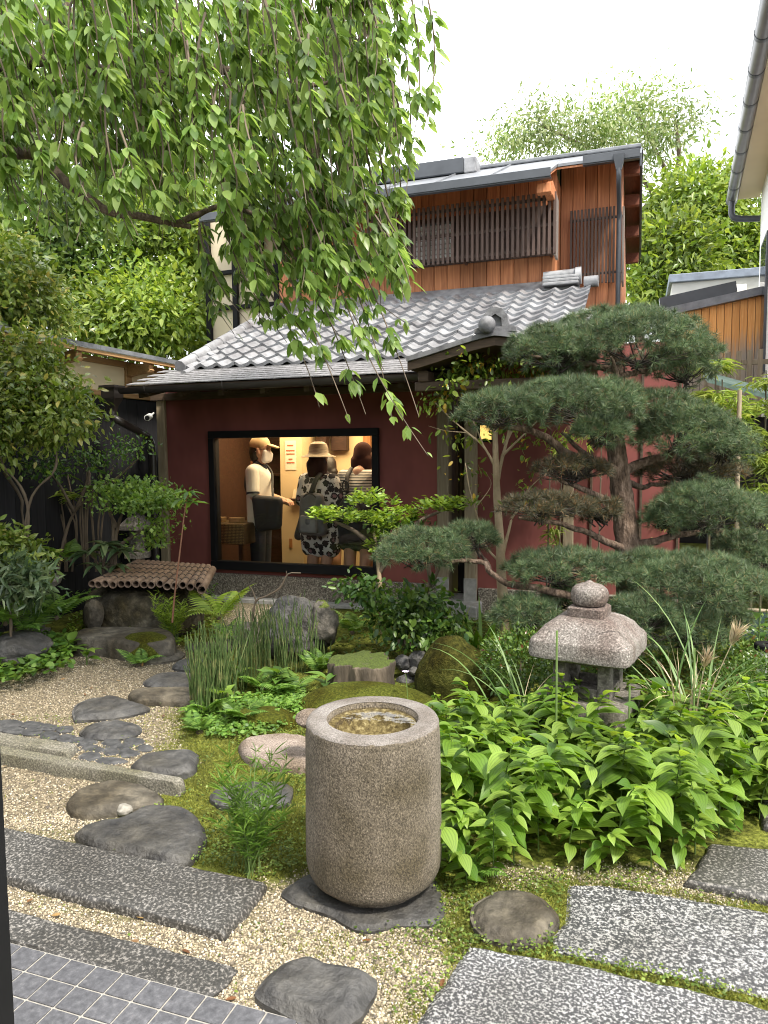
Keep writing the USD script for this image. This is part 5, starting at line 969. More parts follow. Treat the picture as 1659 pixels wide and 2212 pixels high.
pads = [(1365, 745, 170, 72, PD, 1.15, 0), (1190, 755, 95, 52, PD - .05, 1, 0), (1470, 790, 70, 55, PD + .1, 1, 0), (1330, 700, 120, 35, PD + .2, .8, 0), (1080, 885, 88, 46, PD - .4, 1, 0), (1240, 870, 150, 58, PD - .3, 1.1, 0), (1390, 890, 120, 50, PD, 1, 0), (1300, 930, 62, 36, PD - .42, 1, 0),
    (1480, 935, 110, 62, PD - .1, 1.1, 0), (1572, 960, 60, 48, PD, 1, 0), (1490, 1012, 115, 40, PD + .35, .7, 1), (1525, 1095, 112, 58, PD - .15, 1.1, 0), (1440, 1120, 50, 28, PD - .1, .9, 0), (1235, 1012, 82, 28, PD - .3, .55, 1), (1180, 1093, 95, 30, PD - .4, .75, 1), (1290, 1100, 50, 28, PD - .25, .6, 1),
    (1225, 1228, 125, 42, PD - .4, 1, 0), (1405, 1222, 85, 30, PD - .35, 1, 0), (1500, 1255, 160, 58, PD - .45, 1.1, 0), (1390, 1340, 95, 58, PD - .65, 1, 0), (1480, 1355, 80, 50, PD - .5, .8, 0), (1135, 1325, 75, 36, PD - .5, .9, 0), (1635, 1210, 60, 32, PD, .8, 0), (1640, 1120, 38, 55, PD + .2, .8, 0), (1620, 1175, 70, 26, PD + .1, .7, 0),
    (915, 1186, 100, 45, PD - .25, 1.15, 0), (1012, 1160, 62, 34, PD - .2, 1, 0), (1560, 1330, 60, 30, PD - .1, .7, 0), (1230, 1290, 60, 30, PD - .2, .8, 0)]
tw = []
for u, v, du, dv, d, de, dry in pads:  # last entry picks the darker, browner needles
    m_, P_, c_ = pad(u, v, du, dv, d, de)
    obj('needle_pad', m_, L_PINED if dry else L_PINE, pine)
    base = ad(u + rng.uniform(-.25, .25) * du, v + dv * .62, d)
    for q in P_[rng.choice(len(P_), min(len(P_), 30 if not dry else 70), replace=False)]:
        mid = base + (q - base) * .5 + A(*(rng.normal(size=2) * .02), -.015); tw.append(tube(spline([base + rng.normal(size=3) * .03, mid, q], 6), [.005, .0045, .004, .003, .0022, .0015], 4, False))
obj('twigs', join(tw), plain('dark_twig', (.028, .021, .016), .9, var=.4), pine, kind='stuff')

# ---------------------------------------------------------------- weeping cherry
ch = thing('weeping_cherry', 'weeping cherry hanging its leafy twigs over the upper left of the garden', 'cherry tree', A(-3.9, 2.9, 0))
for pts, r in (([(-420, 1500, 4.2), (-400, 700, 4.2), (-330, 300, 4.2), (-300, 50, 4.2)], .13),):
    obj('trunk', noise_disp(tube(spline(W(pts), 30), np.linspace(.15, .09, 30), 14), .012, 12), M_BARK, ch, smooth=40)
for pts, r in (([(-330, 320, 4.2), (-120, 180, 4.1), (30, 133, 4.0), (110, 130, 3.9), (200, 150, 3.9), (330, 165, 3.8), (480, 150, 3.9), (600, 200, 3.9)], .05), ([(-380, 520, 4.2), (-120, 380, 4.1), (30, 332, 3.9), (90, 345, 3.9), (140, 390, 3.8), (200, 435, 3.8), (240, 458, 3.8), (300, 466, 3.8), (360, 480, 3.8), (412, 490, 3.8)], .036), ([(380, 484, 3.8), (430, 462, 3.8), (480, 447, 3.8), (560, 470, 3.75), (640, 560, 3.7)], .018),
        ([(150, -60, 4.0), (140, 20, 4.0), (122, 60, 3.9), (118, 100, 3.9)], .03), ([(-300, 60, 4.2), (0, -60, 4.2), (300, -120, 4.2), (600, -120, 4.1), (850, -60, 4.0)], .05), ([(330, 165, 3.8), (430, 215, 3.7), (470, 240, 3.7), (500, 300, 3.6)], .015), ([(560, 170, 3.9), (640, 215, 3.9), (720, 240, 3.8), (790, 300, 3.8)], .014), ([(600, 200, 3.9), (700, 180, 4.0), (800, 160, 4.0)], .014)):
    obj('branch', noise_disp(tube(spline(W(pts), 40), np.linspace(r, r * .42, 40), 9), .005, 22), M_BARK, ch, smooth=40)
strands = [(905, -160, 912, 15, 3.2), (872, -160, 918, 268, 3.6), (862, -120, 885, 330, 3.9), (835, -100, 868, 470, 4.0), (800, 0, 855, 600, 3.9), (780, -80, 840, 420, 4.2), (820, 150, 850, 640, 4.1), (690, 250, 925, 985, 3.55), (640, 330, 850, 920, 3.6), (600, 420, 790, 895, 3.6), (560, 450, 755, 910, 3.5), (540, 560, 690, 880, 3.7), (700, 380, 905, 900, 3.6),
    (650, 430, 830, 800, 3.8), (560, 520, 720, 800, 3.7), (620, 480, 760, 760, 3.9), (700, 470, 880, 700, 3.9), (680, 200, 800, 560, 4.1), (730, 300, 905, 580, 3.9), (480, 450, 620, 740, 3.7), (430, 480, 540, 700, 3.7)]
for _ in range(560):
    u = rng.uniform(-150, 850); d = rng.uniform(3.0, 5.2); v0 = rng.uniform(-260, 330) if u < 560 else rng.uniform(-260, 230); top_ = 540 if u < 500 else np.interp(u, [560, 700, 860], [640, 560, 380])
    v1 = min(v0 + rng.uniform(150, 430), rng.uniform(.55, 1) * top_); dr = rng.uniform(5, 70) * np.interp(u, [0, 700, 850], [1, .8, .35])
    if v1 > v0 + 60: strands.append((u, v0, u + dr, v1, d))
for _ in range(70):
    u = rng.uniform(430, 830); d = rng.uniform(3.4, 4.3); v0 = rng.uniform(280, 520); v1 = v0 + rng.uniform(120, 260)
    strands.append((u, v0, u + rng.uniform(20, 80), min(v1, np.interp(u, [430, 560, 700, 830], [720, 770, 700, 640])), d))
LP, LD_, LN, LL, ST = [], [], [], [], []
for u0_, v0, u1, v1, d in strands:
    a, b = ad(u0_, v0, d), ad(u1, v1, d - rng.uniform(-.15, .25)); Ls = np.linalg.norm(b - a); n = max(5, int(Ls / .05)); bow = unit(rng.normal(size=3) * A(1, 1, 0)) * .09 * Ls
    t = np.linspace(0, 1, n)[:, None]; p = a + (b - a) * A(1, 1, 1) * t; p[:, :2] += (t * (1 - t) * 4) * bow[:2] - (b - a)[:2] * (t - t ** 1.6) * .6; ST.append(tube(p, np.linspace(.006, .0016, n), 4, False))
    m = max(8, int(Ls / .018)); s = np.clip(np.repeat(np.sort(rng.random(m // 4 + 1)) ** .9, 4)[:m] + rng.normal(size=m) * .004, 0, 1); q = np.stack([np.interp(s, t[:, 0], p[:, k]) for k in range(3)], -1); ph = rng.uniform(0, 6.28) + np.arange(m) * 2.4 + rng.normal(size=m) * .4
    o = np.stack([np.cos(ph), np.sin(ph), 0 * ph], -1); dn = rng.uniform(.6, 1.7, (m, 1)); LP.append(q + o * .012); LD_.append(o - A(0, 0, 1) * dn + _R * .45); LN.append(o * .75 + A(0, 0, .7) + rng.normal(size=(m, 3)) * .25); LL.append(rng.uniform(.05, .1, m) * np.where(s > .93, .75, 1))
LP, LD_, LN, LL = map(np.concatenate, (LP, LD_, LN, LL)); q = LP - EYE; dz = q @ _f; vis = (np.abs(q @ _R / dz) < .53) & (np.abs(q @ _U / dz) < .71); order = np.argsort(np.where(vis, dz, 99)); near_, rest = order[:300], order[300:]
obj('foliage', leaves(LP[rest], LD_[rest], LN[rest], LL[rest], LL[rest] * .44, T_LANCE), L_CHERRY, ch, smooth=True, kind='stuff')
for k in near_: obj('leaf', leaves(LP[k:k + 1], LD_[k:k + 1], LN[k:k + 1], LL[k:k + 1], LL[k:k + 1] * .42, T_OVAL), L_CHERRY, ch, smooth=True)
obj('hanging_twigs', join(ST), M_TWIG, ch, kind='stuff')
# ---------------------------------------------------------------- trees and shrubs
def B(*rows):
    """ellipsoids from (u, v, du, dv, depth[, depth radius])"""
    return [(ad(u, v, d), (px(du, d), r[0] if r else px(du, d) * .8, px(dv, d))) for u, v, du, dv, d, *r in rows]
def limb(parent, pts, r0, r1, mt, n=24, k=8, nm='branch', wob=.004, w=True):
    p = spline(W(pts) if w else pts, n); return obj(nm, noise_disp(tube(p, np.linspace(r0, r1, n), k), wob, 25), mt, parent, smooth=40)
def ground(u, v, d): p = ad(u, v, d); return A(p[0], p[1], 0)
def tree(label, blobs, n, k, L, mt, base, trunks, T=T_DIA, name='tree', cat='tree', group=None, wr=.45, spread=.2, up=.5, droop=.35, shell=.5, bark=None, r=.12):
    t = thing(name, label, cat, base, group); obj('crown', foliage(blobs, n, k, L, wr, spread, T, up, droop, shell), mt, t, kind='stuff')
    for p in trunks: limb(t, [base] + [np.asarray(q) for q in p], r, r * .35, bark or M_BARK, nm='trunk' if p is trunks[0] else 'branch', w=False, wob=.01)
    return t
def ctr(b, i=0): return b[i][0]
b = B((60, 480, 190, 130, 10.5), (-60, 600, 170, 180, 9.5), (190, 600, 130, 130, 10.5)); g0 = ground(60, 900, 10.5)
tree('dark leafy evergreen behind the black board wall, furthest left', b, 2600, 9, .12, L_TREE, g0, [[ctr(b) * A(1, 1, .5), ctr(b)], [ctr(b) * A(1, 1, .5), ctr(b, 1)], [ctr(b) * A(1, 1, .5), ctr(b, 2)]], T_LANCE, 'evergreen_tree')
b = B((380, 560, 130, 150, 11), (300, 690, 150, 80, 10), (480, 640, 110, 110, 11.5)); g0 = ground(380, 900, 11)
tree('bright leafy evergreen behind the wall, between the dark evergreen and the wooden house', b, 2500, 9, .13, L_TREE2, g0, [[ctr(b) * A(1, 1, .5), ctr(b)], [ctr(b) * A(1, 1, .5), ctr(b, 2)]], T_LANCE, 'evergreen_tree')
b = B((430, 440, 190, 110, 15), (600, 480, 80, 80, 16), (220, 430, 110, 70, 15)); g0 = ground(420, 900, 15)
tree('taller evergreen far behind the bright one, seen through the cherry twigs', b, 1500, 8, .15, L_TREE, g0, [[ctr(b) * A(1, 1, .5), ctr(b)], [ctr(b) * A(1, 1, .5), ctr(b, 1)]], T_LANCE, 'evergreen_tree')
b = B((1500, 470, 105, 100, 18), (1450, 570, 90, 90, 17), (1580, 560, 95, 100, 18), (1400, 630, 40, 50, 16.5)); g0 = ground(1500, 980, 18)
tree('dense yellow-green broadleaf tree right of the wooden house', b, 2400, 9, .22, L_TREE2, g0, [[ctr(b) * A(1, 1, .5), ctr(b)], [ctr(b) * A(1, 1, .5), ctr(b, 1)], [ctr(b) * A(1, 1, .5), ctr(b, 2)]], T_LANCE, 'broadleaf_tree', spread=.28, wr=.38)
b = B((1370, 235, 80, 45, 23), (1290, 290, 120, 50, 23), (1170, 270, 70, 40, 24), (1100, 310, 70, 25, 24), (1460, 260, 60, 30, 22), (1400, 320, 70, 40, 22)); g0 = ground(1420, 980, 23)
tree('feathery pale green tree rising behind the roof of the wooden house', b, 900, 12, .22, L_PALE, g0, [[ad(1370, 540, 23), ad(1450, 420, 23), ctr(b)], [ad(1370, 540, 23), ad(1400, 400, 23), ctr(b, 2)], [ad(1370, 540, 23), ad(1460, 380, 22), ctr(b, 4)]], T_DIA, 'feathery_tree', spread=.45, wr=.3, shell=.9, r=.14)
# shrubs at the left
b = B((30, 640, 110, 70, 6.2), (-40, 580, 110, 110, 6), (100, 700, 60, 40, 6.3)); g0 = ground(-30, 1200, 6)
tree('olive-green shrub with glossy leaves, upper one at the left edge', b, 620, 9, .075, L_OLIVE, g0, [[ad(0, 900, 6), ctr(b)], [ad(0, 900, 6), ctr(b, 2)]], T_LANCE, 'shrub', 'shrub', spread=.08, r=.015, bark=M_TWIG)
b = B((50, 830, 110, 60, 5.6), (110, 900, 90, 55, 5.6), (-30, 900, 100, 90, 5.4), (150, 860, 45, 30, 5.7), (60, 760, 70, 40, 5.6)); g0 = ground(30, 1250, 5.5)
tree('glossy yellow-tipped shrub spilling over the black wall, lower one at the left edge', b, 760, 9, .07, L_OLIVE, g0, [[ad(60, 1100, 5.5), ad(120, 1010, 5.5), ctr(b, 1)], [ad(60, 1100, 5.5), ad(0, 980, 5.4), ctr(b)]], T_LANCE, 'shrub', 'shrub', spread=.08, r=.012, bark=M_TWIG)
# bare-stemmed shrubs, maple
t = thing('twiggy_shrub', 'thin twiggy shrub with sparse small dark leaves in front of the black wall', 'shrub', ground(150, 1230, 6.3))
for p in ([(125, 1235, 6.3), (140, 1160, 6.3), (165, 1100, 6.3), (215, 1060, 6.2), (245, 1010, 6.2)], [(160, 1105, 6.3), (130, 1050, 6.3), (100, 1010, 6.3)], [(10, 1020, 6), (45, 1075, 6), (48, 1110, 6), (60, 1200, 6)], [(215, 1060, 6.2), (255, 1030, 6.2), (300, 990, 6.1)], [(165, 1100, 6.3), (190, 1030, 6.3), (180, 980, 6.3)]): limb(t, p, .016, .005, M_TWIG)
obj('foliage', foliage(B((200, 990, 90, 30, 6.2), (270, 960, 60, 25, 6.1), (110, 1010, 70, 30, 6.2), (60, 1000, 60, 30, 6)), 190, 6, .04, .5, .05, T_LANCE, shell=.9), L_CAMD, t, kind='stuff')
mp_ = thing('maple_tree', 'small maple with flat pale-green tiers of leaves by the corner post', 'maple tree', ground(245, 1225, 6.2))
for p in ([(240, 1240, 6.2), (245, 1160, 6.2), (240, 1110, 6.2), (225, 1070, 6.2), (215, 1020, 6.2)], [(248, 1225, 6.2), (252, 1150, 6.2), (275, 1095, 6.1), (330, 1080, 6)], [(252, 1140, 6.2), (235, 1090, 6.2), (270, 1040, 6.2)], [(255, 1180, 6.2), (300, 1150, 6.1), (345, 1130, 6)]): limb(mp_, p, .018, .005, M_TWIG)
obj('leaf_tier', foliage(B((300, 1085, 85, 12, 6, .35), (250, 1060, 60, 10, 6.1, .3), (350, 1078, 45, 14, 5.9, .3)), 420, 6, .042, .7, .05, T_DIA, up=1.6, droop=0, shell=1), L_MAPLE, mp_, kind='stuff')
obj('leaf_tier', foliage(B((340, 1130, 40, 10, 6, .25), (330, 1165, 32, 12, 6, .2), (300, 1050, 70, 10, 6.1, .3)), 150, 6, .042, .7, .05, T_DIA, up=1.6, droop=0, shell=1), L_MAPLE, mp_, kind='stuff')
# rosette plant, blue-green and yellow-leaved bushes
def whorl(p, n, L, el, mt, parent, wr=.26, nm='leaf', T=T_BROAD):
    for k in range(n):
        a = k * 2.4 + rng.uniform(-.3, .3); e = el + rng.uniform(-.3, .3); d = A(math.cos(a) * math.cos(e), math.sin(a) * math.cos(e), math.sin(e)); l = L * rng.uniform(.75, 1.1)
        obj(nm, leaves([p], [d], [A(0, 0, 1.) - d * .2], l, l * wr, T), mt, parent, smooth=True)
t = thing('rosette_shrub', 'low shrub with whorls of long dull-green leaves behind the trough lid', 'shrub', ground(220, 1245, 6.2))
limb(t, [(222, 1250, 6.2), (224, 1215, 6.2), (226, 1180, 6.2)], .014, .01, M_TWIG, 8)
for u, v, n in ((226, 1178, 13), (190, 1195, 8), (262, 1188, 9), (205, 1222, 7), (252, 1222, 7)): p = ad(u, v, 6.15 + rng.uniform(-.1, .1)); whorl(p, n, .2, .15, L_BLUE, t); obj('stem', tube(spline([ad(223, 1235, 6.2), (p + ad(223, 1235, 6.2)) / 2 + A(0, 0, .02), p], 8), .008, 5), M_TWIG, t)
b = B((30, 1185, 60, 35, 5.2), (75, 1210, 35, 22, 5.2), (-30, 1180, 60, 50, 5.1))
tree('bush with curled yellow-edged leaves low at the left edge', b, 200, 7, .07, L_OLIVE, ground(30, 1300, 5.2), [[ctr(b), ctr(b) + A(0, 0, .05)], [ctr(b), ctr(b, 1)]], T_LANCE, 'bush', 'bush', spread=.05, r=.012, bark=M_TWIG)
b = B((20, 1245, 60, 30, 5.0), (60, 1262, 40, 22, 5.0))
tree('blue-green bush of long leaves just below the yellow-edged one', b, 120, 7, .1, L_BLUE, ground(20, 1320, 5), [[ctr(b), ctr(b) + A(0, 0, .05)]], T_LANCE, 'bush', 'bush', spread=.06, wr=.3, r=.01, bark=M_TWIG)
# palm-like bamboo against the wall
t = thing('lady_palm', 'dark cane clump with fan leaves against the black wall', 'palm', ground(150, 1230, 6.6))
for k in range(16):
    u = rng.uniform(100, 235); p = [(u, 1235, 6.7), (u + rng.uniform(-12, 12), 1140, 6.7), (u + rng.uniform(-30, 20), rng.uniform(1010, 1080), 6.7)]; limb(t, p, .009, .007, M_TWIG, 8, 5, 'cane', .001)
    if k % 2: q = ad(*p[-1]); a = rng.uniform(-1.2, 1.2, 9); h = rng.uniform(-3.1, 3.1); obj('fan_leaf', leaves(np.repeat([q], 9, 0), np.stack([np.cos(h + a), np.sin(h + a), .3 - .5 * np.abs(a)], -1), A(0, 0, 1.), .2, .018, T_LANCE), L_BAM if k % 4 == 1 else L_CAMD, t)
# centre camellia
cm = thing('camellia_shrub', 'clipped shrub with lime upper tiers, coloured as lit from above, in front of the shop window', 'shrub', ground(830, 1330, 5.3))
for p in ([(828, 1370, 5.2), (823, 1300, 5.3), (818, 1230, 5.4), (812, 1175, 5.45), (800, 1110, 5.5)], [(820, 1235, 5.4), (850, 1190, 5.4), (900, 1130, 5.4), (950, 1105, 5.5)], [(815, 1190, 5.45), (770, 1150, 5.45), (720, 1125, 5.5)], [(905, 1340, 5.1), (915, 1290, 5.1), (935, 1255, 5.1), (952, 1220, 5.1)], [(932, 1262, 5.1), (926, 1230, 5.1), (925, 1205, 5.1)], [(860, 1385, 4.9), (900, 1395, 4.85), (970, 1405, 4.8)]): limb(cm, p, .022, .01, M_SMOOTH if p[0][0] == 828 else M_TWIG)
up_ = B((800, 1078, 58, 16, 5.5, .25), (720, 1112, 48, 13, 5.5, .22), (850, 1112, 70, 15, 5.45, .25), (950, 1092, 52, 16, 5.5, .25), (985, 1088, 30, 12, 5.5, .2), (790, 1122, 60, 12, 5.4, .2), (850, 1150, 45, 22, 5.35, .2), (820, 1180, 30, 18, 5.35, .15), (690, 1110, 22, 8, 5.5, .12))
LPt, LO = blob_points(up_, 330, .6)
for k in range(300): pass
pt_ = np.repeat(LPt, 6, 0) + rng.normal(size=(len(LPt) * 6, 3)) * .014; n = len(pt_); aa = rng.uniform(0, 6.28, n); dd = np.stack([np.cos(aa), np.sin(aa), rng.uniform(.1, .9, n)], -1)
obj('lime_foliage', leaves(pt_, dd, rng.normal(size=(n, 3)) * .4 + A(0, 0, 1), rng.uniform(.035, .06, n), rng.uniform(.014, .024, n), T_OVAL), L_CAM, cm, smooth=True, kind='stuff')  # upper tiers: light from above is put into the leaf colour
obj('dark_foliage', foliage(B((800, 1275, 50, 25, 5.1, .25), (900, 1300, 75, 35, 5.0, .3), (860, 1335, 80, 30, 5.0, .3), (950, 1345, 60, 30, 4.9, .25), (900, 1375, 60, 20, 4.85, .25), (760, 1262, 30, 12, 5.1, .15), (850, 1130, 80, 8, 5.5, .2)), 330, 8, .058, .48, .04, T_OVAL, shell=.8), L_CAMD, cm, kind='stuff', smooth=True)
# smooth-barked tree
st = thing('smooth_bark_tree', 'slender tree with smooth pale bark and yellowing leaves beside the entrance', 'tree', ground(1088, 1320, 5.7))
SD = 5.6
limb(st, [(1090, 1390, SD), (1086, 1300, SD), (1082, 1220, SD), (1080, 1160, SD), (1074, 1080, SD), (1071, 1000, SD), (1070, 950, SD), (1068, 880, SD), (1062, 800, SD)], .044, .013, M_SMOOTH, 40, 14, 'trunk')
for p, r in (([(1075, 1040, SD), (1082, 1000, SD), (1098, 940, SD), (1110, 870, SD), (1120, 800, SD)], .024), ([(1084, 985, SD), (1120, 950, SD - .1), (1165, 905, SD - .1)], .016), ([(1090, 960, SD), (1112, 920, SD + .1), (1150, 860, SD + .1)], .016), ([(1070, 1010, SD), (1045, 965, SD), (1010, 935, SD), (975, 905, SD), (940, 870, SD)], .015), ([(1045, 965, SD), (1020, 905, SD), (985, 850, SD), (940, 845, SD)], .01), ([(1086, 1200, SD), (1098, 1150, SD), (1112, 1110, SD), (1150, 1090, SD)], .02), ([(1112, 1110, SD), (1140, 1060, SD), (1180, 1020, SD)], .012),
             ([(1080, 1215, SD), (1050, 1180, SD), (1035, 1130, SD), (1015, 1060, SD), (1005, 1000, SD)], .014), ([(1010, 935, SD), (960, 930, SD), (925, 920, SD)], .006), ([(1025, 1100, SD), (1060, 1050, SD), (1050, 1020, SD)], .005), ([(1068, 880, SD), (1030, 820, SD), (1000, 780, SD)], .012), ([(1062, 830, SD), (1100, 790, SD), (1150, 775, SD)], .012)): limb(st, p, r * .72, r * .25, M_SMOOTH, 20, 7)
obj('foliage', foliage(B((1050, 790, 70, 30, SD, .4), (1150, 790, 70, 25, SD, .4), (975, 830, 55, 22, SD, .3), (950, 862, 40, 16, SD, .3), (1000, 800, 40, 25, SD, .3), (1090, 830, 60, 25, SD, .4), (1210, 800, 50, 20, SD + .2, .4)), 210, 6, .06, .48, .05, T_OVAL, droop=.7, shell=.9), L_STEW, st, kind='stuff', smooth=True)
obj('foliage', foliage(B((960, 930, 50, 40, SD, .3), (1020, 940, 40, 50, SD, .3), (1010, 1020, 30, 60, SD, .2), (1110, 910, 60, 50, SD, .3), (1150, 950, 40, 50, SD, .3), (1140, 1060, 50, 40, SD, .3), (940, 990, 20, 15, SD, .1), (1050, 1080, 40, 30, SD, .2)), 75, 4, .055, .48, .04, T_OVAL, droop=.7, shell=1), L_STEW, st, kind='stuff', smooth=True)
# sapling, bare twig
t = thing('sapling', 'tall thin sapling with a single tuft of leaves, standing at the trough', 'sapling', ground(372, 1330, 5.4))
limb(t, [(372, 1345, 5.4), (378, 1280, 5.4), (390, 1180, 5.4), (397, 1120, 5.4), (405, 1065, 5.4)], .007, .004, plain('red_stem', (.2, .09, .05), .7), 16, 6, 'stem', .001)
for u, v, n in ((405, 1062, 9), (415, 1085, 6), (392, 1078, 5)): whorl(ad(u, v, 5.4), n, .14, -.15, L_HEART, t, .3, 'leaf', T_LANCE)
t = thing('bare_twig', 'bare forked twig standing behind the horsetails', 'twig', ground(545, 1350, 5.2))
for p, r in (([(543, 1352, 5.2), (552, 1300, 5.2), (575, 1288, 5.2), (605, 1270, 5.2), (622, 1240, 5.2), (650, 1238, 5.2)], .011), ([(553, 1298, 5.2), (545, 1275, 5.2), (536, 1262, 5.2)], .007), ([(620, 1245, 5.2), (618, 1233, 5.2)], .004), ([(540, 1270, 5.2), (532, 1250, 5.2)], .003)): limb(t, p, r, r * .5, M_TWIG, 16, 6)
# clipped azaleas
for bl, lab, g0 in ((B((1125, 1420, 78, 60, 4.1, .3), (1140, 1460, 80, 60, 4.1, .3), (1080, 1430, 40, 50, 4.15, .2), (1190, 1440, 40, 60, 4.15, .2)), 'clipped azalea ball left of the stone lantern', ground(1130, 1530, 4.1)), (B((1620, 1490, 85, 60, 4.0, .3), (1560, 1500, 60, 45, 4.0, .3), (1680, 1470, 80, 60, 4.0, .3)), 'clipped azalea at the right edge below the garden light', ground(1610, 1560, 4))):
    tree(lab, bl, 900, 8, .026, L_AZA, g0, [[ctr(bl) * A(1, 1, .5), ctr(bl)], [ctr(bl) * A(1, 1, .5), ctr(bl, 1)]], T_DIA, 'azalea', 'azalea', spread=.022, wr=.5, up=.8, droop=-.2, shell=.28, r=.012, bark=M_TWIG)
b = B((1560, 1420, 110, 45, 4.9, .4), (1450, 1440, 90, 45, 4.8, .4), (1330, 1440, 70, 40, 4.6, .3), (1640, 1400, 60, 60, 5, .4))
tree('low dark shrub filling the gap behind the pampas grass', b, 500, 8, .045, L_AZA, ground(1500, 1500, 4.8), [[ctr(b) * A(1, 1, .5), ctr(b)]], T_DIA, 'shrub', 'shrub', spread=.05, r=.012, bark=M_TWIG)
# bamboo at the right edge
for lab, culms, tufts in (('bamboo in front of the picket fence with pale lime leaves, left clump', [(1548, 1250, 1545, 790), (1562, 1250, 1560, 820), (1530, 1250, 1528, 850), (1590, 1250, 1585, 900)], [(1545, 790, 50, 14), (1550, 860, 60, 25), (1555, 930, 60, 28), (1520, 870, 30, 25), (1530, 940, 35, 25), (1590, 900, 30, 18), (1490, 960, 40, 20), (1570, 1000, 45, 40)]),
                          ('bamboo at the right edge of the garden, right clump', [(1640, 1300, 1655, 800), (1620, 1300, 1630, 900), (1660, 1300, 1672, 860)], [(1650, 825, 50, 18), (1640, 880, 45, 20), (1630, 940, 45, 30), (1645, 1000, 45, 40), (1640, 1070, 45, 45), (1630, 1150, 40, 40), (1600, 1090, 30, 40)])):
    t = thing('bamboo_clump', lab, 'bamboo', ground(culms[0][0], 1250, 6.3))
    for u, v, u1, v1 in culms: limb(t, [(u, v + 60, 6.3), ((u + u1) / 2 + 3, (v + v1) / 2, 6.3), (u1, v1, 6.3)], .012, .006, plain('dark_cane', (.07, .06, .03), .5) if 'cane_ok' not in globals() else cane_ok, 14, 7, 'culm', .0005); cane_ok = UsdShade.Material.Get(stage, '/World/Looks/dark_cane')
    P, O = blob_points(B(*[(u, v, du, dv, 6.25, px(du, 6.25)) for u, v, du, dv in tufts]), 95 * len(tufts) // 3, .9); P = np.repeat(P, 6, 0); n = len(P); aa = rng.uniform(0, 6.28, n); D = np.stack([np.cos(aa), np.sin(aa), rng.uniform(-.75, .15, n)], -1)
    obj('foliage', leaves(P + rng.normal(size=(n, 3)) * .015, D, rng.normal(size=(n, 3)) * .4 + A(0, 0, 1), rng.uniform(.09, .15, n), rng.uniform(.012, .018, n), T_LANCE), L_BAM, t, kind='stuff')
t = thing('bamboo_pole', 'dry grey bamboo pole standing in front of the right-hand bamboo', 'pole', ground(1592, 1200, 6.0))
limb(t, [(1590, 1300, 6), (1594, 1000, 6), (1598, 843, 6)], .018, .018, M_POST, 8, 9, 'pole', .0005)
for v in (905, 1000): obj('node', tube([ad(1596, v, 6), ad(1596, v - 5, 6)], .021, 9), M_POST, t)
b = B((1195, 1150, 40, 60, 6.1, .2), (1210, 960, 60, 60, 6.1, .2), (1280, 930, 60, 50, 6.1, .2), (1170, 1080, 40, 30, 6.1, .2), (1430, 1120, 30, 50, 6.1, .2))
t = thing('bamboo_grass', 'slim bamboo leaves showing between the pine boughs against the red wall', 'bamboo', ground(1190, 1300, 6.1))
P, O = blob_points(b, 85, 1.0); P = np.repeat(P, 5, 0); n = len(P); D = rdir(n, -.5)
obj('foliage', leaves(P, D, rng.normal(size=(n, 3)) * .4 + A(0, 0, 1), .11, .014, T_LANCE), L_BAM, t, kind='stuff')
for u in (1180, 1205, 1290, 1430): limb(t, [(u, 1310, 6.1), (u + 6, 1100, 6.1), (u + 10, 930, 6.1)], .009, .005, M_TWIG, 8, 6, 'culm', .0005)

# ---------------------------------------------------------------- horsetails, irises, ferns, grasses
def horsetail(lab, poly, n, h, gname):
    P = pxpoly(poly); x0, y0, x1, y1 = P.bounds; q = rng.uniform((x0, y0), (x1, y1), (n * 6, 2)); q = q[shapely.contains_xy(P, q[:, 0], q[:, 1])][:n]
    t = thing('horsetail_clump', lab, 'horsetail', A(*P.centroid.coords[0], 0)); rest = []
    for k, (x, y) in enumerate(q):
        l = h * rng.uniform(.4, 1.12) ** .8; lean = rng.normal(size=2) * .11 * l; p = np.array([[x, y, -.01], [x + lean[0] * .3, y + lean[1] * .3, l * .5], [x + lean[0], y + lean[1], l]]); m = tube(p, [.0032, .0032, .0024], 5)
        if k < 150: obj('stem', m, L_HORSE, t, smooth=True)
        else: rest.append(m)
    if rest: obj('stems', join(rest), L_HORSE, t, smooth=True, kind='stuff')
horsetail('dark green horsetail reeds right of the oval stepping stone, nearer clump', [(408, 1535), (430, 1555), (500, 1530), (520, 1500), (500, 1480), (420, 1500)], 190, .42, 'a')
horsetail('dark green horsetail reeds in front of the jagged rock, further clump', [(520, 1500), (560, 1470), (690, 1450), (720, 1420), (690, 1400), (560, 1410), (510, 1450)], 280, .42, 'b')
t = thing('iris_clump', 'clump of broad strap leaves fanning up beside the smooth-barked tree', 'iris', ground(1045, 1370, 5.0))
p0 = ad(1035, 1365, 5.0); p0[2] = 0
for k in range(22): obj('leaf', blades([p0 + rng.normal(size=3) * A(.06, .05, 0)], rng.uniform(0, 6.28), rng.uniform(.1, .5), rng.uniform(.35, .52), rng.uniform(.022, .04), rng.uniform(.3, 1.3)), L_IRIS, t, smooth=True)
for u, v, k2 in ((975, 1330, 9), (1115, 1310, 9), (1180, 1300, 8)):
    t = thing('strap_leaf_plant', f'small light green strap-leaved plant {dict([(975, "left of the iris clump"), (1115, "just right of the smooth trunk"), (1180, "below the low pine bough")])[u]}', 'plant', ground(u, v + 40, 5.4)); p0 = ground(u, v + 40, 5.4)
    for k in range(k2): obj('leaf', blades([p0 + rng.normal(size=3) * A(.04, .04, 0)], rng.uniform(0, 6.28), rng.uniform(.1, .6), rng.uniform(.25, .42), .02, rng.uniform(.4, 1.4)), L_BAM, t, smooth=True)
fi = 0
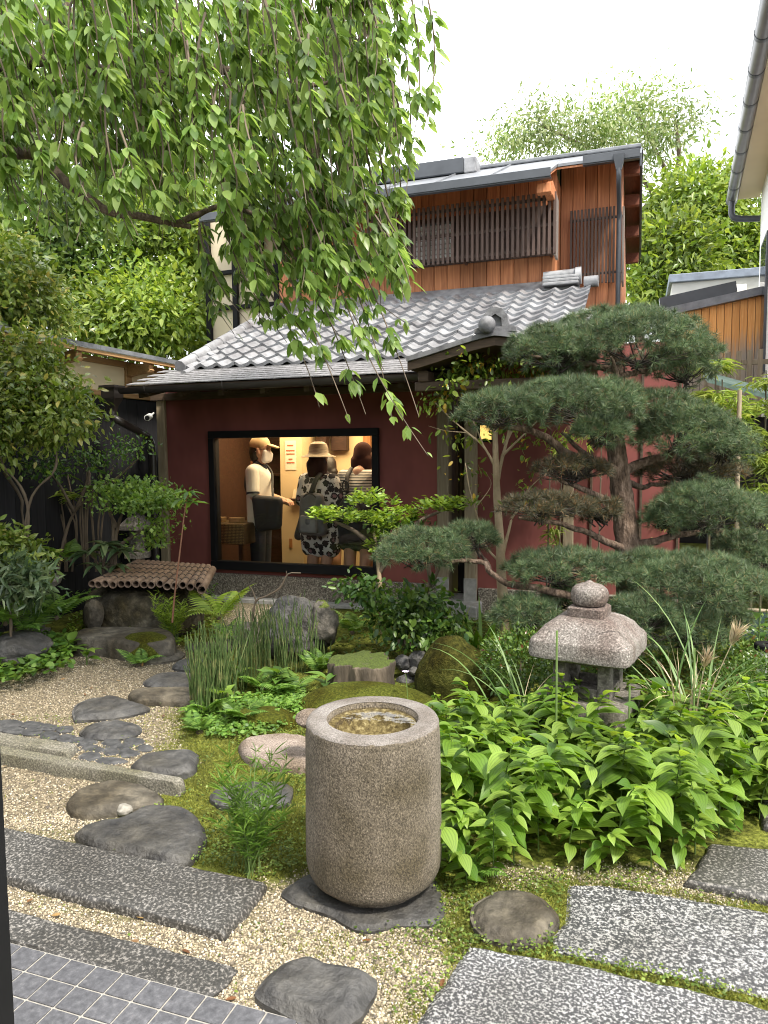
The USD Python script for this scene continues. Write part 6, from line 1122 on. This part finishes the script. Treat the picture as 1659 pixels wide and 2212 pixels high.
for u, v, d, nf, L, mt, lab in [(470, 1300, 5.5, 7, .42, L_FERNY, 'yellow-green fern arching right of the trough'), (150, 1180, 6.3, 8, .34, L_FERN, 'shaded fern in front of the canes'), (120, 1300, 5.4, 9, .36, L_FERN, 'bright fern below the low old lantern'), (60, 1330, 5.2, 9, .36, L_FERN, 'large fern above the black cracked rock'), (10, 1310, 5.1, 8, .34, L_FERN, 'fern cut by the left edge'), (345, 1225, 6.6, 6, .28, L_FERN, 'fern behind the tube lid by the corner post'), (500, 1345, 5.3, 6, .26, L_FERN, 'fern at the right foot of the trough'), (300, 1440, 5.0, 7, .2, L_FERN, 'small fern in front of the thick stone block'),
        (450, 1545, 4.0, 10, .2, L_FERN, 'fern in front of the nearer horsetails'), (520, 1560, 3.8, 10, .2, L_FERN, 'low fern left of the pink granite stone'), (590, 1545, 3.8, 10, .2, L_FERN, 'low fern behind the pink granite stone'), (630, 1500, 4.2, 9, .22, L_FERN, 'fern between the moss mounds'), (690, 1455, 4.4, 9, .22, L_FERN, 'fern at the foot of the stump-like rock'), (570, 1490, 4.2, 9, .22, L_FERN, 'fern at the foot of the further horsetails'), (430, 1585, 3.8, 8, .17, L_FERN, 'small fern at the edge of the gravel'), (1030, 1900, 2.5, 6, .16, L_FERN, 'small fern under the big-leaved plants right of the basin'), (1150, 1300, 5.6, 7, .3, L_FERN, 'fern behind the low pine bough'), (760, 1330, 5.2, 6, .26, L_FERN, 'fern at the foot of the camellia shrub')]:
    g0 = az(u, v) if v > 1420 else ground(u, v, d); zb = max(0, ad(u, v, d)[2] - .12) if v <= 1420 else .01; g0 = A(g0[0], g0[1], zb)
    t = thing('fern', lab, 'fern', g0); obj('fronds', fern(g0, nf, L, .75, 1.05), mt, t)
    obj('crown', boulder(g0, (.02, .02, .02), 3, 1), M_TWIG, t)
def feathery(lab, u, v, n, h, mt):
    g0 = az(u, v); t = thing('feathery_plant', lab, 'plant', g0); S, Lv = [], []
    for k in range(n):
        a = rng.uniform(0, 6.28); l = h * rng.uniform(.6, 1.1); p = spline([g0 + rng.normal(size=3) * A(.03, .03, 0), g0 + A(math.cos(a) * .05, math.sin(a) * .05, l * .55), g0 + A(math.cos(a) * .13, math.sin(a) * .13, l)], 12); S.append(tube(p, np.linspace(.0022, .001, 12), 4, False))
        q = np.repeat(p[3:], 4, 0); m = len(q); b_ = rng.uniform(0, 6.28, m); Lv.append(leaves(q, np.stack([np.cos(b_), np.sin(b_), rng.uniform(.3, 1.2, m)], -1), rdir(m, 1), rng.uniform(.04, .08, m), .0045, T_LANCE))
    obj('stems', join(S), M_STEM, t, kind='stuff'); obj('leaflets', join(Lv), mt, t, kind='stuff')
feathery('feathery plant with thread-thin leaves left of the basin', 545, 1885, 24, .36, L_FERN)
feathery('bright feathery tuft at the right front of the stone trough', 372, 1390, 30, .36, L_FERNY)
ACROSS = [float(np.sign(x)) for x in T_BROAD[0][:, 1]]
def veined(p): UsdGeom.PrimvarsAPI(stage.GetPrimAtPath(p)).CreatePrimvar('across', Sdf.ValueTypeNames.FloatArray, 'vertex').Set(Vt.FloatArray(ACROSS))
def broadplant(lab, u, v, d, n, L, mt, h=.12):
    g0 = A(*ad(u, v, d)[:2], 0); t = thing('broadleaf_plant', lab, 'plant', g0); top = g0 + A(0, 0, h)
    obj('stem', tube([g0, top], .005, 5), M_STEM, t)
    for k in range(n):
        a = k * 2.4 + rng.uniform(0, .5); dd = A(math.cos(a), math.sin(a), rng.uniform(.1, 1.1)); l = L * rng.uniform(.7, 1.1); veined(obj('leaf', leaves([g0 + A(0, 0, h * (.35 + .65 * k / n))], [dd], [A(0, 0, 1.) - unit(dd) * .3 + unit(rng.normal(size=3)) * .2], l, l * .48, T_BROAD), mt, t, smooth=True))
for u, v, d, n, L, mt, lab in ((475, 1470, 4.15, 6, .15, L_LILY, 'pale broad-leaved plant among the nearer horsetails'), (600, 1430, 4.5, 8, .15, L_HEART, 'broad-leaved plant in the middle of the further horsetails'), (705, 1440, 4.4, 5, .14, L_HEART, 'broad-leaved plant leaning on the stump-like rock'), (520, 1420, 4.6, 5, .13, L_LILY, 'small pale plant between the two horsetail clumps'), (185, 1370, 5.1, 6, .12, L_LILY, 'leafy weed at the left end of the thick stone block'), (230, 1345, 5.6, 5, .1, L_LILY, 'little leafy weed at the foot of the small boulder'), (150, 1345, 5.3, 7, .14, L_HEART, 'leafy plant between the ferns and the black rock'), (270, 1350, 5.7, 4, .09, L_LILY, 'tiny weed in front of the trough'), (1640, 1370, 4.5, 8, .1, L_HEART, 'leafy stem above the garden light')): broadplant(lab, u, v, d, n, L, mt, .12 if u != 1640 else .5)
# heart-leaved ground cover, undergrowth
def carpet(name, lab, poly, n, h, L, mt, T=T_OVAL, cat='ground cover', wr=.75):
    P = pxpoly(poly); x0, y0, x1, y1 = P.bounds; q = rng.uniform((x0, y0), (x1, y1), (n * 6, 2)); q = q[shapely.contains_xy(P, q[:, 0], q[:, 1])][:n]; m = len(q)
    zz = h * (.3 + .7 * meshkit.fbm(np.column_stack([q * 5, q[:, 0] * 0]), 3)) * rng.uniform(.55, 1.1, m); l = L * rng.uniform(.6, 1.15, m)
    obj(name, leaves(np.column_stack([q, zz]), rdir(m) * A(1, 1, .35) - A(0, 0, .15), rng.normal(size=(m, 3)) * .35 + A(0, 0, 1), l, l * wr, T), mt, smooth=True, label=lab, cat=cat, kind='stuff')
carpet('heart_leaf_carpet', 'carpet of dark heart-shaped leaves below the black rock at the left', [(-120, 1520), (60, 1495), (150, 1455), (165, 1410), (130, 1395), (-120, 1400)], 1200, .2, .055, L_HEART)
carpet('clover_carpet', 'light green clover creeping between block, rocks and gravel', [(130, 1440), (200, 1400), (240, 1400), (300, 1440), (420, 1390), (480, 1360), (470, 1330), (150, 1330)], 1500, .09, .028, L_CAM)
carpet('undergrowth', 'mixed low green undergrowth at the foot of the black wall', [(-150, 1340), (480, 1340), (460, 1265), (-150, 1250)], 1800, .3, .05, L_HEART, T_LANCE, wr=.45)
carpet('fern_bed', 'bed of tiny green leaves left of the basin below the horsetails', [(390, 1545), (450, 1600), (560, 1595), (660, 1560), (660, 1480), (560, 1500), (480, 1520)], 2600, .07, .024, L_FERN)
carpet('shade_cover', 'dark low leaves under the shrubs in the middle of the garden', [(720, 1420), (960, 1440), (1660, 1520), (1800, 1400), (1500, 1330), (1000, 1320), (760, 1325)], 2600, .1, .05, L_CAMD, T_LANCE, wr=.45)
# flower
t = thing('small_flower', 'single pale lilac flower on a thin stem behind the basin', 'flower', ground(876, 1520, 4.0)); f0 = ad(876, 1452, 4.0); M_PET = plain('petal', (.6, .5, .68), .6)
obj('stem', tube(spline([ground(876, 1520, 4.0), (ground(876, 1520, 4.0) + f0) / 2 + A(.01, 0, 0), f0], 10), .002, 5), M_STEM, t)
for k in range(8): a = k * .785; obj('petal', leaves([f0], [A(math.cos(a), math.sin(a), .35)], [A(0, 0, 1)], .022, .011, T_OVAL), M_PET, t)

# ---------------------------------------------------------------- big-leaved plants right of the basin
protos = []
BED = pxpoly([(965, 1925), (930, 1720), (925, 1610), (1000, 1590), (1180, 1600), (1659, 1590), (1950, 1640), (1900, 1750), (1650, 1770), (1560, 1815), (1490, 1880), (1400, 1890), (1250, 1880), (1180, 1850), (1120, 1880), (1040, 1915)])
bx0, by0, bx1, by1 = BED.bounds
pp = []
for _ in range(6000):
    q = rng.uniform((bx0, by0), (bx1, by1))
    if shapely.contains_xy(BED, *q) and all(np.hypot(*(q - r)) > .075 for r in pp): pp.append(q)
LAB = 'big-leaved arching green plant in the mass right of the basin'
def lily(loc, h, lean, a0, n):
    t = thing('big_leaf_plant', LAB, 'plant', loc, 'big-leaved plants right of the basin')
    s = np.linspace(0, 1, 10); p = np.column_stack([lean * s ** 1.8 * math.cos(a0), lean * s ** 1.8 * math.sin(a0), h * (s - .18 * s ** 3)]) + loc; obj('stem', tube(p, np.linspace(.0035, .0018, 10), 5), M_STEM, t)
    for k in range(n):
        q = .1 + .9 * k / (n - 1); b = np.array([np.interp(q, s, p[:, j]) for j in range(3)]); sd = 1 if k % 2 else -1; a = a0 + sd * rng.uniform(.7, 1.5) * (1 if q < .93 else .3) + rng.normal() * .3
        d = A(math.cos(a), math.sin(a), rng.uniform(-.05, .6) + (.5 if q > .93 else 0)); l = rng.uniform(.078, .15) * (1 if q < .85 else .72) * (.75 if q < .35 else 1); nn = A(0, 0, 1.) - unit(d) * d[2] + rng.normal(size=3) * .22
        veined(obj('leaf', leaves([b], [d], [nn], l, l * rng.uniform(.46, .58), T_BROAD), L_LILY, t, smooth=True))
    return t
for k, q in enumerate(pp):
    loc = A(*q, 0)
    if k < 6: protos.append(lily(loc, (.37, .44, .4, .48, .32, .46)[k], rng.uniform(.06, .17), rng.uniform(3.6, 5.6), (13, 15, 14, 16, 12, 15)[k]))
    else: dup(protos[rng.integers(6)], loc, rng.uniform(-.9, .9), rng.uniform(.8, 1.12) if BED.boundary.distance(shapely.Point(q)) > .1 else rng.uniform(.55, .85))
# pampas grass
def pampas(lab, u, v, n, azs, hL, nd):
    g0 = az(u, v); t = thing('pampas_grass', lab, 'ornamental grass', g0)
    for k in range(n): obj('blade', blades([g0 + rng.normal(size=3) * A(.04, .03, 0)], rng.uniform(*azs), rng.uniform(.05, .4), hL * rng.uniform(.6, 1.1), rng.uniform(.008, .014), rng.uniform(.8, 2.2), 12), L_GRASS, t, smooth=True)
    for k in range(nd): obj('dry_blade', blades([g0 + rng.normal(size=3) * A(.03, .03, 0)], rng.uniform(0, 6.28), rng.uniform(.02, .35), hL * rng.uniform(.4, .75), rng.uniform(.004, .007), rng.uniform(.2, 2.4), 10), L_DRY, t)
    return t, g0
t, g0 = pampas('tall pampas grass with straw stalks right of the stone lantern', 1490, 1640, 26, (-1.2, 3.6), .95, 46)
for u, v in ((1590, 1370), (1525, 1425)):
    p = ad(u, v, 3.2); s = spline([g0, (g0 + p) / 2 + A(0, 0, .05), p], 16); obj('stalk', tube(s, np.linspace(.0035, .0015, 16), 5), L_DRY, t)
    m = 60; b_ = p + (s[-3] - p) * rng.random((m, 1)) * .8; obj('plume', leaves(b_, rdir(m, .1) * .45 + unit(p - s[-3]), rdir(m), rng.uniform(.05, .1, m), .0025, T_LANCE), L_DRY, t)
pampas('thin pampas grass arching over the azalea left of the stone lantern', 1130, 1640, 11, (2.2, 4.2), .75, 8)
pampas('arching grass blades at the right edge above the big-leaved plants', 1640, 1680, 7, (1.5, 3.6), .7, 5)
t = thing('cut_reeds', 'three cut-off green reed stalks around the stone lantern', 'reed', az(1203, 1620))
for u, v0, v1, d in ((1203, 1640, 1362, 3.1), (1330 + 30, 1640, 1480, 3.2), (1500, 1640, 1400, 3.3)): a, b = ad(u - 2, v0, d), ad(u, v1, d); obj('stalk', tube([a, b], .0045, 7), M_STEM, t)

# ---------------------------------------------------------------- people in the shop
M_SKIN = plain('skin', (.42, .24, .16), .55, var=.08)
def cap_chain(parts, edge=.022, it=10):
    """one smooth solid from bones: each (p, r, q, s)"""
    M_ = manifold3d.Manifold; sph = lambda p, r: M_.sphere(r, 18).translate(tuple(map(float, p)))
    m = None
    for b_ in parts:
        h = M_.batch_hull([sph(b_[i], b_[i + 1]) for i in range(0, len(b_), 2)]); m = h if m is None else m + h
    m = m.refine_to_length(edge).to_mesh(); tm = trimesh.Trimesh(np.array(m.vert_properties[:, :3]), np.array(m.tri_verts)); trimesh.smoothing.filter_taubin(tm, iterations=it); return np.array(tm.vertices), np.array(tm.faces)
def figure(base, yaw, H):
    """local (right, forward, up) metres -> world"""
    c, s = math.cos(yaw), math.sin(yaw); return lambda x, y, z: base + A(x * c - y * s, x * s + y * c, z) * (H / 1.65)
def head_parts(F, z=1.5, tilt=0.0, y0=0.0):
    return [(F(0, y0 + tilt, z), .088, F(0, y0 + .02 + tilt, z + .05), .088), (F(0, y0 + .055 + tilt, z - .07), .05, F(0, y0 + .03 + tilt, z - .01), .075), (F(0, y0, z - .2), .052, F(0, y0 + .01 + tilt * .6, z - .07), .055), (F(0, y0 + .098 + tilt, z - .022), .014, F(0, y0 + .09 + tilt, z + .02), .012),
            (F(.085, y0 + .0 + tilt, z - .01), .02, F(.082, y0 - .005 + tilt, z + .025), .022), (F(-.085, y0 + tilt, z - .01), .02, F(-.082, y0 - .005 + tilt, z + .025), .022)]
def hand(F, w, d, side):
    """palm and five curled fingers: w wrist (local), d pointing direction (local)"""
    w, d = np.array(w, float), unit(d); s = unit(np.cross(d, A(0, 0, 1))); u = np.cross(s, d); P = lambda a, b, c: F(*(w + d * a + s * b + u * c)); out = [(P(0, 0, 0), .026, P(.045, -.012, 0), .026, P(.045, .014, 0), .026)]
    for k, (o, l) in enumerate(((-.03, .028), (-.01, .034), (.01, .033), (.03, .026))): out += [(P(.06, o, 0), .0105, P(.06 + l, o, -.008), .0095), (P(.06 + l, o, -.008), .0095, P(.06 + l * 1.5, o, -.034), .0085)]
    return out + [(P(.02, -.03 * side, .0), .012, P(.055, -.05 * side, -.012), .01), (P(.055, -.05 * side, -.012), .01, P(.085, -.04 * side, -.03), .009)]
def dark(n, c, r=.8): return plain(n, c, r)
M_WSHIRT = plain('white_cotton', (.62, .6, .54), .9, var=.06, bump=.3, bs=30); M_NAVY = plain('navy_cloth', (.02, .024, .035), .9); M_CAPM = plain('tan_cap', (.42, .3, .16), .85); M_HAIRB = plain('black_hair', (.015, .012, .01), .5); M_HAIRN = plain('brown_hair', (.035, .014, .01), .9, spec=.1); M_MASK = plain('mask_cloth', (.72, .71, .68), .85, var=.04); M_BAG = plain('black_bag_cloth', (.018, .018, .02), .7); M_GREY = plain('grey_bag_cloth', (.1, .1, .11), .75, bump=.3, bs=40)
# man in cap, facing right
b0 = ad(562, 1110, 8.0); F = figure(A(b0[0], b0[1], -.02), -math.pi / 2 + .12, 1.66)
p1 = thing('person', 'person in tan cap, white face mask and white polo shirt standing sideways behind the window', 'person', F(0, 0, 0), 'people in the shop')
obj('body', cap_chain(head_parts(F, 1.5, .03) + [(F(0, 0, 1.32), .075, F(0, -.01, .95), .1), (F(.09, 0, .92), .08, F(.09, .02, .5), .06, ), (F(-.09, 0, .92), .08, F(-.09, 0, .5), .06), (F(.09, .02, .5), .055, F(.09, 0, .08), .042), (F(-.09, 0, .5), .055, F(-.09, -.02, .08), .042), (F(.09, -.02, .04), .042, F(.09, .13, .03), .035), (F(-.09, -.04, .04), .042, F(-.09, .11, .03), .035)]
    + [x for sd in (1, -1) for x in ([(F(.19 * sd, -.01, 1.28), .05, F(.21 * sd, .02, 1.02), .042), (F(.21 * sd, .02, 1.02), .04, F(.09 * sd, .25, .97), .03)] + hand(F, (.085 * sd, .26, .97), (-.45 * sd, .85, -.1), sd))]), M_SKIN, p1, smooth=True)
obj('polo_shirt', cap_chain([(F(.13, -.01, 1.29), .085, F(-.13, -.01, 1.29), .085, F(.1, 0, .78), .105, F(-.1, 0, .78), .105, F(0, .03, 1.2), .12, F(0, .02, .84), .13)] + [(F(.17 * sd, -.01, 1.29), .075, F(.215 * sd, .01, 1.08), .068) for sd in (1, -1)]), M_WSHIRT, p1, smooth=True)
obj('collar', cap_chain([(F(.05, 0, 1.37), .035, F(-.05, 0, 1.37), .035, F(0, .05, 1.33), .04, F(0, -.03, 1.38), .04)]), M_NAVY, p1, smooth=True)
for sd in (1, -1): obj('sleeve_band', tube([F(.213 * sd, .009, 1.075), F(.216 * sd, .011, 1.055)], .071, 14), M_NAVY, p1, smooth=40)
obj('trousers', cap_chain([(F(.08, 0, .82), .1, F(-.08, 0, .82), .1)] + [(F(.085 * sd, 0, .8), .1, F(.09 * sd, .01 * sd, .45), .075, F(.09 * sd, 0, .12), .065) for sd in (1, -1)]), M_NAVY, p1, smooth=True)
obj('hair', cap_chain([(F(0, -.015, 1.51), .09, F(0, .0, 1.56), .093), (F(0, -.03, 1.45), .07, F(0, -.025, 1.5), .085)]), M_HAIRB, p1, smooth=True)
obj('cap', cap_chain([(F(0, .03, 1.575), .1, F(0, -.0, 1.58), .1, F(0, .02, 1.61), .085), (F(.06, .13, 1.57), .012, F(-.06, .13, 1.57), .012, F(.04, .21, 1.545), .01, F(-.04, .21, 1.545), .01)], .02), M_CAPM, p1, smooth=True)
obj('face_mask', cap_chain([(F(.05, .09, 1.5), .03, F(-.05, .09, 1.5), .03, F(.045, .08, 1.41), .032, F(-.045, .08, 1.41), .032, F(0, .14, 1.47), .022, F(0, .125, 1.415), .024)], .015), M_MASK, p1, smooth=True)
for sd in (1, -1): obj('mask_strap', tube([F(.06 * sd, .07, 1.47), F(.096 * sd, .0, 1.505)], .004, 5), M_MASK, p1)
obj('glasses', join([tube([F(.1 * sd, .0, 1.53), F(.085 * sd, .1, 1.53)], .004, 5) for sd in (1, -1)] + [tube([F(.03 * sd + .03 * math.cos(a), .118, 1.528 + .02 * math.sin(a)) for a in np.linspace(0, 6.28, 14)], .003, 4) for sd in (1, -1)]), M_FRAME, p1)
bg_ = thing('shoulder_bag', 'black shoulder bag carried by the person in the white polo shirt', 'bag', F(.2, .2, .8))
obj('bag_body', cap_chain([(F(.24, .06, 1.0), .05, F(.24, .3, .98), .05, F(.24, .1, .72), .06, F(.24, .28, .74), .055)]), M_BAG, bg_, smooth=True)
obj('strap', tube(spline([F(.255, .06, 1.0), F(.15, -.1, 1.12), F(.04, -.1, 1.32), F(-.06, .0, 1.385), F(-.03, .13, 1.28), F(.14, .2, 1.1), F(.25, .25, 1.0)], 40), .014, 6), M_BAG, bg_, smooth=True)
# woman in a straw hat, seen from behind
b0 = ad(690, 1110, 7.55); F = figure(A(b0[0], b0[1], -.02), .05 - .2, 1.56)
def walker(F, label, skirt_m, top_m, hair_m, hemz, hair_len, bend=0.0):
    p = thing('person', label, 'person', F(0, 0, 0), 'people in the shop')
    obj('body', cap_chain(head_parts(F, 1.5, bend, bend * .8) + [(F(0, bend * .6, 1.32), .075, F(0, 0, .95), .1)] + [x for sd in (1, -1) for x in ([(F(.085 * sd, 0, .9), .09, F(.09 * sd, .01, .48), .066), (F(.09 * sd, .01, .48), .064, F(.09 * sd, -.015, .34), .062, F(.09 * sd, 0, .1), .04), (F(.09 * sd, -.02, .04), .04, F(.095 * sd, .14, .03), .032), (F(.18 * sd, bend * .6, 1.27), .052, F(.24 * sd, .03 + bend * .5, 1.02), .043), (F(.24 * sd, .03 + bend * .5, 1.02), .041, F(.2 * sd, .22 + bend * .5, .93), .03)] + hand(F, (.2 * sd, .225 + bend * .5, .93), (-.25 * sd, .9, -.2), sd))]), M_SKIN, p, smooth=True)
    obj('top', cap_chain([(F(.14, bend * .6, 1.28), .08, F(-.14, bend * .6, 1.28), .08, F(.11, bend * .2, .95), .1, F(-.11, bend * .2, .95), .1, F(0, bend * .5 - .03, 1.15), .12)] + [(F(.17 * sd, bend * .6, 1.28), .078, F(.24 * sd, .02 + bend * .5, 1.06), .07) for sd in (1, -1)]), top_m, p, smooth=True)
    obj('skirt', cap_chain([(F(.1, 0, .95), .105, F(-.1, 0, .95), .105, F(.13, 0, .78), .11, F(-.13, 0, .78), .11), (F(.13, 0, .8), .11, F(-.13, 0, .8), .11, F(.13, .02, hemz + .1), .1, F(-.13, .02, hemz + .1), .1)]), skirt_m, p, smooth=True)
    obj('hair', cap_chain([(F(0, bend * 1.8 - .012, 1.5), .098, F(0, bend * 1.8 + .0, 1.555), .096), (F(.05, bend * 1.8 - .035, 1.45), .07, F(-.05, bend * 1.8 - .035, 1.45), .07, F(.055, bend * 1.6 - .03, 1.45 - hair_len), .055, F(-.055, bend * 1.6 - .03, 1.45 - hair_len), .055)]), hair_m, p, smooth=True)
    return p
M_FLORAL = mat('floral_dress', {'g': ('geometry', {}), 'v': ('voronoi_texture', {'scale': 14.0, 'randomness': .7}), 'n': ('noise_texture', {'scale': 55.0, 'detail': 2.0}), 'ma': ('math', {'math_type': 'multiply_add', 'value2': .55}), 'r': ('rgb_ramp', {'ramp': [(.0, (.09, .05, .06)), (.36, (.015, .013, .016)), (.78, (.015, .013, .016)), (.81, (.55, .54, .52)), (1, (.6, .59, .57))]}), 'r2': ('rgb_ramp', {'ramp': [(.6, (0, 0, 0)), (.62, (1, 1, 1))]}), 'sc': ('separate_color', {}), 'm': ('mix_color', {'b': (.2, .11, .12)}), 'mm': ('math', {'math_type': 'multiply'}), 'r3': ('rgb_ramp', {'ramp': [(.55, (1, 1, 1)), (.6, (0, 0, 0))]}), 'p': ('principled_bsdf', {'roughness': .9})},
    [('g.position', 'v.vector'), ('g.position', 'n.vector'), ('n.fac', 'ma.value1'), ('v.distance', 'ma.value3'), ('ma.value', 'r.fac'), ('v.color', 'sc.color'), ('sc.r', 'r2.fac'), ('ma.value', 'r3.fac'), ('r2.color', 'mm.value1'), ('r3.color', 'mm.value2'), ('mm.value', 'm.fac'), ('r.color', 'm.a'), ('m.result', 'p.base_color')], 'p.BSDF')
p2 = walker(F, 'person in a straw hat and black-and-white flowered dress seen from behind through the window', M_FLORAL, M_FLORAL, M_HAIRN, .44, .1)
M_STRAW = stone('straw_hat', [(.3, (.14, .11, .075)), (.5, (.3, .25, .18)), (.7, (.45, .39, .3))], 12, .85, .5, 40, 4, dist=.004, stretch=(1, 1, 9))
hc_ = F(0, .0, 0); sc_ = 1.56 / 1.65
obj('hat', revolve([(.001, 1.70), (.05, 1.698), (.09, 1.675), (.106, 1.63), (.11, 1.575), (.125, 1.56), (.19, 1.535), (.192, 1.532), (.12, 1.552), (.1, 1.57)], (0, 0, 0), 36)[0] * sc_ + hc_ + A(0, 0, 0) if False else (revolve([(.1, 1.57), (.12, 1.552), (.192, 1.532), (.19, 1.537), (.125, 1.562), (.11, 1.58), (.106, 1.63), (.09, 1.675), (.05, 1.698), (.001, 1.70)], (0, 0, 0), 36)[0] * sc_ + hc_, revolve([(.1, 1.57)] * 10, (0, 0, 0), 36)[1]), M_STRAW, p2, smooth=40)
bp = thing('backpack', 'grey backpack with a black strap on the person in the straw hat', 'backpack', F(.04, -.2, 1.0))
obj('pack_body', cap_chain([(F(.13, -.2, 1.1), .05, F(-.05, -.2, 1.1), .05, F(.15, -.19, .76), .06, F(-.07, -.19, .76), .06, F(.04, -.24, .85), .06)]), M_GREY, bp, smooth=True)
obj('front_pocket', cap_chain([(F(.12, -.275, .9), .02, F(-.04, -.275, .9), .02, F(.12, -.27, .76), .025, F(-.04, -.27, .76), .025)], .015), plain('light_grey_cloth', (.2, .2, .21), .8), bp, smooth=True)
obj('zip', tube(spline([F(.15, -.245, .85), F(.13, -.245, 1.08), F(.04, -.25, 1.15), F(-.05, -.245, 1.08), F(-.07, -.245, .85)], 24), .008, 5), M_BAG, bp)
obj('strap', tube(spline([F(.04, -.22, 1.15), F(.06, -.14, 1.3), F(.08, .0, 1.37), F(.11, .1, 1.25)], 20), .026, 8), M_BAG, bp, smooth=True)
hb_ = thing('handbag', 'black handbag hanging at the left of the flowered dress', 'bag', F(-.28, .05, .8)); obj('bag_body', cap_chain([(F(-.27, .06, .86), .03, F(-.27, .2, .86), .03, F(-.29, .02, .66), .05, F(-.29, .2, .66), .05)]), M_BAG, hb_, smooth=True); obj('handle', tube(spline([F(-.27, .06, .86), F(-.25, .13, 1.0), F(-.27, .2, .86)], 12), .01, 6), M_BAG, hb_)
# woman in a striped top, bending over the counter
M_STRIPE = mat('striped_top', {'g': ('geometry', {}), 'sx': ('separate_xyz', {}), 'm': ('math', {'math_type': 'multiply', 'value2': 36.0}), 'f': ('math', {'math_type': 'fraction'}), 'r': ('rgb_ramp', {'ramp': [(.64, (.6, .58, .52)), (.68, (.02, .02, .03))]}), 'p': ('principled_bsdf', {'roughness': .9})}, [('g.position', 'sx.vector'), ('sx.z', 'm.value1'), ('m.value', 'f.value1'), ('f.value', 'r.fac'), ('r.color', 'p.base_color')], 'p.BSDF')
b0 = ad(772, 1110, 7.45); F3 = figure(A(b0[0], b0[1], -.02), .0, 1.6)
p3 = walker(F3, 'person with brown hair in a striped top bending over the counter, seen from behind', M_BAG, M_STRIPE, M_HAIRN, .5, .08, .1)
h3 = thing('sling_bag', 'black sling bag on the back of the person in the striped top', 'bag', F3(-.05, -.2, 1.1)); obj('bag_body', cap_chain([(F3(-.02, -.16, 1.08), .05, F3(.04, -.16, .9), .07, F3(-.13, -.15, .9), .07)]), M_BAG, h3, smooth=True); obj('strap', tube(spline([F3(-.04, -.17, 1.12), F3(-.07, -.1, 1.28), F3(-.08, .05, 1.37)], 14), .022, 8), M_BAG, h3, smooth=True); obj('loop', tube([F3(-.05 + .035 * math.cos(a), -.2, 1.2 + .05 * math.sin(a)) for a in np.linspace(0, 6.28, 16)], .008, 5), M_BAG, h3)
# shop assistant, only the hair shows between the two
b0 = ad(709, 1110, 8.2); F4 = figure(A(b0[0], b0[1], -.02), .3, 1.45)
p4_ = walker(F4, 'dark-haired person further in, mostly hidden between the two seen from behind', M_NAVY, plain('red_cloth', (.2, .03, .03), .9), M_HAIRB, .5, .05, .04)
